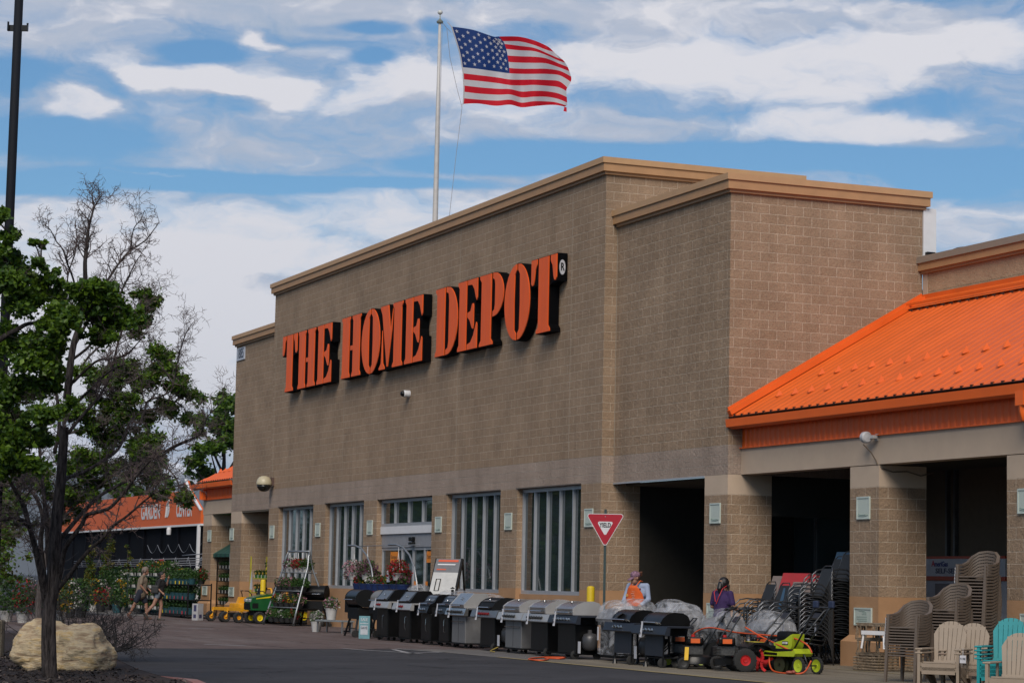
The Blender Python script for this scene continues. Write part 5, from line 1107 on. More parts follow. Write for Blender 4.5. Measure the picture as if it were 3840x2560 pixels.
mb=MB(); mb.box(-.05,.07,-.134,-.1315,.30,.50); mb.box(.1315,.134,-.06,.06,.08,.2); mb.box(-.06,.06,-.134,-.1315,.08,.2); mb.each('print',mat('carton_ink',(.05,.05,.12)),t)

# ------------------------------------------------------------ moulded chairs
M_resin=mat('resin_brown',(.135,.104,.082),.42,var=.08)
M_beige=mat('adirondack_beige',(.32,.25,.185),.5,var=.06)
M_teal=mat('adirondack_teal',(.008,.26,.28),.42,var=.08)
M_taupe=mat('adirondack_taupe',(.23,.165,.125),.5,var=.06)
def sweep_shell(pts,tops,bots,th):
    """upright band following a plan curve"""
    mb=MB(); rows=[]
    n=len(pts)
    for i,(x,y) in enumerate(pts):
        a=Vector(pts[max(i-1,0)]);b=Vector(pts[min(i+1,n-1)]); d=(b-a).normalized(); nx,ny=-d.y*th/2,d.x*th/2
        rows.append([(x+nx,y+ny,bots[i]),(x+nx,y+ny,tops[i]),(x-nx,y-ny,tops[i]),(x-nx,y-ny,bots[i]),(x+nx,y+ny,bots[i])])
    mb.grid(rows); mb.add(rows[0][:4],[(0,1,2,3)]); mb.add(rows[-1][:4],[(0,1,2,3)]); return mb
def resin_chair(label,group):
    t=thing('resin_chair',label,'chair',group=group)
    # arms and back as one rim; front is -Y
    mb=MB(); mb.bevbox(-.24,.24,-.26,.18,.40,.425,.01); mb.build('seat',M_resin,t)
    plan=[(-.27,-.25),(-.28,-.05),(-.275,.10),(-.24,.20),(-.15,.27),(0,.295),(.15,.27),(.24,.20),(.275,.10),(.28,-.05),(.27,-.25)]
    top=[.615,.62,.66,.76,.83,.85,.83,.76,.66,.62,.615]
    mb=sweep_shell(plan,top,[z-.035 for z in top],.055); mb.build('arm_rim',M_resin,t,SM)
    mb=sweep_shell(plan,[z-.03 for z in top],[.585,.58,.57,.56,.50,.48,.50,.56,.57,.58,.585],.012)
    mb.build('back_shell',M_resin,t,SM)
    mb=MB()
    for k in range(-4,5):
        x=k*.04; mb.obox((x,.262-abs(x)*.15,.50),(x*1.1,.285-abs(x)*.15,.80),.012,.012)
    mb.build('back_lattice',M_resin,t)
    for sx,sy in ((-1,-1),(1,-1),(-1,1),(1,1)):
        mb=MB(); x,y=sx*.25,(-.25 if sy<0 else .20); mb.obox((x,y,.60 if sy<0 else .45),(x*1.04,y+sy*.03,0),.045,.035,(1,0,0)); mb.build('leg',M_resin,t)
    mb=MB(); mb.box(-.32,-.30,-.235,-.15,.52,.562); mb.build('price_label',M_tag,t)
    return t
def stack(n,x,y,rz,dz,which,first=[None]):
    for k in range(n):
        pos='bottom' if k==0 else ('top' if k==n-1 else f'{k+1}{"th" if k>2 else ("nd" if k==1 else "rd")} from the ground')
        lab=f'brown resin armchair, {pos} of the {which} stack' if (k==0 or k==n-1) else f'brown resin armchair, {pos} in the {which} stack'
        loc=(x,y+k*.003,k*dz)
        if first[0] is None:
            first[0]=resin_chair(lab,'brown resin armchairs nested in stacks'); first[0].location=loc; first[0].rotation_euler=(0,0,rz)
        else: dup(first[0],loc,rz,lab)
stack(11,17.05,-2.46,R(28),.043,'short front')
stack(16,16.56,-1.44,R(28),.047,'middle height')
stack(25,15.88,-.48,R(28),.052,'tallest rear')
def adirondack(m,label,x,y,z,rz,group):
    t=thing('adirondack_chair',label,'chair',(x,y,z),rz,group); t.scale=(.94,.94,.96)
    mb=MB()
    for k in range(6):
        yy=-.30+k*.085; mb.bevbox(-.26,.26,yy,yy+.07,.345-k*.022,.37-k*.022,.006)
    mb.build('seat',m,t)
    # rounded fan back cut by narrow slots
    base=Vector((0,.20,.22)); top=Vector((0,.42,.98)); B=MB()
    def out(x): return 1-.26*(abs(x)/.27)**2.6
    e=[-.27,-.196,-.188,-.118,-.110,-.040,-.032,.032,.040,.110,.118,.188,.196,.27]
    for i in range(0,13,2):
        x0,x1=e[i],e[i+1]; P=[(x0*.86,0),(x1*.86,0)]+[(x0+(x1-x0)*(1-k/4),out(x0+(x1-x0)*(1-k/4))) for k in range(5)]
        n=len(P); V=[]
        for off in (0,.022):
            for x,h in P: c=base+(top-base)*h; V.append((x*(.9+.1*h),c.y+off,c.z))
        B.add(V,[tuple(range(n)),tuple(range(2*n-1,n-1,-1))]+[(j,n+j,n+(j+1)%n,(j+1)%n) for j in range(n)])
    for h0,h1 in ((.0,.22),(.86,.93)):
        w=.235 if h0<.5 else .19; V=[]
        for off in (.001,.021):
            for x,h in ((-w,h0),(w,h0),(w,h1),(-w,h1)): c=base+(top-base)*h; V.append((x,c.y+off,c.z))
        B.add(V,[(0,1,2,3),(7,6,5,4),(0,4,5,1),(1,5,6,2),(2,6,7,3),(3,7,4,0)])
    B.build('backrest',m,t)
    for s in (-1,1):
        mb=MB(); mb.bevbox(min(s*.25,s*.37),max(s*.25,s*.37),-.36,.34,.545,.572,.01); mb.build('armrest',m,t)
        mb=MB(); mb.prism([(-.36,0),(-.24,0),(-.26,.30),(-.25,.545),(-.35,.545)],min(s*.285,s*.33),max(s*.285,s*.33),'yz'); mb.build('leg',m,t)
        mb=MB(); mb.prism([(-.34,.36),(-.34,.28),(-.10,.22),(.46,0),(.56,0),(.50,.08),(.30,.22)],min(s*.265,s*.285),max(s*.265,s*.285),'yz'); mb.build('side_rail',m,t)
        mb=MB(); mb.box(min(s*.29,s*.32),max(s*.29,s*.32),.24,.30,.18,.545); mb.build('rear_support',m,t)
    mb=MB(); mb.box(-.265,.265,-.345,-.32,.24,.345); mb.build('front_rail',m,t)
    return t
RA=R(42); GA='stackable slatted chairs in the lower right corner'
for k in range(2): adirondack(M_beige,['beige slatted garden chair, lower one of the front left stack','beige slatted garden chair, upper one of the front left stack with a price tag'][k],18.95,-3.05,k*.055-.02,RA,GA)
for k in range(2): adirondack(M_beige if k else M_taupe,['brown slatted garden chair under the second beige one','beige slatted garden chair topping the second stack, left of the teal ones'][k],18.72,-2.50,k*.05-.04,RA,GA)
for k in range(4): adirondack(M_teal,f'teal slatted garden chair, {["lowest","second lowest","second highest","top one"][k]} of the teal stack',20.42,-3.0,k*.055-.05,RA,GA)
adirondack(M_taupe,'brown slatted garden chair behind the teal stack',19.45,-2.05,.06,RA,GA)
adirondack(M_beige,'beige slatted garden chair cut by the right edge in front of the teal stack',21.3,-3.45,-.08,RA,GA)
t=thing('price_tag','small white and purple price tag hanging on the beige slatted chair arm','tag',(19.55,-3.12,.55),RA)
mb=MB(); mb.box(-.045,.045,-.004,.004,-.16,-.05); mb.build('card',M_tag,t); mb=MB(); mb.tube([(0,0,-.05),(0,0,.05)],.003,4); mb.build('string',M_white,t)
text('9.98',.045,face_front(0,-.007,-.10),mat('ink_navy',(.01,.015,.04)),t)
# wicker and white stacked tables beside the middle pillar
def wick():
    m=mat('weathered_wicker',(.20,.15,.10),.85,var=.5,scale=16,bump=.5,bscale=40)
    for k in range(3):
        t=thing('wicker_table',f'weathered woven side table, {["lowest","middle","top one"][k]} of the pile by the middle pillar','table',(12.35,-.15,k*.26+.02),R(12),'weathered woven side tables')
        mb=MB(); mb.bevbox(-.30,.30,-.28,.28,.24,.28,.01); 
        for j in range(12): mb.tube([(-.31,-.27+j*.05,.285),(.31,-.27+j*.05,.287)],.012,5)
        mb.build('top',m,t)
        r=random.Random(k); mb=MB()
        for j in range(26):
            a=r.choice(((-.29,r.uniform(-.27,.27)),(.29,r.uniform(-.27,.27)),(r.uniform(-.3,.3),-.27))); mb.tube([(a[0],a[1],.25),(a[0]+r.uniform(-.03,.03),a[1],.12),(a[0]+r.uniform(-.04,.04),a[1],0)],.011,5)
        mb.build('woven_side',m,t)
    for k,(x,y,z) in enumerate(((12.75,-.35,.70),(13.1,.1,.93),(17.55,.9,.72))):
        t=thing('white_table',['white slatted side table standing on the woven pile','white slatted side table behind the short chair stack','white slatted table by the propane cage'][k],'table',(x,y,z-.30),R(20),'white slatted side tables')
        mb=MB()
        for j in range(6): mb.box(-.24,.24,-.24+j*.08,-.18+j*.08,.28,.30)
        mb.box(-.25,.25,-.255,-.24,.24,.31); mb.box(-.25,.25,.24,.255,.24,.31); mb.build('top',M_white,t)
        for sx,sy in ((-1,-1),(1,-1),(-1,1),(1,1)):
            mb=MB(); mb.obox((sx*.22,sy*.22,.28),(sx*.25,sy*.25,0),.03,.03); mb.build('leg',M_white,t)
    for k in range(2):
        t=thing('wicker_crate','low woven crate under the table pile' if k==0 else 'low woven crate behind the table pile','crate',(12.4+k*.5,-.25+k*.7,0),R(12),'low woven crates')
        mb=MB(); 
        for j in range(5): mb.tube([(-.3,-.25,.03+j*.05),(.3,-.25,.03+j*.05),(.3,.25,.03+j*.05),(-.3,.25,.03+j*.05)],.02,5,True)
        mb.build('weave',m,t)
wick()
# ------------------------------------------------------------ folding sling chairs and loungers
M_frame=mat('sling_frame',(.10,.105,.115),.25,.75)
M_sling=mat('sling_dark',(.014,.018,.024),.8)
def sling(sm,label,grp):
    t=thing('sling_chair',label,'chair',group=grp)
    for s in (-1,1):
        mb=MB(); mb.tube([(s*.27,-.34,.0),(s*.27,-.33,.38),(s*.27,-.30,.50),(s*.27,-.20,.585),(s*.27,-.05,.61),(s*.27,.12,.60),(s*.27,.26,.50),(s*.27,.33,.30),(s*.27,.38,0)],.014,7); mb.build('arm_loop',M_frame,t,True)
    mb=MB(); mb.tube([(-.25,.18,.38),(-.25,.34,.80),(-.23,.37,.90),(-.15,.39,.95),(.15,.39,.95),(.23,.37,.90),(.25,.34,.80),(.25,.18,.38)],.012,6); mb.tube([(-.25,-.24,.42),(-.25,.18,.37)],.012,6); mb.tube([(.25,-.24,.42),(.25,.18,.37)],.012,6); mb.build('frame',M_frame,t,True)
    mb=MB(); mb.grid([[(-.24,-.24,.42),(0,-.24,.405),(.24,-.24,.42)],[(-.24,.18,.375),(0,.17,.36),(.24,.18,.375)],[(-.235,.26,.60),(0,.275,.59),(.235,.26,.60)],[(-.22,.37,.90),(0,.385,.90),(.22,.37,.90)]]); mb.build('sling',sm,t,True,fix=False)
    mb=MB(); mb.tube([(-.27,-.33,.14),(.27,-.33,.14)],.01,5); mb.tube([(-.27,.36,.14),(.27,.36,.14)],.01,5); mb.each('stretcher',M_frame,t)
    return t
S0=[None]
def slstack(n,x,y,rz,dz,which,dy=-.0):
    for k in range(n):
        w='bottom' if k==0 else ('top' if k==n-1 else f'number {k+1} from the ground')
        lab=f'dark sling chair, {w} in the {which} stack'
        loc=(x+k*dy*.4,y+k*dy,k*dz)
        if S0[0] is None: S0[0]=sling(M_sling,lab,'dark sling chairs nested in stacks'); S0[0].location=loc; S0[0].rotation_euler=(0,0,rz)
        else: dup(S0[0],loc,rz,lab)
slstack(8,7.0,.20,R(-6),.085,'leftmost low')
slstack(8,7.75,.10,R(-6),.082,'second low')
slstack(6,8.35,-.1,R(-6),.075,'third low')
slstack(14,8.85,.75,R(2),.085,'tall rear left')
slstack(15,9.35,.65,R(2),.085,'tall rear right')
slstack(12,9.75,-.1,R(-6),.082,'tall pillar side')
slstack(8,9.2,-.45,R(-6),.08,'low front')
M_lr,M_lt,M_lb=mat('lounger_red',(.34,.010,.018),.7),mat('lounger_taupe',(.17,.135,.125),.75),mat('lounger_blue',(.012,.055,.115),.7)
def lounger(m,x,y,z,rz,label,L=.95,tilt=58):
    t=thing('folded_lounger',label,'lounger',(x,y,z),rz,'folded loungers leaning behind the sling chairs')
    c,s=math.cos(R(tilt)),math.sin(R(tilt))
    mb=MB(); mb.add([(-.30,0,0),(.30,0,0),(.30,L*c,L*s),(-.30,L*c,L*s),(-.30,.02,-.012),(.30,.02,-.012),(.30,L*c+.02,L*s-.012),(-.30,L*c+.02,L*s-.012)],[(0,1,2,3),(7,6,5,4),(0,4,5,1),(1,5,6,2),(2,6,7,3),(3,7,4,0)]); mb.build('fabric_panel',m,t)
    mb=MB(); mb.tube([(-.31,.03,-.02),(-.31,L*c+.03,L*s-.02),(.31,L*c+.03,L*s-.02),(.31,.03,-.02)],.013,6,True); mb.tube([(-.31,.03,-.02),(-.30,L*c+.25,-z+.02)],.012,6); mb.tube([(.31,.03,-.02),(.30,L*c+.25,-z+.02)],.012,6); mb.build('frame',M_frame,t,True)
for k in range(4): lounger([M_lr,M_lr,M_lr,M_lr][k],7.65+k*.10,.55+k*.10,.92-k*.02,R(35),['bright red folded lounger at the front of its row','red folded lounger second in its row','red folded lounger third in its row','red folded lounger at the back of its row'][k])
for k in range(2): lounger(M_lt,7.05+k*.09,.65+k*.1,.86,R(35),['taupe folded lounger left of the red ones','taupe folded lounger behind the left taupe one'][k])
for k in range(4): lounger(M_lt,8.85+k*.1,.10+k*.1,.70,R(35),f'taupe folded lounger right of the red ones, {["front","second","third","rearmost"][k]} of its row',L=1.0)
for k in range(4): lounger(M_lb,8.55+k*.1,1.25+k*.1,1.35,R(35),f'blue folded lounger at the very top behind the sling chairs, {["front","second","third","rearmost"][k]} of its row')
for k in range(3): lounger(M_lb,9.15+k*.1,1.3+k*.1,1.10,R(35),f'blue folded lounger beside the middle pillar, {["front","second","rearmost"][k]} of its row')
lounger(M_lb,8.3,.2,.62,R(35),'blue folded lounger low between the taupe ones')
# ------------------------------------------------------------ propane cage
t=thing('propane_cabinet','white and red self serve propane exchange cabinet in the dark bay','cabinet',(9.7,3.3,0))
def pc():
    mb=MB(); mb.box(-1.35,1.5,0,.6,0,1.66); b=mb.build('cabinet_body',mat('cab_white',(.40,.41,.44),.5),t)
    mb=MB(); mb.box(-1.35,1.5,-.03,.3,1.72,2.06); hd=mb.build('header',mat('header_white',(.46,.46,.48),.5),t)
    mb=MB(); mb.box(-1.35,1.5,-.035,.3,2.06,2.11); mb.box(-1.35,1.5,-.035,.3,1.64,1.72); mb.build('red_band',mat('band_red',(.45,.055,.02),.5),t)
    text('meriGas',.14,face_front(-.70,-.034,1.955),mat('logo_blue',(.02,.035,.18),.5),hd,bold=.004)
    text('A',.16,face_front(-.985,-.0345,1.965),mat('logo_red',(.45,.02,.03),.5),hd,bold=.005)
    text('SELF-SERVE PROPANE',.135,face_front(.07,-.034,1.82),mat('logo_navy',(.02,.03,.08),.5),hd,sx=1.5,bold=.003)
    mb=MB(); mb.box(-.95,-.45,-.012,-.002,.2,1.58); mb.build('screen_panel',mat('panel_slate',(.10,.12,.15),.4),t)
    mb=MB(); mb.box(-.80,-.56,-.02,-.013,.9,1.4); mb.build('screen',mat('screen_blue',(.03,.08,.22),.3),t)
    mb=MB(); mb.add([(1.12,-.006,1.28),(1.19,-.006,1.20),(1.12,-.006,1.12),(1.05,-.006,1.20)],[(0,1,2,3)]); mb.build('hazard_diamond',mat('logo_red',(.45,.02,.03)),t,fix=False)
    text('NO SMOKING',.07,face_front(1.12,-.006,.88),mat('logo_red',(.45,.02,.03)),t,sx=.8); text('PROPANE',.07,face_front(1.12,-.006,.76),mat('logo_red',(.45,.02,.03)),t,sx=.8)
pc()
t=thing('water_machine','blue and white vending cabinet half hidden behind the middle pillar','cabinet',(8.05,3.35,0))
mb=MB(); mb.bevbox(-.35,.25,0,.6,0,1.75,.02); mb.build('cabinet_body',mat('ice_blue',(.05,.20,.30),.5,var=.4,scale=3),t)
mb=MB(); mb.box(-.33,.23,-.01,-.002,1.0,1.25); mb.build('front_panel',M_white,t)
# ------------------------------------------------------------ flower displays by the entrance
M_gr=leafmat('plant_green',(.020,.055,.010),(.060,.13,.022)); M_gd=leafmat('plant_dark',(.010,.032,.008),(.028,.075,.014))
M_pk=leafmat('petal_pink',(.35,.10,.16),(.50,.30,.34),.6); M_rd=leafmat('petal_red',(.22,.008,.012),(.40,.02,.02),.6); M_wt=leafmat('petal_white',(.42,.40,.38),(.6,.58,.55),.6); M_pu=leafmat('petal_purple',(.10,.025,.07),(.26,.10,.17),.6); M_yl=leafmat('petal_yellow',(.45,.22,.01),(.55,.38,.03),.6)
M_potw=mat('pot_white',(.50,.49,.48),.5); M_potb=mat('pot_blue',(.006,.022,.10),.45); M_potk=mat('pot_black',(.02,.02,.02),.6); M_pott=mat('pot_teal',(.02,.08,.10),.5); M_potg=mat('pot_green',(.02,.12,.03),.5)
def leaves(mb,clumps,n,size,slots,r,flat=.0,asp=.6):
    if n>1500:   # break every clump into ragged sub-clumps
        cc=[]
        for c in clumps:
            cc.append((*c[:3],c[-1]*.62))
            for _ in range(4):
                d=Vector((r.gauss(0,1),r.gauss(0,1),r.gauss(0,.8)))*c[-1]*.62; cc.append((c[0]+d.x,c[1]+d.y,c[2]+d.z,c[-1]*r.uniform(.22,.55)))
        clumps=cc
    tot=sum(c[-1]**2 for c in clumps)
    for c in clumps:
        k=int(n*c[-1]**2/tot)+1
        for _ in range(k):
            d=Vector((r.gauss(0,1),r.gauss(0,1),r.gauss(0,1))).normalized()*c[-1]*(abs(r.gauss(0,.62)) if n>1500 else r.random()**.38)
            p=Vector(c[:3])+d*(Vector((1,1,.8)) if len(c)<6 else 1)
            a=Vector((r.gauss(0,1),r.gauss(0,1),r.gauss(0,.7))).normalized(); b=a.cross(Vector((r.gauss(0,1),r.gauss(0,1),r.gauss(0,1)))).normalized()
            s=size*r.uniform(.6,1.3); mb.cur=r.choice(slots)
            q=p+a*s; h=b.cross(a)*s*.18
            mb.add([p-a*s,p+b*s*asp+h,q,p-b*s*asp+h],[(0,1,2),(0,2,3)])
    return mb
def potted(name,label,cat,x,y,z,pm,r0,h,clumps,n,size,mats,weights,group,seed,stalk=False):
    t=thing(name,label,cat,(x,y,z),0,group); r=random.Random(seed)
    mb=MB(); mb.lathe([(0,0),(r0*.72,0),(r0,h*.92),(r0*1.06,h*.92),(r0*1.06,h),(r0*.9,h),(0,h*.9)],n=14); mb.build('pot',pm,t,SM)
    sl=[i for i,w in enumerate(weights) for _ in range(w)]
    mb=leaves(MB(),clumps,n,size,sl,r); mb.build('foliage',mats,t,fix=False)
    return t
# rolling A-frame rack
def arack():
    t=thing('flower_rack','rolling tubular A-frame rack carrying shelves of bedding flowers','rack',(-20.3,-.85,0),R(10))
    mb=MB()
    # two A shaped ends joined by a curved top
    for s in (-1,1):
        mb.tube([(s*1.0,-.62,.08),(s*.95,-.50,.5),(s*.80,-.10,1.75),(s*.74,-.04,2.1),(s*.70,0,2.24),(s*.66,.05,2.1),(s*.72,.12,1.7),(s*.92,.55,.5),(s*.98,.62,.08)],.030,8)
    mb.tube([(-.70,0,2.25),(.70,0,2.25)],.028,8)
    for z,yy in ((.55,.50),(1.05,.34),(1.60,.16)):
        mb.tube([(-.9,-yy,z),(.9,-yy,z)],.014,6); mb.tube([(-.9,yy,z),(.9,yy,z)],.014,6)
    mb.build('frame',M_galv,t,True)
    mb=MB()
    for z,yy in ((.52,.48),(1.02,.32)): mb.box(-.92,.92,-yy,yy,z-.02,z+.01)
    mb.build('shelf',M_black,t)
    for sx,sy in ((-1,-1),(1,-1),(-1,1),(1,1)):
        mb=MB(); mb.lathe([(0,-.015),(.05,-.015),(.05,.015),(0,.015)],(sx*1.0,sy*.62,.05),12,'x'); mb.build('caster',M_rubber,t)
    r=random.Random(4)
    return t
arack()
def loc_rack(a,b,z): # rack local -> world
    return (-20.3+a-b*.17,-.85+b+a*.17,z)
k=0
for (z,yy,cols) in ((.54,-.30,[M_rd,M_wt,M_rd,M_yl,M_pk]),(1.04,-.20,[M_pk,M_pk,M_pk,M_gr,M_gr]),(.10,-.45,[M_pk,M_gd,M_wt,M_gd,M_rd])):
    for i in range(5):
        x,y,zz=loc_rack(-.75+i*.37,yy,z); m=cols[i]; nm={M_rd:'red',M_pk:'pink',M_wt:'white',M_yl:'yellow and red',M_gr:'leafy green',M_gd:'dark leafy'}[m]
        sh={.54:'middle shelf',1.04:'upper shelf',.10:'foot'}[z]
        potted('flower_pot',f'{nm} bedding plant on the {sh} of the A-frame rack, {["far left","second from left","centre","second from right","far right"][i]}','plant',x,y,zz,M_potk,.14,.15,[(0,0,.26,.22),(.10,.04,.22,.15)],420,.035,[M_gr,m],(2,1) if m not in(M_gr,M_gd) else (1,0),'bedding plants on the A-frame rack',k); k+=1
for i in range(5):
    x,y,zz=loc_rack(-.55+i*.28,-.02,1.62); m=[M_pu,M_wt,M_rd,M_rd,M_gr][i]
    t=potted('hanging_basket',['purple flowering hanging basket at the left end of the A-frame rack','white flowering hanging basket second on the A-frame rack','dark red flowering hanging basket in the middle of the A-frame rack','bright red flowering hanging basket fourth on the A-frame rack','green hanging basket at the right end of the A-frame rack'][i],'hanging basket',x,y,zz,M_potw,.14,.15,[(0,0,.24,.24),(0,.1,.14,.14)],520,.035,[M_gr,m],(1,2),'hanging baskets on display',90+i)
    mb=MB(); mb.tube([(-.12,0,.15),(0,0,.58),(.12,0,.15)],.006,4); mb.build('hanger',M_white,t)
# arched hanging display
t=thing('basket_display','arched steel tube stand with three flowering baskets in front of the entrance','stand',(-11.2,-1.5,0))
mb=MB()
for x0 in (-2.4,1.0):
    P=[(x0,0,2.36),(x0+.6,0,2.36),(x0+1.15,0,2.28),(x0+1.65,0,2.08),(x0+2.05,0,1.75),(x0+2.28,0,1.3),(x0+2.36,0,.8),(x0+2.38,0,0)]; mb.tube(P,.025,8)
mb.tube([(-2.4,0,2.34),(3.4,0,2.34)],.010,6); mb.build('arched_tube',M_galv,t,True)
mb=MB(); mb.box(-1.6,-.0,-.35,.35,0,.04); mb.box(1.9,3.4,-.35,.35,0,.04); mb.build('base',M_blackm,t)
for i,(x,l,m,w) in enumerate(((-13.05,'pink and white hanging basket at the left of the arched stand',M_pk,(1,2)),(-11.9,'purple hanging basket in the middle of the arched stand',M_pu,(2,2)),(-9.4,'dark red hanging basket at the right of the arched stand',M_rd,(1,2)))):
    tb=potted('hanging_basket',l,'hanging basket',x,-1.5,1.43,M_potw,.17,.19,[(0,0,.30,.32),(0,.22,.14,.18),(-.2,-.05,.12,.2)],1100,.035,[M_gr,m,M_wt],(*w,1 if i==0 else 0),'hanging baskets on display',60+i)
    mb=MB(); mb.tube([(-.15,0,.19),(0,0,.72),(.15,0,.19)],.007,4); mb.tube([(0,0,.72),(0,0,.90)],.009,4); mb.build('hanger',M_white,tb)
mb=MB(); mb.box(-9.95,-9.72,-1.62,-1.60,1.38,1.68); o=mb.build('care_card',M_tag); tag(o,'white care card hanging beside the right flowering basket','card')
# row of blue pots
t=thing('display_table','low dark table carrying the row of blue flower pots before the entrance','table',(-10.9,-1.35,0))
mb=MB(); mb.box(-2.0,2.0,-.35,.35,.98,1.02); mb.build('top',M_blackm,t)
for sx in (-1,1):
    for sy in (-1,1):
        mb=MB(); mb.obox((sx*1.9,sy*.3,.98),(sx*1.9,sy*.3,0),.05,.05); mb.build('leg',M_blackm,t)
ords=['leftmost','second','third','fourth','fifth','sixth','seventh','rightmost']
for i in range(8):
    m=[M_rd,M_yl,M_wt,M_pk,M_rd,M_yl,M_rd,M_pu][i]; nm=['red','yellow','white','pink','red','yellow','red','purple'][i]
    potted('flower_pot',f'{nm} flowers in a blue pot, {ords[i]} of the row on the low table','plant',-12.65+i*.5,-1.45,1.025,M_potb,.19,.30,[(0,0,.38,.19)],330,.035,[M_gr,m],(2,1),'blue flower pots in a row',120+i)
# white pots on a little bench
t=thing('plant_bench','low grey bench with white flower pots beside the left barrel smoker','bench',(-11.55,-2.55,0),R(15))
mb=MB(); mb.box(-.55,.75,-.2,.2,.30,.34); mb.build('top',mat('bench_grey',(.22,.24,.25),.6),t)
for sx in (-.5,.7):
    mb=MB(); mb.obox((sx,-.15,.3),(sx,-.15,0),.04,.04); mb.obox((sx,.15,.3),(sx,.15,0),.04,.04); mb.each('leg',M_galv,t)
potted('flower_pot','white daisies in a white pot standing on the pavement','plant',-12.35,-2.75,0,M_potw,.15,.28,[(0,0,.40,.22)],420,.035,[M_gr,M_wt],(1,1),'white flower pots',201)
potted('flower_pot','pink and white flowers in a white pot on the low bench','plant',-11.7,-2.55,.345,M_potw,.16,.30,[(0,0,.42,.24)],480,.035,[M_gr,M_wt,M_pk],(2,1,1),'white flower pots',202)
potted('flower_pot','red flowers in a blue pot behind the black barrel smoker','plant',-8.3,-2.5,.55,M_potb,.18,.32,[(0,0,.42,.22)],420,.035,[M_gr,M_rd],(1,2),'blue flower pots',203)
# yellow plant shelf unit in the left bay
def shelf_unit(name,label,x,y,rz,w,levels,m,d=.55,h=None):
    t=thing(name,label,'rack',(x,y,0),rz,'plant racks of the garden area'); h=h or levels[-1]+.3
    for sx in (-1,1):
        mb=MB()
        for sy in (-1,1): mb.box(sx*w/2-.02,sx*w/2+.02,sy*d/2-.02,sy*d/2+.02,0,h)
        mb.each('upright',m,t)
    for z in levels:
        mb=MB(); mb.box(-w/2+.02,w/2-.02,-d/2,d/2,z-.035,z); mb.build('shelf',m,t)
    return t
t=shelf_unit('plant_shelf','yellow steel plant shelf in the bay behind the mowers',-27.6,.35,0,2.3,[.5,.95,1.42],mat('shelf_yellow',(.45,.40,.02),.5),h=2.15)
t=shelf_unit('plant_shelf','dark seedling shelf under the striped green awning',-34.2,1.1,0,3.2,[.45,.85,1.3,1.75],M_black)
t=thing('shade_awning','small green striped awning over the seedling shelf','awning',(-36.3,1.25,0))
mb=MB(); 
for k in range(12): mb.cur=k%2; mb.add([(-.9+k*.3,-.55,2.28),(-.6+k*.3,-.55,2.28),(-.6+k*.3,.4,2.85),(-.9+k*.3,.4,2.85),(-.9+k*.3,-.55,2.16),(-.6+k*.3,-.55,2.16)],[(0,1,2,3),(0,4,5,1)])
mb.build('canvas',[mat('awning_green',(.012,.085,.060),.7),mat('awning_dark',(.006,.045,.035),.7)],t,fix=False)
mb=MB(); mb.tube([(-.9,-.55,2.28),(-.9,-.5,0)],.015,5); mb.tube([(2.6,-.55,2.28),(2.6,-.5,0)],.015,5); mb.each('post',M_galv,t)

# ------------------------------------------------------------ garden centre in the far left
gc=thing('garden_building','long garden building with an orange fascia reading garden center over black mesh','building',(0,0,0))
mb=MB(); P=[(-72,3.54),(-42.9,3.54),(-42.9,4.06),(-44.9,4.92),(-45.5,5.34),(-46.1,4.92),(-72,4.95)]
mb.prism(P,2.0,2.15); fa=mb.build('fascia',mat('fascia_orange',(.75,.13,.015),.55,var=.05),gc)
mb=MB(); mb.obox((-42.9,2.0,4.08),(-44.9,2.0,4.95),.10,.05); mb.obox((-44.9,2.0,4.95),(-45.5,2.0,5.38),.10,.05); mb.box(-72,-42.85,1.97,2.18,3.46,3.54); mb.build('white_trim',M_white,gc)
text('GARDEN',.86,face_front(-51.3,1.985,4.14),M_white,fa,sx=1.0,bold=.02); text('CENTER',.86,face_front(-45.55,1.985,4.14),M_white,fa,sx=.80,bold=.02)
mb=MB(); mb.lathe([(0,0),(.32,0),(.32,.01),(0,.01)],(-48.3,1.98,4.2),16,'y'); mb.tube([(-48.5,1.97,3.9),(-48.3,1.97,4.4),(-48.0,1.97,4.6)],.05,5); mb.build('emblem',M_white,fa)
M_mesh=mat('black_mesh',(.004,.005,.009),.9,var=.3,scale=1.2,spec=.1)
mb=MB(); mb.box(-72,-42.95,2.2,2.3,0,3.46); mb.build('mesh_screen',M_mesh,gc)
mb=MB()
for x in range(-71,-43,3): mb.box(x,x+.1,2.12,2.2,0,3.46)
mb.each('mesh_post',M_mesh,gc)
mb=MB(); mb.box(-43.05,-42.93,1.9,2.02,0,3.5); mb.build('white_post',M_white,gc)
mb=MB(); mb.lathe([(.09,-.2),(.10,0),(.08,.1),(0,.12)],(-47.6,1.9,3.35),12); mb.build('lamp',M_white,gc)
mb=MB()
for a in range(5): mb.tube([(-52+a*1.8+t*.3,2.08,2.75-.35*math.sin(math.pi*t/6)) for t in range(7)],.012,4)
mb.build('light_string',mat('string_grey',(.2,.22,.25)),gc)
mb=MB(); mb.box(-72,-43,2.3,14,3.5,3.6); mb.build('roof_panel',M_blackm,gc)
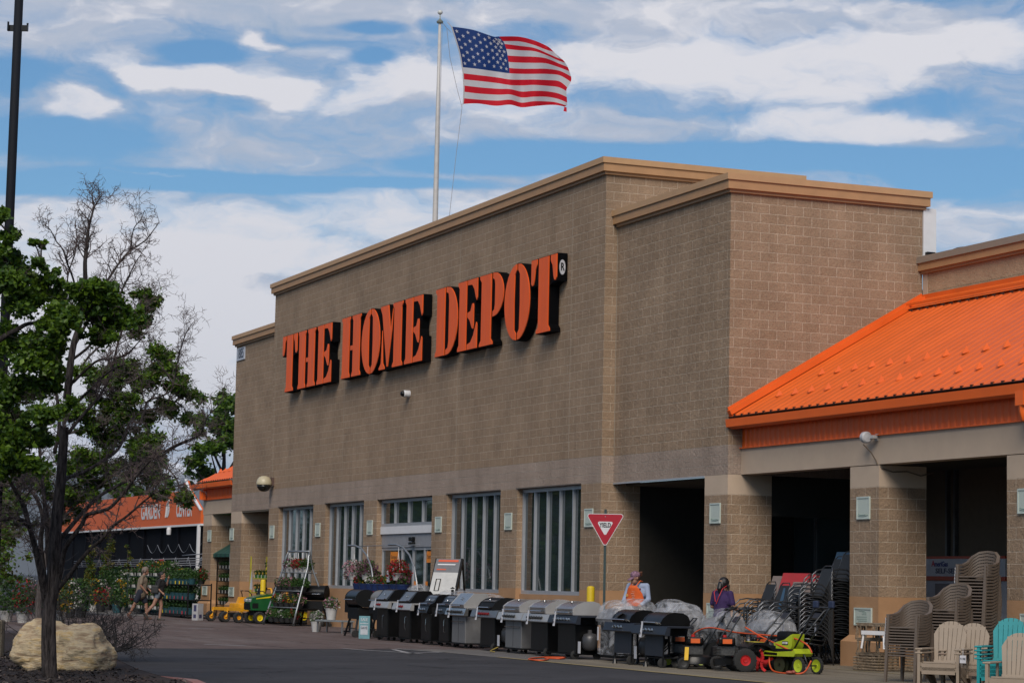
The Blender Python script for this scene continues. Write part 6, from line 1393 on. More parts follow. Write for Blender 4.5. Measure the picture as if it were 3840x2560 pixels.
# stacked white railings
t=thing('railing_rack','long white tubular railings stacked behind the plant racks','railing',(-51,1.2,0))
mb=MB()
for z in (1.78,1.86,1.95,2.04): mb.tube([(-12,0,z),(11.6,0,z+.10)],.016,5)
for k in range(12):
    x=-11+k*2; mb.tube([(x,0,1.78+x*.004),(x+.5,0,2.14+x*.004)],.02,5); mb.tube([(x+.9,0,1.8),(x+.5,0,2.14)],.014,4)
mb.tube([(8.5,0,2.25),(11.6,0,2.30)],.02,5)
mb.build('railing',mat('rail_white',(.22,.23,.26),.5),t,True)
mb=MB()
for x in (-11.5,-6,0,6,11.4): mb.box(x-.03,x+.03,.02,.08,0,1.9)
mb.each('post',M_blackm,t)
mb=MB(); mb.box(0,.7,-.02,0,0,.55); o=mb.build('sale_banner',mat('banner_red',(.35,.03,.02),.6,var=.5,scale=7),loc=(-45.0,.9,1.55)); tag(o,'small red hanging banner above the plant racks','banner')
# racks and pots
rk=shelf_unit('plant_rack','dark plant rack with tagged pots at the right end of the garden area',-31.6,-1.45,0,4.0,[.14,.64,1.16],M_blackm,.8,1.2)
rk2=shelf_unit('plant_rack','dark green plant rack with rows of seedlings behind the strolling couple',-36.9,-1.2,0,5.6,[.22,.60,.98,1.42],mat('rack_green',(.01,.03,.025),.6),.8,1.5)
def proto(name,label,pm,tagm,flower,seed,r0=.10,h=.11,fr=.14,fh=.16,n=90,size=.035,grp='seedling pots on the plant racks',cat='plant'):
    t=potted(name,label,cat,0,0,-50,pm,r0,h,[(0,0,fh+.03,fr)],n,size,[M_gr,M_gd,flower or M_gr],(2,1,1 if flower else 0),grp,seed)
    mb=MB(); mb.box(-.03,.03,-r0-.012,-r0-.008,.0,.11); mb.build('tag',tagm,t); return t
M_tw,M_ty,M_tr=mat('tag_white',(.55,.54,.50)),mat('tag_yel',(.7,.5,.02)),mat('tag_red',(.5,.03,.05))
protos=[]
def place(pr,lab,x,y,z,rz=0):
    if pr.get('used'): return dup(pr,(x,y,z),rz,lab)
    pr['used']=1; pr.location=(x,y,z); pr.rotation_euler=(0,0,rz); pr['label']=lab; return pr
pA=proto('seedling_pot','x',M_potk,M_tw,None,301); pB=proto('seedling_pot','x',M_potw,M_tw,M_pk,302); pC=proto('potted_shrub','x',M_pott,M_ty,None,303,.16,.2,.24,.28,170,.05,'tagged pots on the dark rack'); pD=proto('potted_shrub','x',M_pott,M_tr,None,304,.17,.22,.25,.30,170,.05,'tagged pots on the dark rack'); pE=proto('seedling_pot','x',M_potg,M_tw,M_yl,305,grp='seedling pots on the bay shelves')
r=random.Random(9)
ORD=['leftmost']+[w+' from left' for w in 'second third fourth fifth sixth seventh eighth ninth tenth eleventh twelfth'.split()]+['rightmost']
for li,z in enumerate((.22,.60,.98,1.42)):
    nm=['bottom','second','third','top'][li]
    for i in range(13):
        p=pA if (i+li)%3 else pB; col='pink flowering' if p is pB else 'green'
        place(p,f'small {col} seedling pot, {nm} shelf of the green rack, {ORD[i]}',-39.4+i*.42+r.uniform(-.05,.05),-1.48,z,r.uniform(0,.4)-.2)
for li,z in enumerate((.14,.64,1.16)):
    nm=['bottom','middle','top'][li]
    for i in range(7):
        p=pC if (i<2 or li==2) else pD; col='yellow' if p is pC else 'red'
        place(p,f'{col} tagged potted shrub, {nm} shelf of the dark garden rack, {ORD[i] if i<6 else ORD[-1]}',-33.25+i*.55,-1.65,z,r.uniform(-.3,.3))
for li,z in enumerate((.45,.85,1.3,1.75)):
    for i in range(7): place(pA,f'green seedling pot, {["bottom","second","third","top"][li]} shelf under the striped awning, {ORD[i] if i<6 else ORD[-1]}',-35.5+i*.42,.95,z)
for li,z in enumerate((.5,.95,1.42)):
    for i in range(5): place(pE,f'leafy plant in a green pot, {["bottom","middle","top"][li]} shelf of the yellow rack, {ORD[i] if i<4 else ORD[-1]}',-28.5+i*.42,.25,z)
# fuller bushes above the yellow shelf and loose shrubs
BUSH=[(-28.0,.8,1.45,.45,'dark bush on top of the yellow shelf, left one'),(-27.1,.8,1.45,.42,'dark bush on top of the yellow shelf, right one')]
for x,y,z,rr,l in BUSH:
    potted('potted_bush',l,'plant',x,y,z,M_potk,.18,.2,[(0,0,.5,rr),(.3,0,.35,rr*.7)],420,.05,[M_gr,M_gd],(1,2),'loose shrubs in pots',int(-x*10))
rr=random.Random(21)
for i in range(15):
    x=-49.5+i*.82; y=.1+rr.uniform(-.5,.6); h=rr.uniform(.9,1.35)
    potted('potted_bush',f'bushy shrub in a pot, {["first","second","third","fourth","fifth","sixth","seventh","eighth","ninth","tenth","eleventh","twelfth","thirteenth","fourteenth","fifteenth"][i]} from the left of the row under the white railings','plant',x,y,.02,M_pott if i%3 else M_potk,.26,.35,[(0,0,h,.52),(.25,.1,h-.35,.45),(-.2,-.1,h-.2,.42),(0,0,h+.35,.28)],900,.06,[M_gr,M_gd,[M_gr,M_wt,M_gd,M_gr][i%4]],(2,2,1),'shrubs under the white railings',400+i)
for i,(x,y,h,w,l) in enumerate(((-53.0,-.2,2.75,.36,'yellow green columnar shrub, leftmost of three'),(-50.3,0,3.25,.40,'tall yellow green columnar shrub, tallest of three'),(-46.7,0,2.75,.24,'slender twining potted plant, rightmost of the upright ones'))):
    t=thing('columnar_shrub',l,'shrub',(x,y,0),0,'upright columnar shrubs'); q=random.Random(i)
    mb=MB(); mb.tube([(0,0,0),(0,0,h*.9)],.025,6); mb.build('stem',mat('bark_thin',(.05,.035,.025),.9),t)
    cl=[(q.uniform(-.12,.12),q.uniform(-.12,.12),.35+k*(h-.5)/9,w*(1-.55*k/9)) for k in range(10)]
    leaves(mb:=MB(),cl,1500 if i<2 else 500,.06,[0,0,1],q); mb.build('foliage',[leafmat('leaf_lime',(.07,.085,.008),(.16,.15,.012)) if 'leaf_lime' not in MATS else MATS['leaf_lime'],M_gr],t,fix=False)
# ground rows of mixed plants left of the racks
PW2=['white flowering','leafy green','red flowering','yellow flowering','dark leafy','pink flowering']
for i in range(24):
    x=-57+(i%12)*1.55+rr.uniform(-.2,.2); y=(-2.1 if i<12 else -.9)+rr.uniform(-.2,.2); k=(i*5)%6; m=[M_wt,M_gr,M_rd,M_yl,M_gd,M_pk][k]
    potted('ground_plant',f'{PW2[k]} plant in a pot, {"front" if i<12 else "back"} ground row of the garden area, {ORD[i%12]}','plant',x,y,0,[M_potw,M_potk,M_pott][i%3],.2,.3,[(0,0,.55,.38),(.2,.1,.45,.3),(-.2,0,.6,.28),(0,0,.8+.3*(i%3==0),.22)],520,.06,[M_gr,M_gd,m],(2,1,2),'ground rows of garden plants',700+i)
for i in range(12):
    potted('tray_plant',f'leafy plant standing above the garden racks, {ORD[i]}','plant',-39.3+i*.78,-1.1,1.43 if i<7 else 1.17,[M_potw,M_potg,M_potk][i%3],.13,.17,[(0,0,.36,.26),(.1,0,.26,.2)],300,.05,[M_gr,[M_yl,M_gd,M_wt,M_rd][i%4]],(3,1),'plants standing on top of the racks',760+i)
# far left odds and ends
for i,(x,y,m,pm,l) in enumerate(((-19.0,-9.4,M_rd,M_potw,'red flowering shrub in a white pot near the left edge'),(-19.8,-8.6,M_rd,M_potk,'red flowering shrub in a dark pot near the left edge'),(-20.6,-8.0,M_yl,M_potw,'orange flowering shrub in a white pot behind the dark trunk'),(-20.5,-9.6,M_gr,M_potw,'leafy shrub in a white pot near the left edge'),(-29,-5.6,M_gr,M_potk,'leafy shrub left of the strolling couple'),(-27.5,-6.3,M_wt,M_potk,'white flowering shrub left of the strolling couple'))):
    potted('potted_bush',l,'plant',x,y,0,pm,.2,.32,[(0,0,.75,.40),(.2,0,.5,.35),(-.2,.1,.6,.3),(0,0,1.1,.25)],800,.05,[M_gr,M_gd,m],(2,1,1),'loose shrubs in pots',500+i)
for k in range(6):
    t=thing('soil_bag',f'orange and yellow soil bag, {["bottom","second","third","fourth","fifth","top"][k]} of the pile at the left edge','bag',(-19.2+.02*k,-11.0,.55+k*.13),R(8*k),'piled soil bags')
    mb=MB(); mb.bevbox(-.38,.38,-.25,.25,0,.125,.05); mb.build('bag',mat('bag_print',(.55,.30,.02),.5,var=.3,scale=6,col2=(.5,.03,.02)),t,True)
t=thing('pallet','wooden pallet under the pile of soil bags','pallet',(-19.15,-11.0,0)); mb=MB()
for k in range(6): mb.box(-.55+k*.2,-.40+k*.2,-.5,.5,.42,.46)
mb.box(-.55,.6,-.5,-.42,0,.42); mb.box(-.55,.6,.42,.5,0,.42); mb.build('plank',mat('wood_grey',(.16,.13,.10),.9,var=.3),t)
t=thing('lot_sign','white lot sign on a post cut off by the left edge','sign',(-7.6,-15.6,0),R(65)); mb=MB(); mb.box(-.03,.03,0,.04,0,5.4); mb.build('post',M_galv,t)
mb=MB(); mb.bevbox(-.3,.3,-.02,-.01,4.55,5.15,.005); mb.build('plate',M_white,t); mb=MB(); mb.box(-.16,.16,-.026,-.021,4.62,4.8); mb.build('print',mat('ink_navy',(.01,.015,.04)),t)
# ------------------------------------------------------------ trees
def barkmat(name,c1,c2,sc=9):
    m,nt,b=_nt(name); N=nt.nodes;L=nt.links
    g=N.new('ShaderNodeNewGeometry'); mp=N.new('ShaderNodeMapping'); mp.inputs['Scale'].default_value=(sc,sc,sc*.16); L.new(g.outputs['Position'],mp.inputs[0])
    n=N.new('ShaderNodeTexNoise'); n.inputs['Scale'].default_value=3; n.inputs['Detail'].default_value=8; n.inputs['Roughness'].default_value=.7; L.new(mp.outputs[0],n.inputs[0])
    r=N.new('ShaderNodeMapRange'); L.new(n.outputs[0],r.inputs[0]); r.inputs[1].default_value=.4; r.inputs[2].default_value=.62
    mx=N.new('ShaderNodeMix'); mx.data_type='RGBA'; L.new(r.outputs[0],mx.inputs[0]); mx.inputs[6].default_value=(*c1,1); mx.inputs[7].default_value=(*c2,1); L.new(mx.outputs[2],b.inputs['Base Color']); b.inputs['Roughness'].default_value=.95; b.inputs['Specular IOR Level'].default_value=.2
    bp=N.new('ShaderNodeBump'); bp.inputs['Strength'].default_value=1; bp.inputs['Distance'].default_value=.04; L.new(n.outputs[0],bp.inputs['Height']); L.new(bp.outputs[0],b.inputs['Normal']); MATS[name]=m; return m
M_bark=barkmat('bark_dark',(.014,.011,.011),(.075,.063,.060)); M_bark2=barkmat('bark_grey',(.055,.045,.042),(.14,.12,.115),14); M_twig=mat('twig_mauve',(.085,.062,.060),.9,var=.3)
def smoothpath(C,k=4):
    P=[];n=len(C)
    for i in range(n-1):
        a,b,c,d=[Vector(C[j]) for j in (max(i-1,0),i,i+1,min(i+2,n-1))]
        for s in range(k):
            t=s/k; P.append(.5*((2*b)+(c-a)*t+(2*a-5*b+4*c-d)*t*t+(-a+3*b-3*c+d)*t**3))
    P.append(Vector(C[-1])); return P
def limb(mb,L,org,sides=None):
    P=smoothpath([[x-o for x,o in zip(p[:3],org)]+[p[3]] for p in [list(q) for q in L]]) if False else None
    C=[(Vector(p[:3])-org) for p in L]; R_=[p[3] for p in L]
    Q=smoothpath(C); rr=[]
    for i in range(len(Q)):
        t=i/4; j=min(int(t),len(R_)-2); f=t-j; rr.append(R_[j]*(1-f)+R_[j+1]*f)
    mb.tube(Q,rr,sides or (14 if rr[0]>.05 else 7)); return Q,rr
def twig(mb,p,d,L,r,depth,q,up=.15,spur=True):
    n=4 if depth>0 else 3; pts=[p]; rs=[r]
    for i in range(n):
        d=(d+Vector((q.gauss(0,.22),q.gauss(0,.22),q.gauss(0,.22)+up*.5))).normalized(); p=p+d*L/n; pts.append(p); rs.append(r*(1-.75*(i+1)/n))
        if depth>0 and i>0 or (depth>0 and q.random()<.6):
            for _ in range(q.choice((1,1,2))):
                s=Vector((q.gauss(0,1),q.gauss(0,1),q.gauss(0,1))); s=(s-d*s.dot(d)).normalized(); twig(mb,p,(d*.55+s).normalized(),L*q.uniform(.35,.6),max(r*.6,.0035),depth-1,q,up)
    mb.tube(pts,rs,3 if r<.008 else 5,caps=False)
def maketree(name,label,cat,base,limbs,bark,twm,twcount,twlen,seed,clumps=None,leafn=0,leafs=.08,lm=None,lw=(1,),depth=2,skip=.2,kind=None,group=None,asp=.6):
    org=Vector(base); t=thing(name,label,cat,tuple(base),0,group); q=random.Random(seed)
    mb=MB(); paths=[]
    for L in limbs: paths.append(limb(mb,L,org))
    mb.build('trunk',bark,t,True,fix=False)
    mb=MB()
    lens=[sum((Q[i+1]-Q[i]).length for i in range(len(Q)-1)) for Q,_ in paths]; tot=sum(lens)
    for (Q,rr),ln in zip(paths,lens):
        k=int(twcount*ln/tot)
        for _ in range(k):
            u=q.uniform(skip if rr[0]<.05 else .55,1); i=min(int(u*(len(Q)-1)),len(Q)-2); p=Q[i].lerp(Q[i+1],q.random()); d=(Q[i+1]-Q[i]).normalized()
            if rr[i]>.06: continue
            s=Vector((q.gauss(0,1),q.gauss(0,1),q.gauss(0,1))); s=(s-d*s.dot(d)).normalized()
            twig(mb,p,(d*.6+s+Vector((0,0,.25))).normalized(),twlen*q.uniform(.4,1.1),min(.010,rr[i]*.8),depth,q)
    if clumps:   # carry every leaf clump on a branch
        for c in clumps:
            cp=Vector(c[:3])-org; best=min(((cp-P).length,P) for Q,_ in paths for P in Q[len(Q)//4:])
            a=best[1]; m=a.lerp(cp,.5)+Vector((q.gauss(0,.06),q.gauss(0,.06),.05)); mb.tube([a,m,cp],[.014,.009,.005],5,caps=False)
            for _ in range(9): twig(mb,m.lerp(cp,q.uniform(.2,1)),Vector((q.gauss(0,1),q.gauss(0,1),q.gauss(.2,1))).normalized(),c[3]*1.15,.004,1,q)
    if mb.v: mb.build('branches',twm,t,fix=False)
    if clumps:
        mb=leaves(MB(),[(*(Vector(c[:3])-org),c[3]*q.uniform(.85,1.1)) for c in clumps],leafn,leafs,[i for i,w in enumerate(lw) for _ in range(w)],q,asp=asp)
        mb.build('crown',lm,t,fix=False)
    return t
LF_big=leafmat('leaf_fresh',(.038,.088,.008),(.17,.28,.022),.42,.45); LF_dk=leafmat('leaf_dark',(.018,.050,.009),(.07,.14,.018),.5,.3); LF_br=leafmat('leaf_bronze',(.035,.040,.010),(.09,.075,.02),.5,.35)  # second leaf colour is a darker green, mixed through the crowns at random
T1=[[[17.395,-15.857,-0.197,0.1078],[17.392,-15.863,-0.043,0.1037],[17.403,-15.891,0.316,0.0997],[17.412,-15.91,0.638,0.0956],[17.423,-15.915,0.917,0.0915],[17.442,-15.895,1.175,0.0874],[17.464,-15.887,1.498,0.0833],[17.482,-15.886,1.822,0.0792],[17.5,-15.881,2.124,0.0751],[17.528,-15.863,2.47,0.071],[17.538,-15.853,2.686,0.0668],[17.558,-15.848,3.011,0.0627],[17.578,-15.844,3.336,0.0586]],[[17.622,-15.836,3.7,0.0542],[17.628,-15.817,4.041,0.0498],[17.622,-15.798,4.27,0.0453],[17.623,-15.762,4.5,0.0409],[17.633,-15.705,4.73,0.0364],[17.662,-15.661,5.188,0.032],[17.656,-15.673,5.532,0.0275],[17.649,-15.658,5.764,0.023],[17.642,-15.643,5.996,0.0186],[17.639,-15.604,6.184,0.0141],[17.633,-15.562,6.327,0.0095],[17.644,-15.478,6.471,0.005]],[[17.352,-15.933,0.958,0.0563],[17.515,-16.035,1.281,0.0499],[17.673,-16.147,1.599,0.0436],[17.827,-16.252,1.852,0.0373],[17.973,-16.35,2.017,0.0311],[18.08,-16.521,2.094,0.025],[18.155,-16.743,2.065,0.0189]],[[17.741,-16.235,1.853,0.0364],[17.845,-16.377,2.23,0.0315],[17.938,-16.487,2.395,0.0268],[18.025,-16.616,2.578,0.022],[18.106,-16.765,2.781,0.0173],[18.184,-16.911,2.94,0.0126]],[[17.27,-15.929,1.087,0.0434],[17.175,-15.977,1.496,0.0389],[17.082,-15.999,1.822,0.0344],[17.007,-15.97,2.13,0.0298],[16.89,-16.028,2.372,0.0252],[16.749,-16.118,2.527,0.0205],[16.596,-16.226,2.639,0.0158],[16.435,-16.356,2.751,0.0111]],[[17.295,-15.839,1.175,0.0478],[17.196,-15.903,1.606,0.0419],[17.109,-15.924,1.999,0.0359],[17.019,-15.968,2.437,0.0299],[16.922,-16.009,2.812,0.0238],[16.835,-16.029,3.191,0.0177]],[[17.412,-15.819,1.176,0.0325],[17.6,-15.693,1.395,0.0299],[17.758,-15.624,1.547,0.0274],[17.944,-15.499,1.742,0.0249],[18.105,-15.409,1.85,0.0223],[18.29,-15.285,2.043,0.0198],[18.448,-15.196,2.128,0.0174],[18.618,-15.09,2.254,0.0149],[18.788,-14.985,2.38,0.0125],[18.945,-14.897,2.463,0.01],[19.124,-14.752,2.526,0.0076],[19.293,-14.625,2.567,0.0052]],[[17.416,-15.822,1.22,0.039],[17.564,-15.809,1.5,0.0366],[17.708,-15.794,1.736,0.0343],[17.854,-15.744,1.865,0.032],[18.021,-15.656,2.036,0.0296],[18.158,-15.626,2.162,0.0273],[18.321,-15.513,2.205,0.0251],[18.493,-15.383,2.269,0.0228],[18.675,-15.261,2.458,0.0205],[18.839,-15.177,2.624,0.0183],[19.001,-15.093,2.769,0.0161],[19.151,-15.027,2.87,0.0138],[19.313,-14.92,2.93,0.0116],[19.486,-14.798,3.031,0.0095],[19.69,-14.6,3.133,0.0073],[19.852,-14.497,3.212,0.0051]],[[17.333,-15.777,1.869,0.0327],[17.301,-15.615,2.07,0.0297],[17.264,-15.46,2.25,0.0268],[17.235,-15.284,2.432,0.0238],[17.22,-15.063,2.572,0.0209],[17.185,-14.88,2.668,0.0178],[17.14,-14.714,2.742,0.0148],[17.126,-14.463,2.774,0.0118],[17.083,-14.269,2.761,0.0087],[17.021,-14.115,2.724,0.0056]],[[17.49,-15.854,2.58,0.0282],[17.426,-15.731,2.673,0.0268],[17.366,-15.589,2.724,0.0253],[17.326,-15.408,2.82,0.0238],[17.289,-15.227,2.938,0.0223],[17.255,-15.046,3.079,0.0208],[17.191,-14.949,3.264,0.0193],[17.119,-14.872,3.449,0.0178]],[[17.173,-14.735,3.434,0.0185],[17.153,-14.671,3.624,0.0168],[17.121,-14.621,3.769,0.015],[17.137,-14.438,3.847,0.0132],[17.137,-14.299,3.947,0.0114],[17.112,-14.253,4.163,0.0096],[17.107,-14.192,4.496,0.0078],[17.104,-14.105,4.761,0.006],[17.085,-14.02,4.887,0.0042]],[[19.422,-14.948,2.956,0.0151],[19.538,-14.783,3.065,0.0132],[19.615,-14.694,3.108,0.0113],[19.72,-14.548,3.196,0.0095],[19.798,-14.499,3.387,0.0076],[19.877,-14.424,3.494,0.0057],[19.974,-14.312,3.633,0.0039]],[[17.626,-15.76,4.431,0.0226],[17.638,-15.636,4.689,0.0204],[17.685,-15.481,5.152,0.0182],[17.691,-15.352,5.344,0.0159],[17.7,-15.223,5.559,0.0137],[17.705,-15.092,5.73,0.0114],[17.734,-14.895,5.879,0.0092],[17.729,-14.783,6.028,0.0069],[17.709,-14.7,6.153,0.0046]],[[17.77,-15.195,5.599,0.0114],[17.828,-15.099,5.76,0.0099],[17.844,-15.096,5.896,0.0085],[17.869,-15.072,6.033,0.007],[17.914,-14.995,6.149,0.0056],[17.941,-14.959,6.263,0.0041]],[[17.698,-15.727,4.951,0.0158],[17.777,-15.849,5.3,0.0139],[17.847,-15.951,5.489,0.0119],[17.924,-16.03,5.656,0.0099],[17.983,-16.136,5.754,0.0079],[18.051,-16.222,5.875,0.006],[18.116,-16.3,5.928,0.004]],[[17.591,-15.79,4.227,0.0204],[17.764,-15.562,4.453,0.0177],[17.914,-15.427,4.812,0.015],[18.055,-15.286,5.08,0.0124],[18.179,-15.188,5.345,0.0097],[18.278,-15.126,5.52,0.0071],[18.361,-15.081,5.604,0.0045]],[[17.574,-15.752,3.934,0.0204],[17.868,-15.529,4.197,0.0171],[18.107,-15.379,4.231,0.0139],[18.345,-15.231,4.265,0.0107],[18.565,-15.151,4.385,0.0075],[18.796,-15.055,4.549,0.0044]],[[17.527,-15.774,3.595,0.0204],[17.84,-15.598,3.81,0.0163],[18.122,-15.485,3.976,0.0123],[18.407,-15.351,4.097,0.0083],[18.684,-15.214,4.127,0.0044]],[[17.588,-15.795,3.25,0.0248],[17.592,-15.623,3.485,0.022],[17.594,-15.449,3.698,0.0191],[17.604,-15.28,4.003,0.0163],[17.617,-15.165,4.535,0.0134],[17.613,-15.038,4.866,0.0105],[17.63,-14.815,5.04,0.0075],[17.6,-14.696,5.167,0.0046]],[[17.297,-15.907,2.992,0.0273],[17.294,-15.854,3.377,0.0245],[17.254,-15.91,3.834,0.0217],[17.195,-15.982,4.179,0.0189],[17.181,-15.947,4.528,0.016],[17.211,-15.834,4.994,0.0132],[17.203,-15.803,5.414,0.0103],[17.219,-15.707,5.814,0.0075],[17.183,-15.739,6.213,0.0046]]]
maketree('bare_tree','large dark half dead tree with bare mauve twigs in front of the boulder','tree',(17.2,-15.9,.1),T1,M_bark,M_twig,470,.34,7,depth=2)
T2=[[[11.879,-14.958,0.606,0.0609],[11.899,-14.986,0.883,0.0546],[11.946,-14.973,1.263,0.0482],[12.05,-14.893,1.897,0.0419],[12.144,-14.836,2.53,0.0355],[12.249,-14.787,3.289,0.0292],[12.324,-14.777,3.922,0.0228]],[[12.05,-14.893,1.897,0.0305],[12.206,-14.638,2.357,0.0254],[12.367,-14.327,2.668,0.0203],[12.594,-13.88,3.057,0.0152],[12.792,-13.444,3.244,0.0102]],[[12.364,-14.691,3.964,0.0238],[12.579,-14.274,4.369,0.0198],[12.74,-13.883,4.377,0.0158],[12.904,-13.556,4.648,0.0119],[12.996,-13.368,4.784,0.0079]],[[12.309,-14.717,3.569,0.0238],[12.521,-14.236,3.711,0.0198],[12.739,-13.757,3.906,0.0158],[12.951,-13.276,4.049,0.0119],[13.05,-13.093,4.264,0.0079]],[[12.367,-14.756,4.226,0.0211],[12.533,-14.493,4.759,0.0178],[12.749,-14.076,5.163,0.0145],[12.924,-13.757,5.565,0.0112],[12.974,-13.665,5.673,0.0079]],[[11.967,-14.957,1.389,0.0355],[11.954,-15.128,1.891,0.0279],[11.959,-15.251,2.394,0.0203],[11.935,-15.414,2.77,0.0127]]]
C2=[[13.22,-13.86,5.69,0.119],[13.16,-13.71,5.54,0.119],[12.96,-13.86,5.29,0.158],[12.93,-13.67,5.33,0.092],[12.6,-14.02,4.65,0.145],[12.57,-13.8,4.53,0.158],[12.68,-13.35,4.81,0.145],[13.24,-13.37,4.55,0.172],[13.03,-13.58,4.43,0.158],[13.08,-13.16,4.31,0.145],[13.02,-13.0,4.19,0.106],[12.8,-13.24,4.01,0.158],[12.57,-13.5,3.88,0.158],[13.03,-13.89,4.09,0.158],[12.85,-13.99,3.84,0.172],[12.73,-14.17,4.36,0.172],[13.03,-13.02,3.82,0.106],[12.51,-13.96,3.62,0.158],[12.32,-14.31,4.12,0.158],[12.2,-14.15,3.47,0.158],[13.01,-13.64,3.45,0.132],[12.66,-14.51,4.54,0.158],[12.46,-14.57,3.88,0.158],[12.41,-14.37,3.66,0.158],[12.44,-14.12,4.04,0.158],[12.57,-14.72,3.03,0.152],[12.55,-14.48,2.91,0.152],[12.33,-14.67,2.61,0.152],[12.45,-14.26,3.17,0.152],[12.27,-14.31,2.67,0.127],[12.45,-13.69,3.07,0.114],[12.42,-13.47,2.87,0.114],[13.06,-13.31,2.68,0.089],[13.06,-13.02,2.62,0.114],[12.97,-12.94,2.52,0.089],[12.31,-14.49,3.22,0.178],[12.39,-13.99,3.04,0.127],[11.91,-14.68,2.26,0.127],[12.39,-15.1,2.77,0.152],[12.2,-15.34,2.89,0.152],[12.03,-15.37,2.52,0.127],[12.29,-14.51,2.61,0.152],[12.36,-14.13,2.83,0.127],[12.55,-13.34,2.65,0.102]]
maketree('sparse_tree','grey barked tree with scattered clumps of small leaves behind the bare one','tree',(12.3,-14.7,0),T2,M_bark2,M_bark2,170,.5,17,[(*c[:3],c[3]*1.55) for c in C2],100000,.031,[LF_big,LF_dk,LF_br],(5,3,1),depth=2)
TL=[[[18.482,-17.219,-0.068,0.0854],[18.593,-17.268,1.101,0.0777],[18.684,-17.278,1.952,0.07],[18.775,-17.288,2.803,0.0623],[18.866,-17.299,3.654,0.0546],[18.938,-17.297,4.293,0.0469]],[[18.884,-17.311,3.867,0.0427],[19.06,-17.0,4.299,0.0366],[19.152,-16.81,4.431,0.0306],[19.215,-16.676,4.509,0.0245],[19.322,-16.42,4.525,0.0185],[19.451,-16.128,4.617,0.0124],[19.601,-15.8,4.752,0.0064]],[[18.938,-17.297,4.293,0.0384],[19.048,-17.144,4.722,0.0304],[19.156,-16.964,5.024,0.0224],[19.202,-16.944,5.365,0.0144],[19.205,-17.022,5.682,0.0064]],[[19.156,-16.964,5.024,0.0128],[19.256,-16.754,5.156,0.0085],[19.34,-16.583,5.288,0.0043]],[[18.82,-17.294,3.229,0.0299],[18.994,-16.957,3.556,0.024],[19.116,-16.736,3.837,0.0181],[19.22,-16.553,4.097,0.0123],[19.324,-16.346,4.272,0.0064]],[[18.775,-17.288,2.803,0.0256],[18.907,-17.024,3.022,0.0192],[19.022,-16.774,3.134,0.0128],[19.138,-16.549,3.352,0.0064]]]
CL=[[19.51,-17.1,5.79,0.075],[19.43,-16.97,5.57,0.107],[19.26,-17.06,5.39,0.149],[19.22,-16.88,5.32,0.096],[19.23,-16.66,5.53,0.06],[19.16,-16.56,5.54,0.043],[18.95,-16.72,5.15,0.149],[19.41,-16.99,4.99,0.235],[19.48,-16.64,5.25,0.081],[19.42,-16.46,5.07,0.107],[19.15,-16.78,4.78,0.235],[19.17,-16.51,4.92,0.16],[19.14,-16.29,4.9,0.128],[19.79,-16.17,4.92,0.149],[19.78,-15.98,5.02,0.107],[19.69,-15.87,4.87,0.181],[19.66,-15.64,4.71,0.16],[19.6,-15.49,4.6,0.107],[19.4,-15.7,4.56,0.171],[19.22,-15.93,4.7,0.203],[19.66,-16.28,4.59,0.192],[19.47,-16.45,4.51,0.171],[19.63,-15.75,4.37,0.096],[19.47,-15.89,4.39,0.096],[19.07,-16.58,4.32,0.192],[18.86,-16.84,4.33,0.213],[19.63,-16.41,4.28,0.149],[19.36,-16.72,4.01,0.235],[19.38,-16.41,4.09,0.171],[19.04,-16.89,3.71,0.235],[19.07,-16.55,3.72,0.213],[19.09,-16.28,3.84,0.128],[18.72,-16.77,3.37,0.213],[19.41,-16.56,3.38,0.171],[19.18,-16.76,3.02,0.213],[19.01,-16.89,3.02,0.171],[19.24,-16.21,3.47,0.075],[19.0,-16.4,3.09,0.128],[19.33,-16.8,3.1,0.226],[19.19,-16.84,2.9,0.226],[19.21,-16.57,3.09,0.164],[19.07,-16.57,2.77,0.113],[18.87,-16.77,2.71,0.164]]
maketree('leafy_tree','leafy tree with large fresh green leaves reaching in from the left edge','tree',(TL[0][0][0],TL[0][0][1],0),TL,M_bark,M_bark,30,.3,27,[(*c[:3],c[3]*1.25) for c in CL],95000,.036,[LF_big,LF_dk],(3,2),depth=1,asp=.75)
def randtree(name,label,x,y,H,W,seed,lm,n,size,group,trunkh=.25,dens=1,bark=M_bark):
    q=random.Random(seed); limbs=[[(x,y,-.1,H*.022),(x+.1,y,H*.3,H*.017),(x,y+.1,H*.6,H*.010),(x,y,H*.92,H*.003)]]; cl=[]
    for k in range(26):
        a=q.uniform(0,6.28); z=H*(trunkh+(1-trunkh)*q.random()**.9); prof=math.sin(math.pi*min(1,max(.12,(z/H-trunkh)/(1-trunkh)*.82+.16)))**.7
        rr=W*prof*q.uniform(.35,1); c=(x+math.cos(a)*rr,y+math.sin(a)*rr,z); cl.append((*c,W*q.uniform(.22,.36)))
        if k%2==0: limbs.append([(x,y,z*.72,H*.007),((x+c[0])/2,(y+c[1])/2,z*.86,H*.005),(*c,H*.002)])
    return maketree(name,label,'tree',(x,y,0),limbs,bark,M_bark2,30,W*.4,seed,cl,n,size,lm,tuple([2]+[2]*(len(lm)-1)),depth=1,group=group)
randtree('broad_tree','broad green tree standing behind the far end of the shop',-72.5,10.9,10.9,2.6,31,[LF_big,LF_dk],30000,.13,'trees beyond the shop')
randtree('broad_tree','smaller round green tree left of the broad one behind the garden building',-78.5,8.3,9.0,2.2,32,[LF_dk,LF_big],16000,.14,'trees beyond the shop')
GT='small trees along the garden lot at the left'
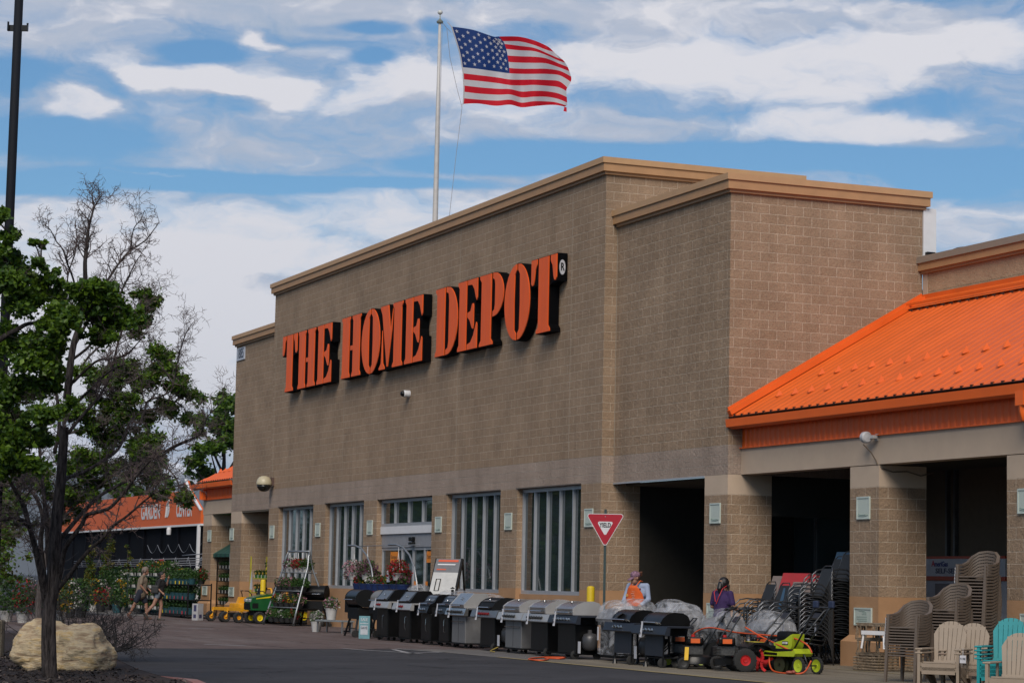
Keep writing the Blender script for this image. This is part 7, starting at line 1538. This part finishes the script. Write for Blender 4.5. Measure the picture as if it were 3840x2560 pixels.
for i,(x,y,H,W,l) in enumerate(((-6.2,-13.4,3.9,1.5,'thin lot tree closest to the left edge'),(-26.5,-14.8,6.5,2.2,'dark lot tree far behind the left edge'),(-31.0,-12.0,6.2,2.1,'dark lot tree behind the thin one'),(-30.5,-9.4,6.0,1.9,'dark lot tree just left of the near trunk'),(-42,-8.0,6.6,2.2,'dark lot tree just right of the near trunk'),(-49,-6.0,6.3,2.1,'dark lot tree left of the garden building'),(-62,-5,8,3,'tall lot tree behind the garden racks'))):
    randtree('lot_tree',l,x,y,H,W,50+i,[LF_dk,LF_big,LF_br],6500 if i else 9000,.11 if i else .05,GT,.12)
# bare shrubs
def bareshrub(x,y,H,W,seed,label,lean=(0,0)):
    t=thing('bare_shrub',label,'shrub',(x,y,.15),0,'leafless shrubs in the planted island'); q=random.Random(seed); mb=MB()
    for k in range(30):
        a=q.uniform(0,6.28); e=q.uniform(.15,1.2); d=Vector((math.cos(a)*math.cos(e)*W/H*1.2+lean[0],math.sin(a)*math.cos(e)*W/H*1.2+lean[1],math.sin(e))).normalized()
        twig(mb,Vector((math.cos(a)*.12,math.sin(a)*.12,0)),d,H*q.uniform(.7,1.15),.012,2,q,.10)
    mb.build('branches',mat('twig_grey',(.030,.026,.026),.95,var=.3),t,fix=False)
bareshrub(9.3,-14.0,1.1,.9,1,'leafless dark shrub behind the boulder',(.15,.35))
bareshrub(10.3,-13.5,.70,1.0,2,'leafless spreading shrub right of the boulder',(.1,.5))
bareshrub(8.7,-16.2,1.0,.9,3,'leafless dark shrub at the left edge')
# boulder
def boulder():
    t=thing('boulder','large tan layered boulder lying on the dark bark behind the bare tree','rock',(14.6,-15.15,.03),R(67.5))
    from mathutils import noise
    S=[(-.75,.20),(-.64,.40),(-.50,.60),(-.36,.675),(-.15,.64),(.06,.585),(.30,.60),(.44,.625),(.52,.58),(.60,.40),(.72,.27),(.77,.20),(.74,.10),(.66,-.05),(.30,-.06),(-.1,-.06),(-.45,-.02),(-.62,.06),(-.72,.13)]
    lay=[(-.50,.52,.04,.0),(-.42,.80,.02,.0),(-.24,.97,0,0),(-.02,1.0,0,0),(.22,.95,0,.0),(.42,.72,.03,0)]
    bm=bmesh.new(); R_=[]
    for y,k,dz,dx in lay:
        row=[]
        for x,z in S:
            yy=y+(.13 if (.02<x<.45 and .05<z<.5) else 0)-(.10 if x>.44 and y<0 else 0)+(.10 if x<-.55 and y<0 else 0)
            row.append(bm.verts.new((x*k+dx,yy+(.14 if z>.5 and y<-.2 else 0),max(-.06,(z-.28)*(k*.5+.5)+.28+dz-(.03 if y<-.3 else 0)))))
        R_.append(row)
    n=len(S)
    for i in range(len(R_)-1):
        for j in range(n): bm.faces.new((R_[i][j],R_[i][(j+1)%n],R_[i+1][(j+1)%n],R_[i+1][j]))
    bm.faces.new(R_[0][::-1]); bm.faces.new(R_[-1])
    bmesh.ops.recalc_face_normals(bm,faces=bm.faces[:]); bmesh.ops.triangulate(bm,faces=bm.faces[:])
    for _ in range(5):
        ed=[e for e in bm.edges if e.calc_length()>.035]
        if not ed: break
        bmesh.ops.subdivide_edges(bm,edges=ed,cuts=1); bmesh.ops.triangulate(bm,faces=[f for f in bm.faces if len(f.verts)>3])
    for _ in range(3): bmesh.ops.smooth_vert(bm,verts=bm.verts[:],factor=.5,use_axis_x=True,use_axis_y=True,use_axis_z=True)
    bm.normal_update()
    for v in bm.verts:
        p=v.co; q=Vector((p.x*3,p.y*3,p.z*3)); w=noise.noise(q*.8)*.5
        h=.060*(1-abs(noise.noise(q*.9+Vector((2,5,1))))*2.4)+.009*(1-abs(noise.noise(Vector((p.x*5+w,p.y*5,p.z*16+p.x*9)))) *2)+.012*noise.noise(q*6)+.006*noise.noise(q*16)
        v.co=p+v.normal*h
    me=bpy.data.meshes.new('rock_body'); bm.to_mesh(me); bm.free(); me.polygons.foreach_set('use_smooth',[True]*len(me.polygons))
    m,nt,b=_nt('sandstone'); N=nt.nodes;L=nt.links
    tc=N.new('ShaderNodeTexCoord'); mp=N.new('ShaderNodeMapping'); mp.inputs['Scale'].default_value=(1,1,5); mp.inputs['Rotation'].default_value=(0,.25,0); L.new(tc.outputs['Object'],mp.inputs[0])
    n=N.new('ShaderNodeTexNoise'); n.inputs['Scale'].default_value=2.6; n.inputs['Detail'].default_value=9; n.inputs['Roughness'].default_value=.65; L.new(mp.outputs[0],n.inputs[0])
    cr=N.new('ShaderNodeValToRGB'); L.new(n.outputs[0],cr.inputs[0]); e=cr.color_ramp.elements; e[0].position=.3; e[0].color=(.20,.135,.09,1); e[1].position=.72; e[1].color=(.60,.51,.38,1)
    for pp,cc in ((.42,(.33,.235,.14,1)),(.52,(.50,.40,.26,1)),(.6,(.48,.33,.15,1))): x=e.new(pp); x.color=cc
    L.new(cr.outputs[0],b.inputs['Base Color']); b.inputs['Roughness'].default_value=.95
    bp=N.new('ShaderNodeBump'); bp.inputs['Strength'].default_value=.9; bp.inputs['Distance'].default_value=.09; L.new(n.outputs[0],bp.inputs['Height']); L.new(bp.outputs[0],b.inputs['Normal'])
    me.materials.append(m); o=bpy.data.objects.new('rock_body',me); COL.objects.link(o); o.parent=t
boulder()
# planter corner at the left edge
o=MB().bevbox(-.5,.5,-.4,.4,0,.55,.02).build('planter_block',mat('planter_tan',(.25,.21,.16),.8,var=.1),loc=(7.3,-16.55,0)); tag(o,'tan concrete block at the left edge behind the shrub','block')
# ------------------------------------------------------------ mountains
def mountain():
    from mathutils import noise
    rows=[]; 
    for i in range(60):
        d=7600+i*55; row=[]
        for k in range(150):
            a=R(4+24*k/149); x=-d*math.cos(a)+0; y=d*math.sin(a)
            u=i/59; ridge=math.sin(math.pi*min(1,u*.62+.0))**1.1
            n1=1-abs(noise.noise(Vector((x*.0011,y*.0011,1.7))))*1.6; n2=noise.noise(Vector((x*.004,y*.004,5)))*.22+noise.noise(Vector((x*.011,y*.011,9)))*.12+noise.noise(Vector((x*.03,y*.03,2)))*.06
            z=ridge*(640*(.78+.30*n1)+300*n2*ridge)*(1.0-.012*max(0,k-40))
            row.append((x,y,z-60*(1-u)))
        rows.append(row)
    mb=MB(); mb.grid(rows)
    m,nt,b=_nt('alpine_rock'); N=nt.nodes;L=nt.links
    g=N.new('ShaderNodeNewGeometry'); sp=N.new('ShaderNodeSeparateXYZ'); L.new(g.outputs['Position'],sp.inputs[0]); mp=N.new('ShaderNodeMapping'); mp.inputs['Scale'].default_value=(.006,.006,.004); L.new(g.outputs['Position'],mp.inputs[0])
    n=N.new('ShaderNodeTexNoise'); n.inputs['Scale'].default_value=2; n.inputs['Detail'].default_value=9; n.inputs['Roughness'].default_value=.7; L.new(mp.outputs[0],n.inputs[0])
    ad=N.new('ShaderNodeMath'); ad.operation='MULTIPLY_ADD'; L.new(n.outputs[0],ad.inputs[0]); ad.inputs[1].default_value=520; L.new(sp.outputs[2],ad.inputs[2])
    mr=N.new('ShaderNodeMapRange'); L.new(ad.outputs[0],mr.inputs[0]); mr.inputs[1].default_value=640; mr.inputs[2].default_value=740
    mx=N.new('ShaderNodeMix'); mx.data_type='RGBA'; L.new(mr.outputs[0],mx.inputs[0]); mx.inputs[6].default_value=(.075,.075,.070,1); mx.inputs[7].default_value=(.75,.76,.80,1); L.new(mx.outputs[2],b.inputs['Base Color']); b.inputs['Roughness'].default_value=.95
    o=mb.build('mountain_range',m,None,True,fix=False); o['kind']='structure'
mountain()
hz=MB(); hz.box(-12600,3100,-9100,9100,-1,690); hz=hz.build('haze',[]); hz['kind']='stuff'; hz['label']='thin blue air between the lot and the snowy mountain'
hm=bpy.data.materials.new('haze_air'); hm.use_nodes=True; hn=hm.node_tree; hn.nodes.clear()
ho_=hn.nodes.new('ShaderNodeOutputMaterial'); hv=hn.nodes.new('ShaderNodeVolumePrincipled'); hv.inputs['Color'].default_value=(.62,.76,.95,1); hv.inputs['Density'].default_value=.00004; hv.inputs['Anisotropy'].default_value=.2
hn.links.new(hv.outputs[0],ho_.inputs['Volume']); hz.data.materials.append(hm)
# ------------------------------------------------------------ what the shop windows mirror: the far side of the lot (left of the frame)
rq=random.Random(77)
for i,(x,y) in enumerate(((-52,-11.5),(-57,-15),(-50,-18.5),(-58,-22),(-52,-26),(-60,-31),(-54,-36),(-62,-42))):
    randtree('roadside_tree',f'dense roadside tree across the lot, {["first","second","third","fourth","fifth","sixth","seventh","eighth"][i]} counted from the shop side',x,y,rq.uniform(7,10),3.9,80+i,[LF_dk,LF_big],5200,.30,'roadside trees across the lot',.03)
t=thing('far_building','pale two storey building with a dark roof across the road','building',(-72,-33,0),R(60))
mb=MB(); mb.box(-9,9,-5,5,0,6.5); mb.build('wall',mat('far_wall',(.5,.45,.36),.9),t); mb=MB(); mb.prism([(-5.5,6.5),(5.5,6.5),(0,9)],-9.4,9.4,'yz'); mb.build('roof',mat('far_roof',(.08,.08,.09),.8),t)
for i in range(6):
    mb=MB(); mb.box(-8+i*2.9,-6.6+i*2.9,5.0,5.05,3.8,5.3); mb.build('window',M_glass,t)

# ------------------------------------------------------------ people
M_skin=mat('skin',(.36,.19,.13),.55,var=.06,scale=12); M_skin2=mat('skin_tan',(.30,.15,.10),.55,var=.06,scale=12)
def cone(mb,a,b,ra,rb,n=12): mb.tube([Vector(a).lerp(Vector(b),-.0),b],[ra,rb],n); mb.ell(a,ra*.99,n,8); mb.ell(b,rb*.99,n,8)
def hand(mb,w,d,side,r=1,grip=.5):
    w=Vector(w); d=Vector(d).normalized(); up=Vector((0,0,1)) if abs(d.z)<.8 else Vector((0,-1,0)); s=d.cross(up).normalized()*side; n=s.cross(d)*side
    mb.ell(w+d*.045,(.038,.038,.045),10,7)
    for k,(o,l) in enumerate(((-.027,.062),(-.009,.072),(.009,.068),(.027,.052))):
        b=w+d*.078+s*o; m=b+d*l*.5-n*.006*grip; e=m+(d*(1-.5*grip)-n*.7*grip).normalized()*l*.5; mb.tube([w+d*.04+s*o*.8,b,m,e],[.011,.0095,.009,.0065],7)
    b=w+d*.03-s*.03; mb.tube([w+d*.02-s*.015,b-s*.01,b+d*.03-s*.025,b+d*.05-s*.024],[.013,.012,.010,.008],7)
def person(loc,rz,label,J,skin,hair,clothes,seed=0,voxel=.009,hairfn=None,sc=1):
    """front of the figure is -Y. J: joint dictionary"""
    t=thing('person',label,'person',loc,rz); t.scale=(sc,)*3
    g=lambda k:Vector(J[k])
    mb=MB()
    pel,che,nec,hd=g('pel'),g('che'),g('nec'),g('hd')
    cone(mb,pel,che,.125,.135); mb.ell(pel,(.165,.115,.12)); mb.ell(che,(.175,.11,.15)); cone(mb,che+Vector((0,0,.08)),nec,.09,.052)
    cone(mb,nec,hd-Vector((0,0,.05)),.052,.05)
    f=Vector(J.get('face',(0,-1,0))).normalized(); sd_=f.cross(Vector((0,0,1))).normalized()
    mb.ell(hd+Vector((0,0,.03)),(.082,.092,.10),16,12); mb.ell(hd+f*.025-Vector((0,0,.045)),(.060,.062,.065),14,10)
    mb.tube([hd+f*.085+Vector((0,0,.02)),hd+f*.105-Vector((0,0,.02)),hd+f*.085-Vector((0,0,.025))],[.010,.014,.012],8); mb.ell(hd+f*.08-Vector((0,0,.055)),(.024,.014,.010),8,6); mb.ell(hd+f*.07-Vector((0,0,.095)),(.022,.02,.018),8,6)
    for s in (-1,1): mb.ell(hd+sd_*s*.084,(.012,.018,.03),8,6)
    for s,k in ((-1,'L'),(1,'R')):
        sh,el,ha=g('sh'+k),g('el'+k),g('ha'+k); cone(mb,sh,el,.050,.038); cone(mb,el,ha,.037,.025); hand(mb,ha,(ha-el),s)
        hp,kn,an=g('hp'+k),g('kn'+k),g('an'+k); cone(mb,hp,kn,.085,.055); cone(mb,kn+(an-kn)*.0,kn+(an-kn)*.35,.053,.055); cone(mb,kn+(an-kn)*.35,an,.052,.034)
        td=Vector(J.get('toe'+k,(0,-1,0))).normalized(); mb.tube([an+Vector((0,0,-.02))-td*.04,an+td*.06+Vector((0,0,-.045)),an+td*.16+Vector((0,0,-.055))],[.04,.036,.024],10)
    body=blobmesh(mb,'body',skin,t,voxel,3)
    # eyes
    for s in (-1,1):
        e=MB(); e.ell(hd+f*.088+sd_*s*.030+Vector((0,0,.025)),(.011,.011,.007),8,6); e.build('eye',mat('eye_dark',(.03,.02,.02),.2),t,True)
    clothes(t,g,J,f,sd_); hairfn(t,hd,f,sd_)
    return t
def shirt(t,g,m,sleeve=.55,bag=1.0,low=.0,name='shirt',J=None,long=False):
    mb=MB(); pel,che,nec=g('pel'),g('che'),g('nec')
    cone(mb,pel+Vector((0,0,-.02-low)),che,.152*bag,.150*bag); mb.ell(pel+Vector((0,0,-low)),(.175*bag,.135*bag,.12)); mb.ell(che,(.195*bag,.130*bag,.165)); cone(mb,che+Vector((0,0,.1)),nec-Vector((0,0,.02)),.10,.066)
    for k in 'LR':
        sh,el,ha=g('sh'+k),g('el'+k),g('ha'+k); mb.ell(sh,(.062,.062,.062)); cone(mb,nec-Vector((0,0,.07)),sh,.070,.060); 
        if long: cone(mb,sh,el,.060,.050); cone(mb,el,el.lerp(ha,.92),.052,.036)
        else: cone(mb,sh,sh.lerp(el,sleeve+.25),.062,.060)
    return blobmesh(mb,name,m,t,.011,4)
def shorts(t,g,m,u=.6,name='shorts',r=.108):
    mb=MB(); mb.ell(g('pel')+Vector((0,0,-.02)),(.178,.135,.13))
    for k in 'LR': cone(mb,g('hp'+k),g('hp'+k).lerp(g('kn'+k),u),r,r*.86)
    return blobmesh(mb,name,m,t,.011,3)
def shoes(t,g,J,m,name='shoe'):
    for k in 'LR':
        an=g('an'+k); td=Vector(J.get('toe'+k,(0,-1,0))).normalized(); mb=MB(); mb.tube([an+Vector((0,0,-.03))-td*.05,an+td*.05+Vector((0,0,-.05)),an+td*.17+Vector((0,0,-.06))],[.050,.046,.034],12); mb.ell(an-td*.04+Vector((0,0,-.03)),.05); blobmesh(mb,name,m,t,.008,2)
def curls(m,r=.115,n=40,low=.06,seed=3):
    def fn(t,hd,f,sd_):
        q=random.Random(seed); mb=MB(); mb.ell(hd+Vector((0,0,.05))-f*.015,(.10,.10,.10))
        for _ in range(n):
            d=Vector((q.gauss(0,1),q.gauss(0,1),q.gauss(.3,1))).normalized()
            if d.dot(f)>.45 and d.z<.5: continue
            if d.z<-.6: continue
            mb.ell(hd+Vector((0,0,.03))-f*.01+d*r*.85,q.uniform(.022,.036),8,6)
        blobmesh(mb,'hair',m,t,.008,1)
    return fn
# strolling couple (walking to the right of the picture)
def c1(t,g,J,f,s):
    shirt(t,g,mat('tee_olive',(.21,.165,.12),.9,var=.08,bump=.3),.5,1.12,.10); shorts(t,g,mat('shorts_navy',(.010,.013,.028),.85),.75,'shorts',.115); shoes(t,g,J,mat('shoe_brown',(.12,.05,.03),.7))
J1=dict(pel=(0,0,.93),che=(0,-.05,1.24),nec=(0,-.07,1.43),hd=(0,-.13,1.56),face=(0,-1,-.15),
 shL=(-.19,-.05,1.37),elL=(-.23,-.02,1.10),haL=(-.20,-.20,.90),shR=(.19,-.05,1.37),elR=(.23,-.08,1.10),haR=(.18,-.28,.94),
 hpL=(-.09,0,.90),knL=(-.10,.16,.52),anL=(-.10,.34,.16),toeL=(0,-.7,-.7),hpR=(.09,0,.90),knR=(.10,-.17,.50),anR=(.10,-.20,.085),toeR=(0,-1,.05))
person((-27.0,-4.1,0),R(158),'person with curly grey hair walking in an olive tee and dark shorts',J1,M_skin2,None,c1,hairfn=curls(mat('hair_grey',(.20,.16,.135),.9,bump=.5),.115,60),voxel=.010)
def c2(t,g,J,f,s):
    shirt(t,g,mat('top_black',(.010,.010,.013),.85),.6,1.05,.03); shorts(t,g,mat('denim',(.16,.19,.23),.85),.30,'shorts',.105); shoes(t,g,J,mat('sandal_dark',(.03,.025,.02),.6),'sandal')
    mb=MB(); mb.bevbox(-.26,-.16,-.02,.22,.86,1.12,.03); mb.tube([(-.20,.1,1.10),(-.12,.06,1.36),(.0,.02,1.42)],.012,6); mb.build('shoulder_bag',mat('bag_black',(.012,.012,.013),.6),t)
def hair2(t,hd,f,s):
    mb=MB(); mb.ell(hd+Vector((0,0,.045))-f*.018,(.092,.098,.095)); mb.ell(hd-f*.06-Vector((0,0,.02)),(.07,.05,.08)); mb.ell(hd-f*.11+Vector((0,0,.03)),.035); blobmesh(mb,'hair',mat('hair_dark',(.012,.009,.008),.6),t,.008,2)
J2=dict(pel=(0,0,.88),che=(0,-.03,1.15),nec=(0,-.05,1.31),hd=(0,-.09,1.42),face=(0,-1,-.25),
 shL=(-.165,-.03,1.27),elL=(-.19,.02,1.02),haL=(-.19,-.14,.88),shR=(.165,-.03,1.27),elR=(.18,-.22,1.14),haR=(.08,-.28,1.33),
 hpL=(-.08,0,.86),knL=(-.09,.14,.50),anL=(-.09,.40,.20),toeL=(0,-.6,-.8),hpR=(.08,0,.86),knR=(.08,-.08,.47),anR=(.08,-.04,.075),toeR=(0,-1,0))
person((-26.0,-3.75,0),R(158),'person in a black top and denim shorts raising a hand to the face',J2,M_skin,None,c2,hairfn=hair2,voxel=.010)
# worker in the orange apron
def c3(t,g,J,f,s):
    shirt(t,g,mat('shirt_paleblue',(.30,.36,.50),.85,var=.06,bump=.3,bscale=25),.6,1.02,.05,long=True); 
    mb=MB(); mb.ell((0,0,.82),(.19,.15,.14)); 
    for k in 'LR': cone(mb,g('hp'+k),g('kn'+k),.105,.075); cone(mb,g('kn'+k),g('an'+k),.072,.06)
    blobmesh(mb,'trousers',mat('trouser_dark',(.02,.022,.03),.85),t,.012,3); shoes(t,g,J,M_black)
    # apron bib over the chest, bent with it
    P=[]; 
    for i,(z,w) in enumerate(((1.36,.07),(1.30,.12),(1.20,.17),(1.08,.20),(.95,.215),(.75,.22),(.55,.22))):
        row=[]
        for j in range(9):
            a=(j/8-.5)*2; x=a*w; y=-(.195*math.sqrt(max(0,1-(x/.27)**2)))-.035-(.03 if z>1.25 else 0); row.append((x,y,z))
        P.append(row)
    mb=MB(); mb.grid(P); o=mb.build('apron',mat('apron_orange',(.70,.115,.015),.8,var=.08,bump=.3,bscale=20),t,True,fix=False); md=o.modifiers.new('s','SOLIDIFY'); md.thickness=.006; md.offset=0
    mb=MB(); mb.tube([(-.06,-.24,1.35),(-.085,-.12,1.45),(-.06,.02,1.44)],.012,5); mb.tube([(.06,-.24,1.35),(.085,-.12,1.45),(.06,.02,1.44)],.012,5); mb.build('apron_strap',mat('apron_orange',(0,0,0)),t)
    mb=MB(); mb.lathe([(0,0),(.028,0),(.028,.006),(0,.006)],(-.15,-.215,1.17),12,'y'); mb.build('button_badge',mat('badge_amber',(.55,.28,.08),.4),t)
    mb=MB(); mb.bevbox(.10,.155,-.232,-.222,1.27,1.31,.004); mb.build('name_badge',mat('badge_red',(.16,.01,.02),.4),t)
    mb=MB(); 
    for a,b in (((-.03,-.243,1.24),(.03,-.243,1.24)),((-.05,-.246,1.20),(.02,-.246,1.20)),((-.03,-.25,1.16),(.04,-.25,1.16)),((-.02,-.25,1.12),(.03,-.25,1.12))): mb.tube([a,b],.005,4)
    mb.build('apron_print',mat('print_pale',(.65,.45,.35),.7),t)
def hair3(t,hd,f,s):
    mb=MB(); mb.ell(hd+Vector((0,0,.03))-f*.02,(.088,.095,.092)); mb.tube([hd-f*.09+Vector((0,0,.05)),hd-f*.16+Vector((0,0,.03)),hd-f*.17-Vector((0,0,.05))],[.03,.035,.015],10); blobmesh(mb,'hair',mat('hair_auburn',(.10,.035,.015),.6),t,.008,2)
    mb=MB(); mb.ell(hd+Vector((0,0,.06)),(.098,.104,.082),16,10); n0=len(mb.v); mb.ell((0,0,0),(.075,.085,.014),16,8); mb.xf(Matrix.Translation(hd+f*.115+Vector((0,0,.05)))@(-f).to_track_quat('Y','Z').to_matrix().to_4x4(),n0); 
    mb.v=[(a,b,c) for a,b,c in mb.v]; blobmesh(mb,'cap',mat('cap_camo',(.05,.02,.04),.8,scale=34,col2=(.36,.20,.28)),t,.007,1)
J3=dict(pel=(0,.05,.92),che=(0,-.04,1.22),nec=(0,-.08,1.41),hd=(-.01,-.15,1.50),face=(-.45,-.8,-.55),
 shL=(-.185,-.04,1.35),elL=(-.24,-.12,1.10),haL=(-.18,-.34,1.00),shR=(.185,-.04,1.35),elR=(.25,-.08,1.10),haR=(.20,-.32,.98),
 hpL=(-.09,.05,.90),knL=(-.10,.03,.50),anL=(-.10,.08,.085),hpR=(.09,.05,.90),knR=(.10,.03,.50),anR=(.10,.08,.085))
person((5.55,-1.65,0),R(38),'person in a camouflage cap, pale blue shirt and orange apron looking down',J3,M_skin,None,c3,hairfn=hair3,voxel=.009,sc=1.04)
# worker in purple
def c4(t,g,J,f,s):
    shirt(t,g,mat('tee_purple',(.030,.010,.075),.85,bump=.3,bscale=25),.5,1.05,.05)
    mb=MB(); mb.ell((0,0,.84),(.18,.14,.13))
    for k in 'LR': cone(mb,g('hp'+k),g('kn'+k),.10,.07); cone(mb,g('kn'+k),g('an'+k),.068,.055)
    blobmesh(mb,'trousers',mat('trouser_dark',(.02,.022,.03)),t,.012,3); shoes(t,g,J,M_black)
    mb=MB(); mb.tube([(-.075,-.06,1.42),(-.09,.10,1.36),(-.06,.165,1.22),(.0,.175,1.08)],.009,5); mb.tube([(.10,-.06,1.40),(.09,.12,1.30),(.02,.17,1.12)],.009,5); mb.build('apron_strap',mat('strap_red',(.45,.02,.03),.7),t)
def hair4(t,hd,f,s):
    mb=MB(); mb.ell(hd+Vector((0,0,.035))-f*.02,(.100,.106,.11)); mb.ell(hd-f*.10-Vector((0,0,.03)),(.07,.05,.10)); mb.tube([hd-f*.12+Vector((0,0,.0)),hd-f*.15-Vector((0,0,.10)),hd-f*.13-Vector((0,0,.20))],[.045,.05,.02],10)
    for a in (-.09,.09): mb.tube([hd+s*a+Vector((0,0,.0)),hd+s*a*1.15-Vector((0,0,.12))],[.03,.012],7)
    blobmesh(mb,'hair',mat('hair_black',(.006,.005,.005),.5),t,.008,2)
    mb=MB(); mb.ell(hd-f*.115+Vector((0,0,.045)),(.035,.02,.016)); mb.build('hair_clip',mat('clip_tan',(.40,.22,.13),.4),t,True)
J4=dict(pel=(0,0,.88),che=(0,-.02,1.14),nec=(0,-.04,1.31),hd=(0,-.07,1.43),face=(0,-1,-.2),
 shL=(-.175,-.02,1.27),elL=(-.24,-.02,1.03),haL=(-.17,-.22,.98),shR=(.175,-.02,1.27),elR=(.24,-.02,1.03),haR=(.16,-.22,.98),
 hpL=(-.09,0,.86),knL=(-.10,-.02,.48),anL=(-.10,.0,.085),hpR=(.09,0,.86),knR=(.10,-.02,.48),anR=(.10,.0,.085))
person((9.14,-1.63,0),R(205),'person with black clipped hair and a purple tee seen from behind among the wrapped grills',J4,M_skin,None,c4,hairfn=hair4,voxel=.009,sc=1.02)
# shopper glimpsed behind the trunk
def c5(t,g,J,f,s):
    shirt(t,g,mat('tee_white',(.5,.46,.48),.85),.5,1.05,.05); shorts(t,g,mat('shorts_black',(.015,.015,.018),.85),.7); shoes(t,g,J,M_black)
person((-25.4,-7.4,0),R(150),'person in a white tee glimpsed behind the dark trunk',J1,M_skin,None,c5,hairfn=hair2,voxel=.012,sc=.97)
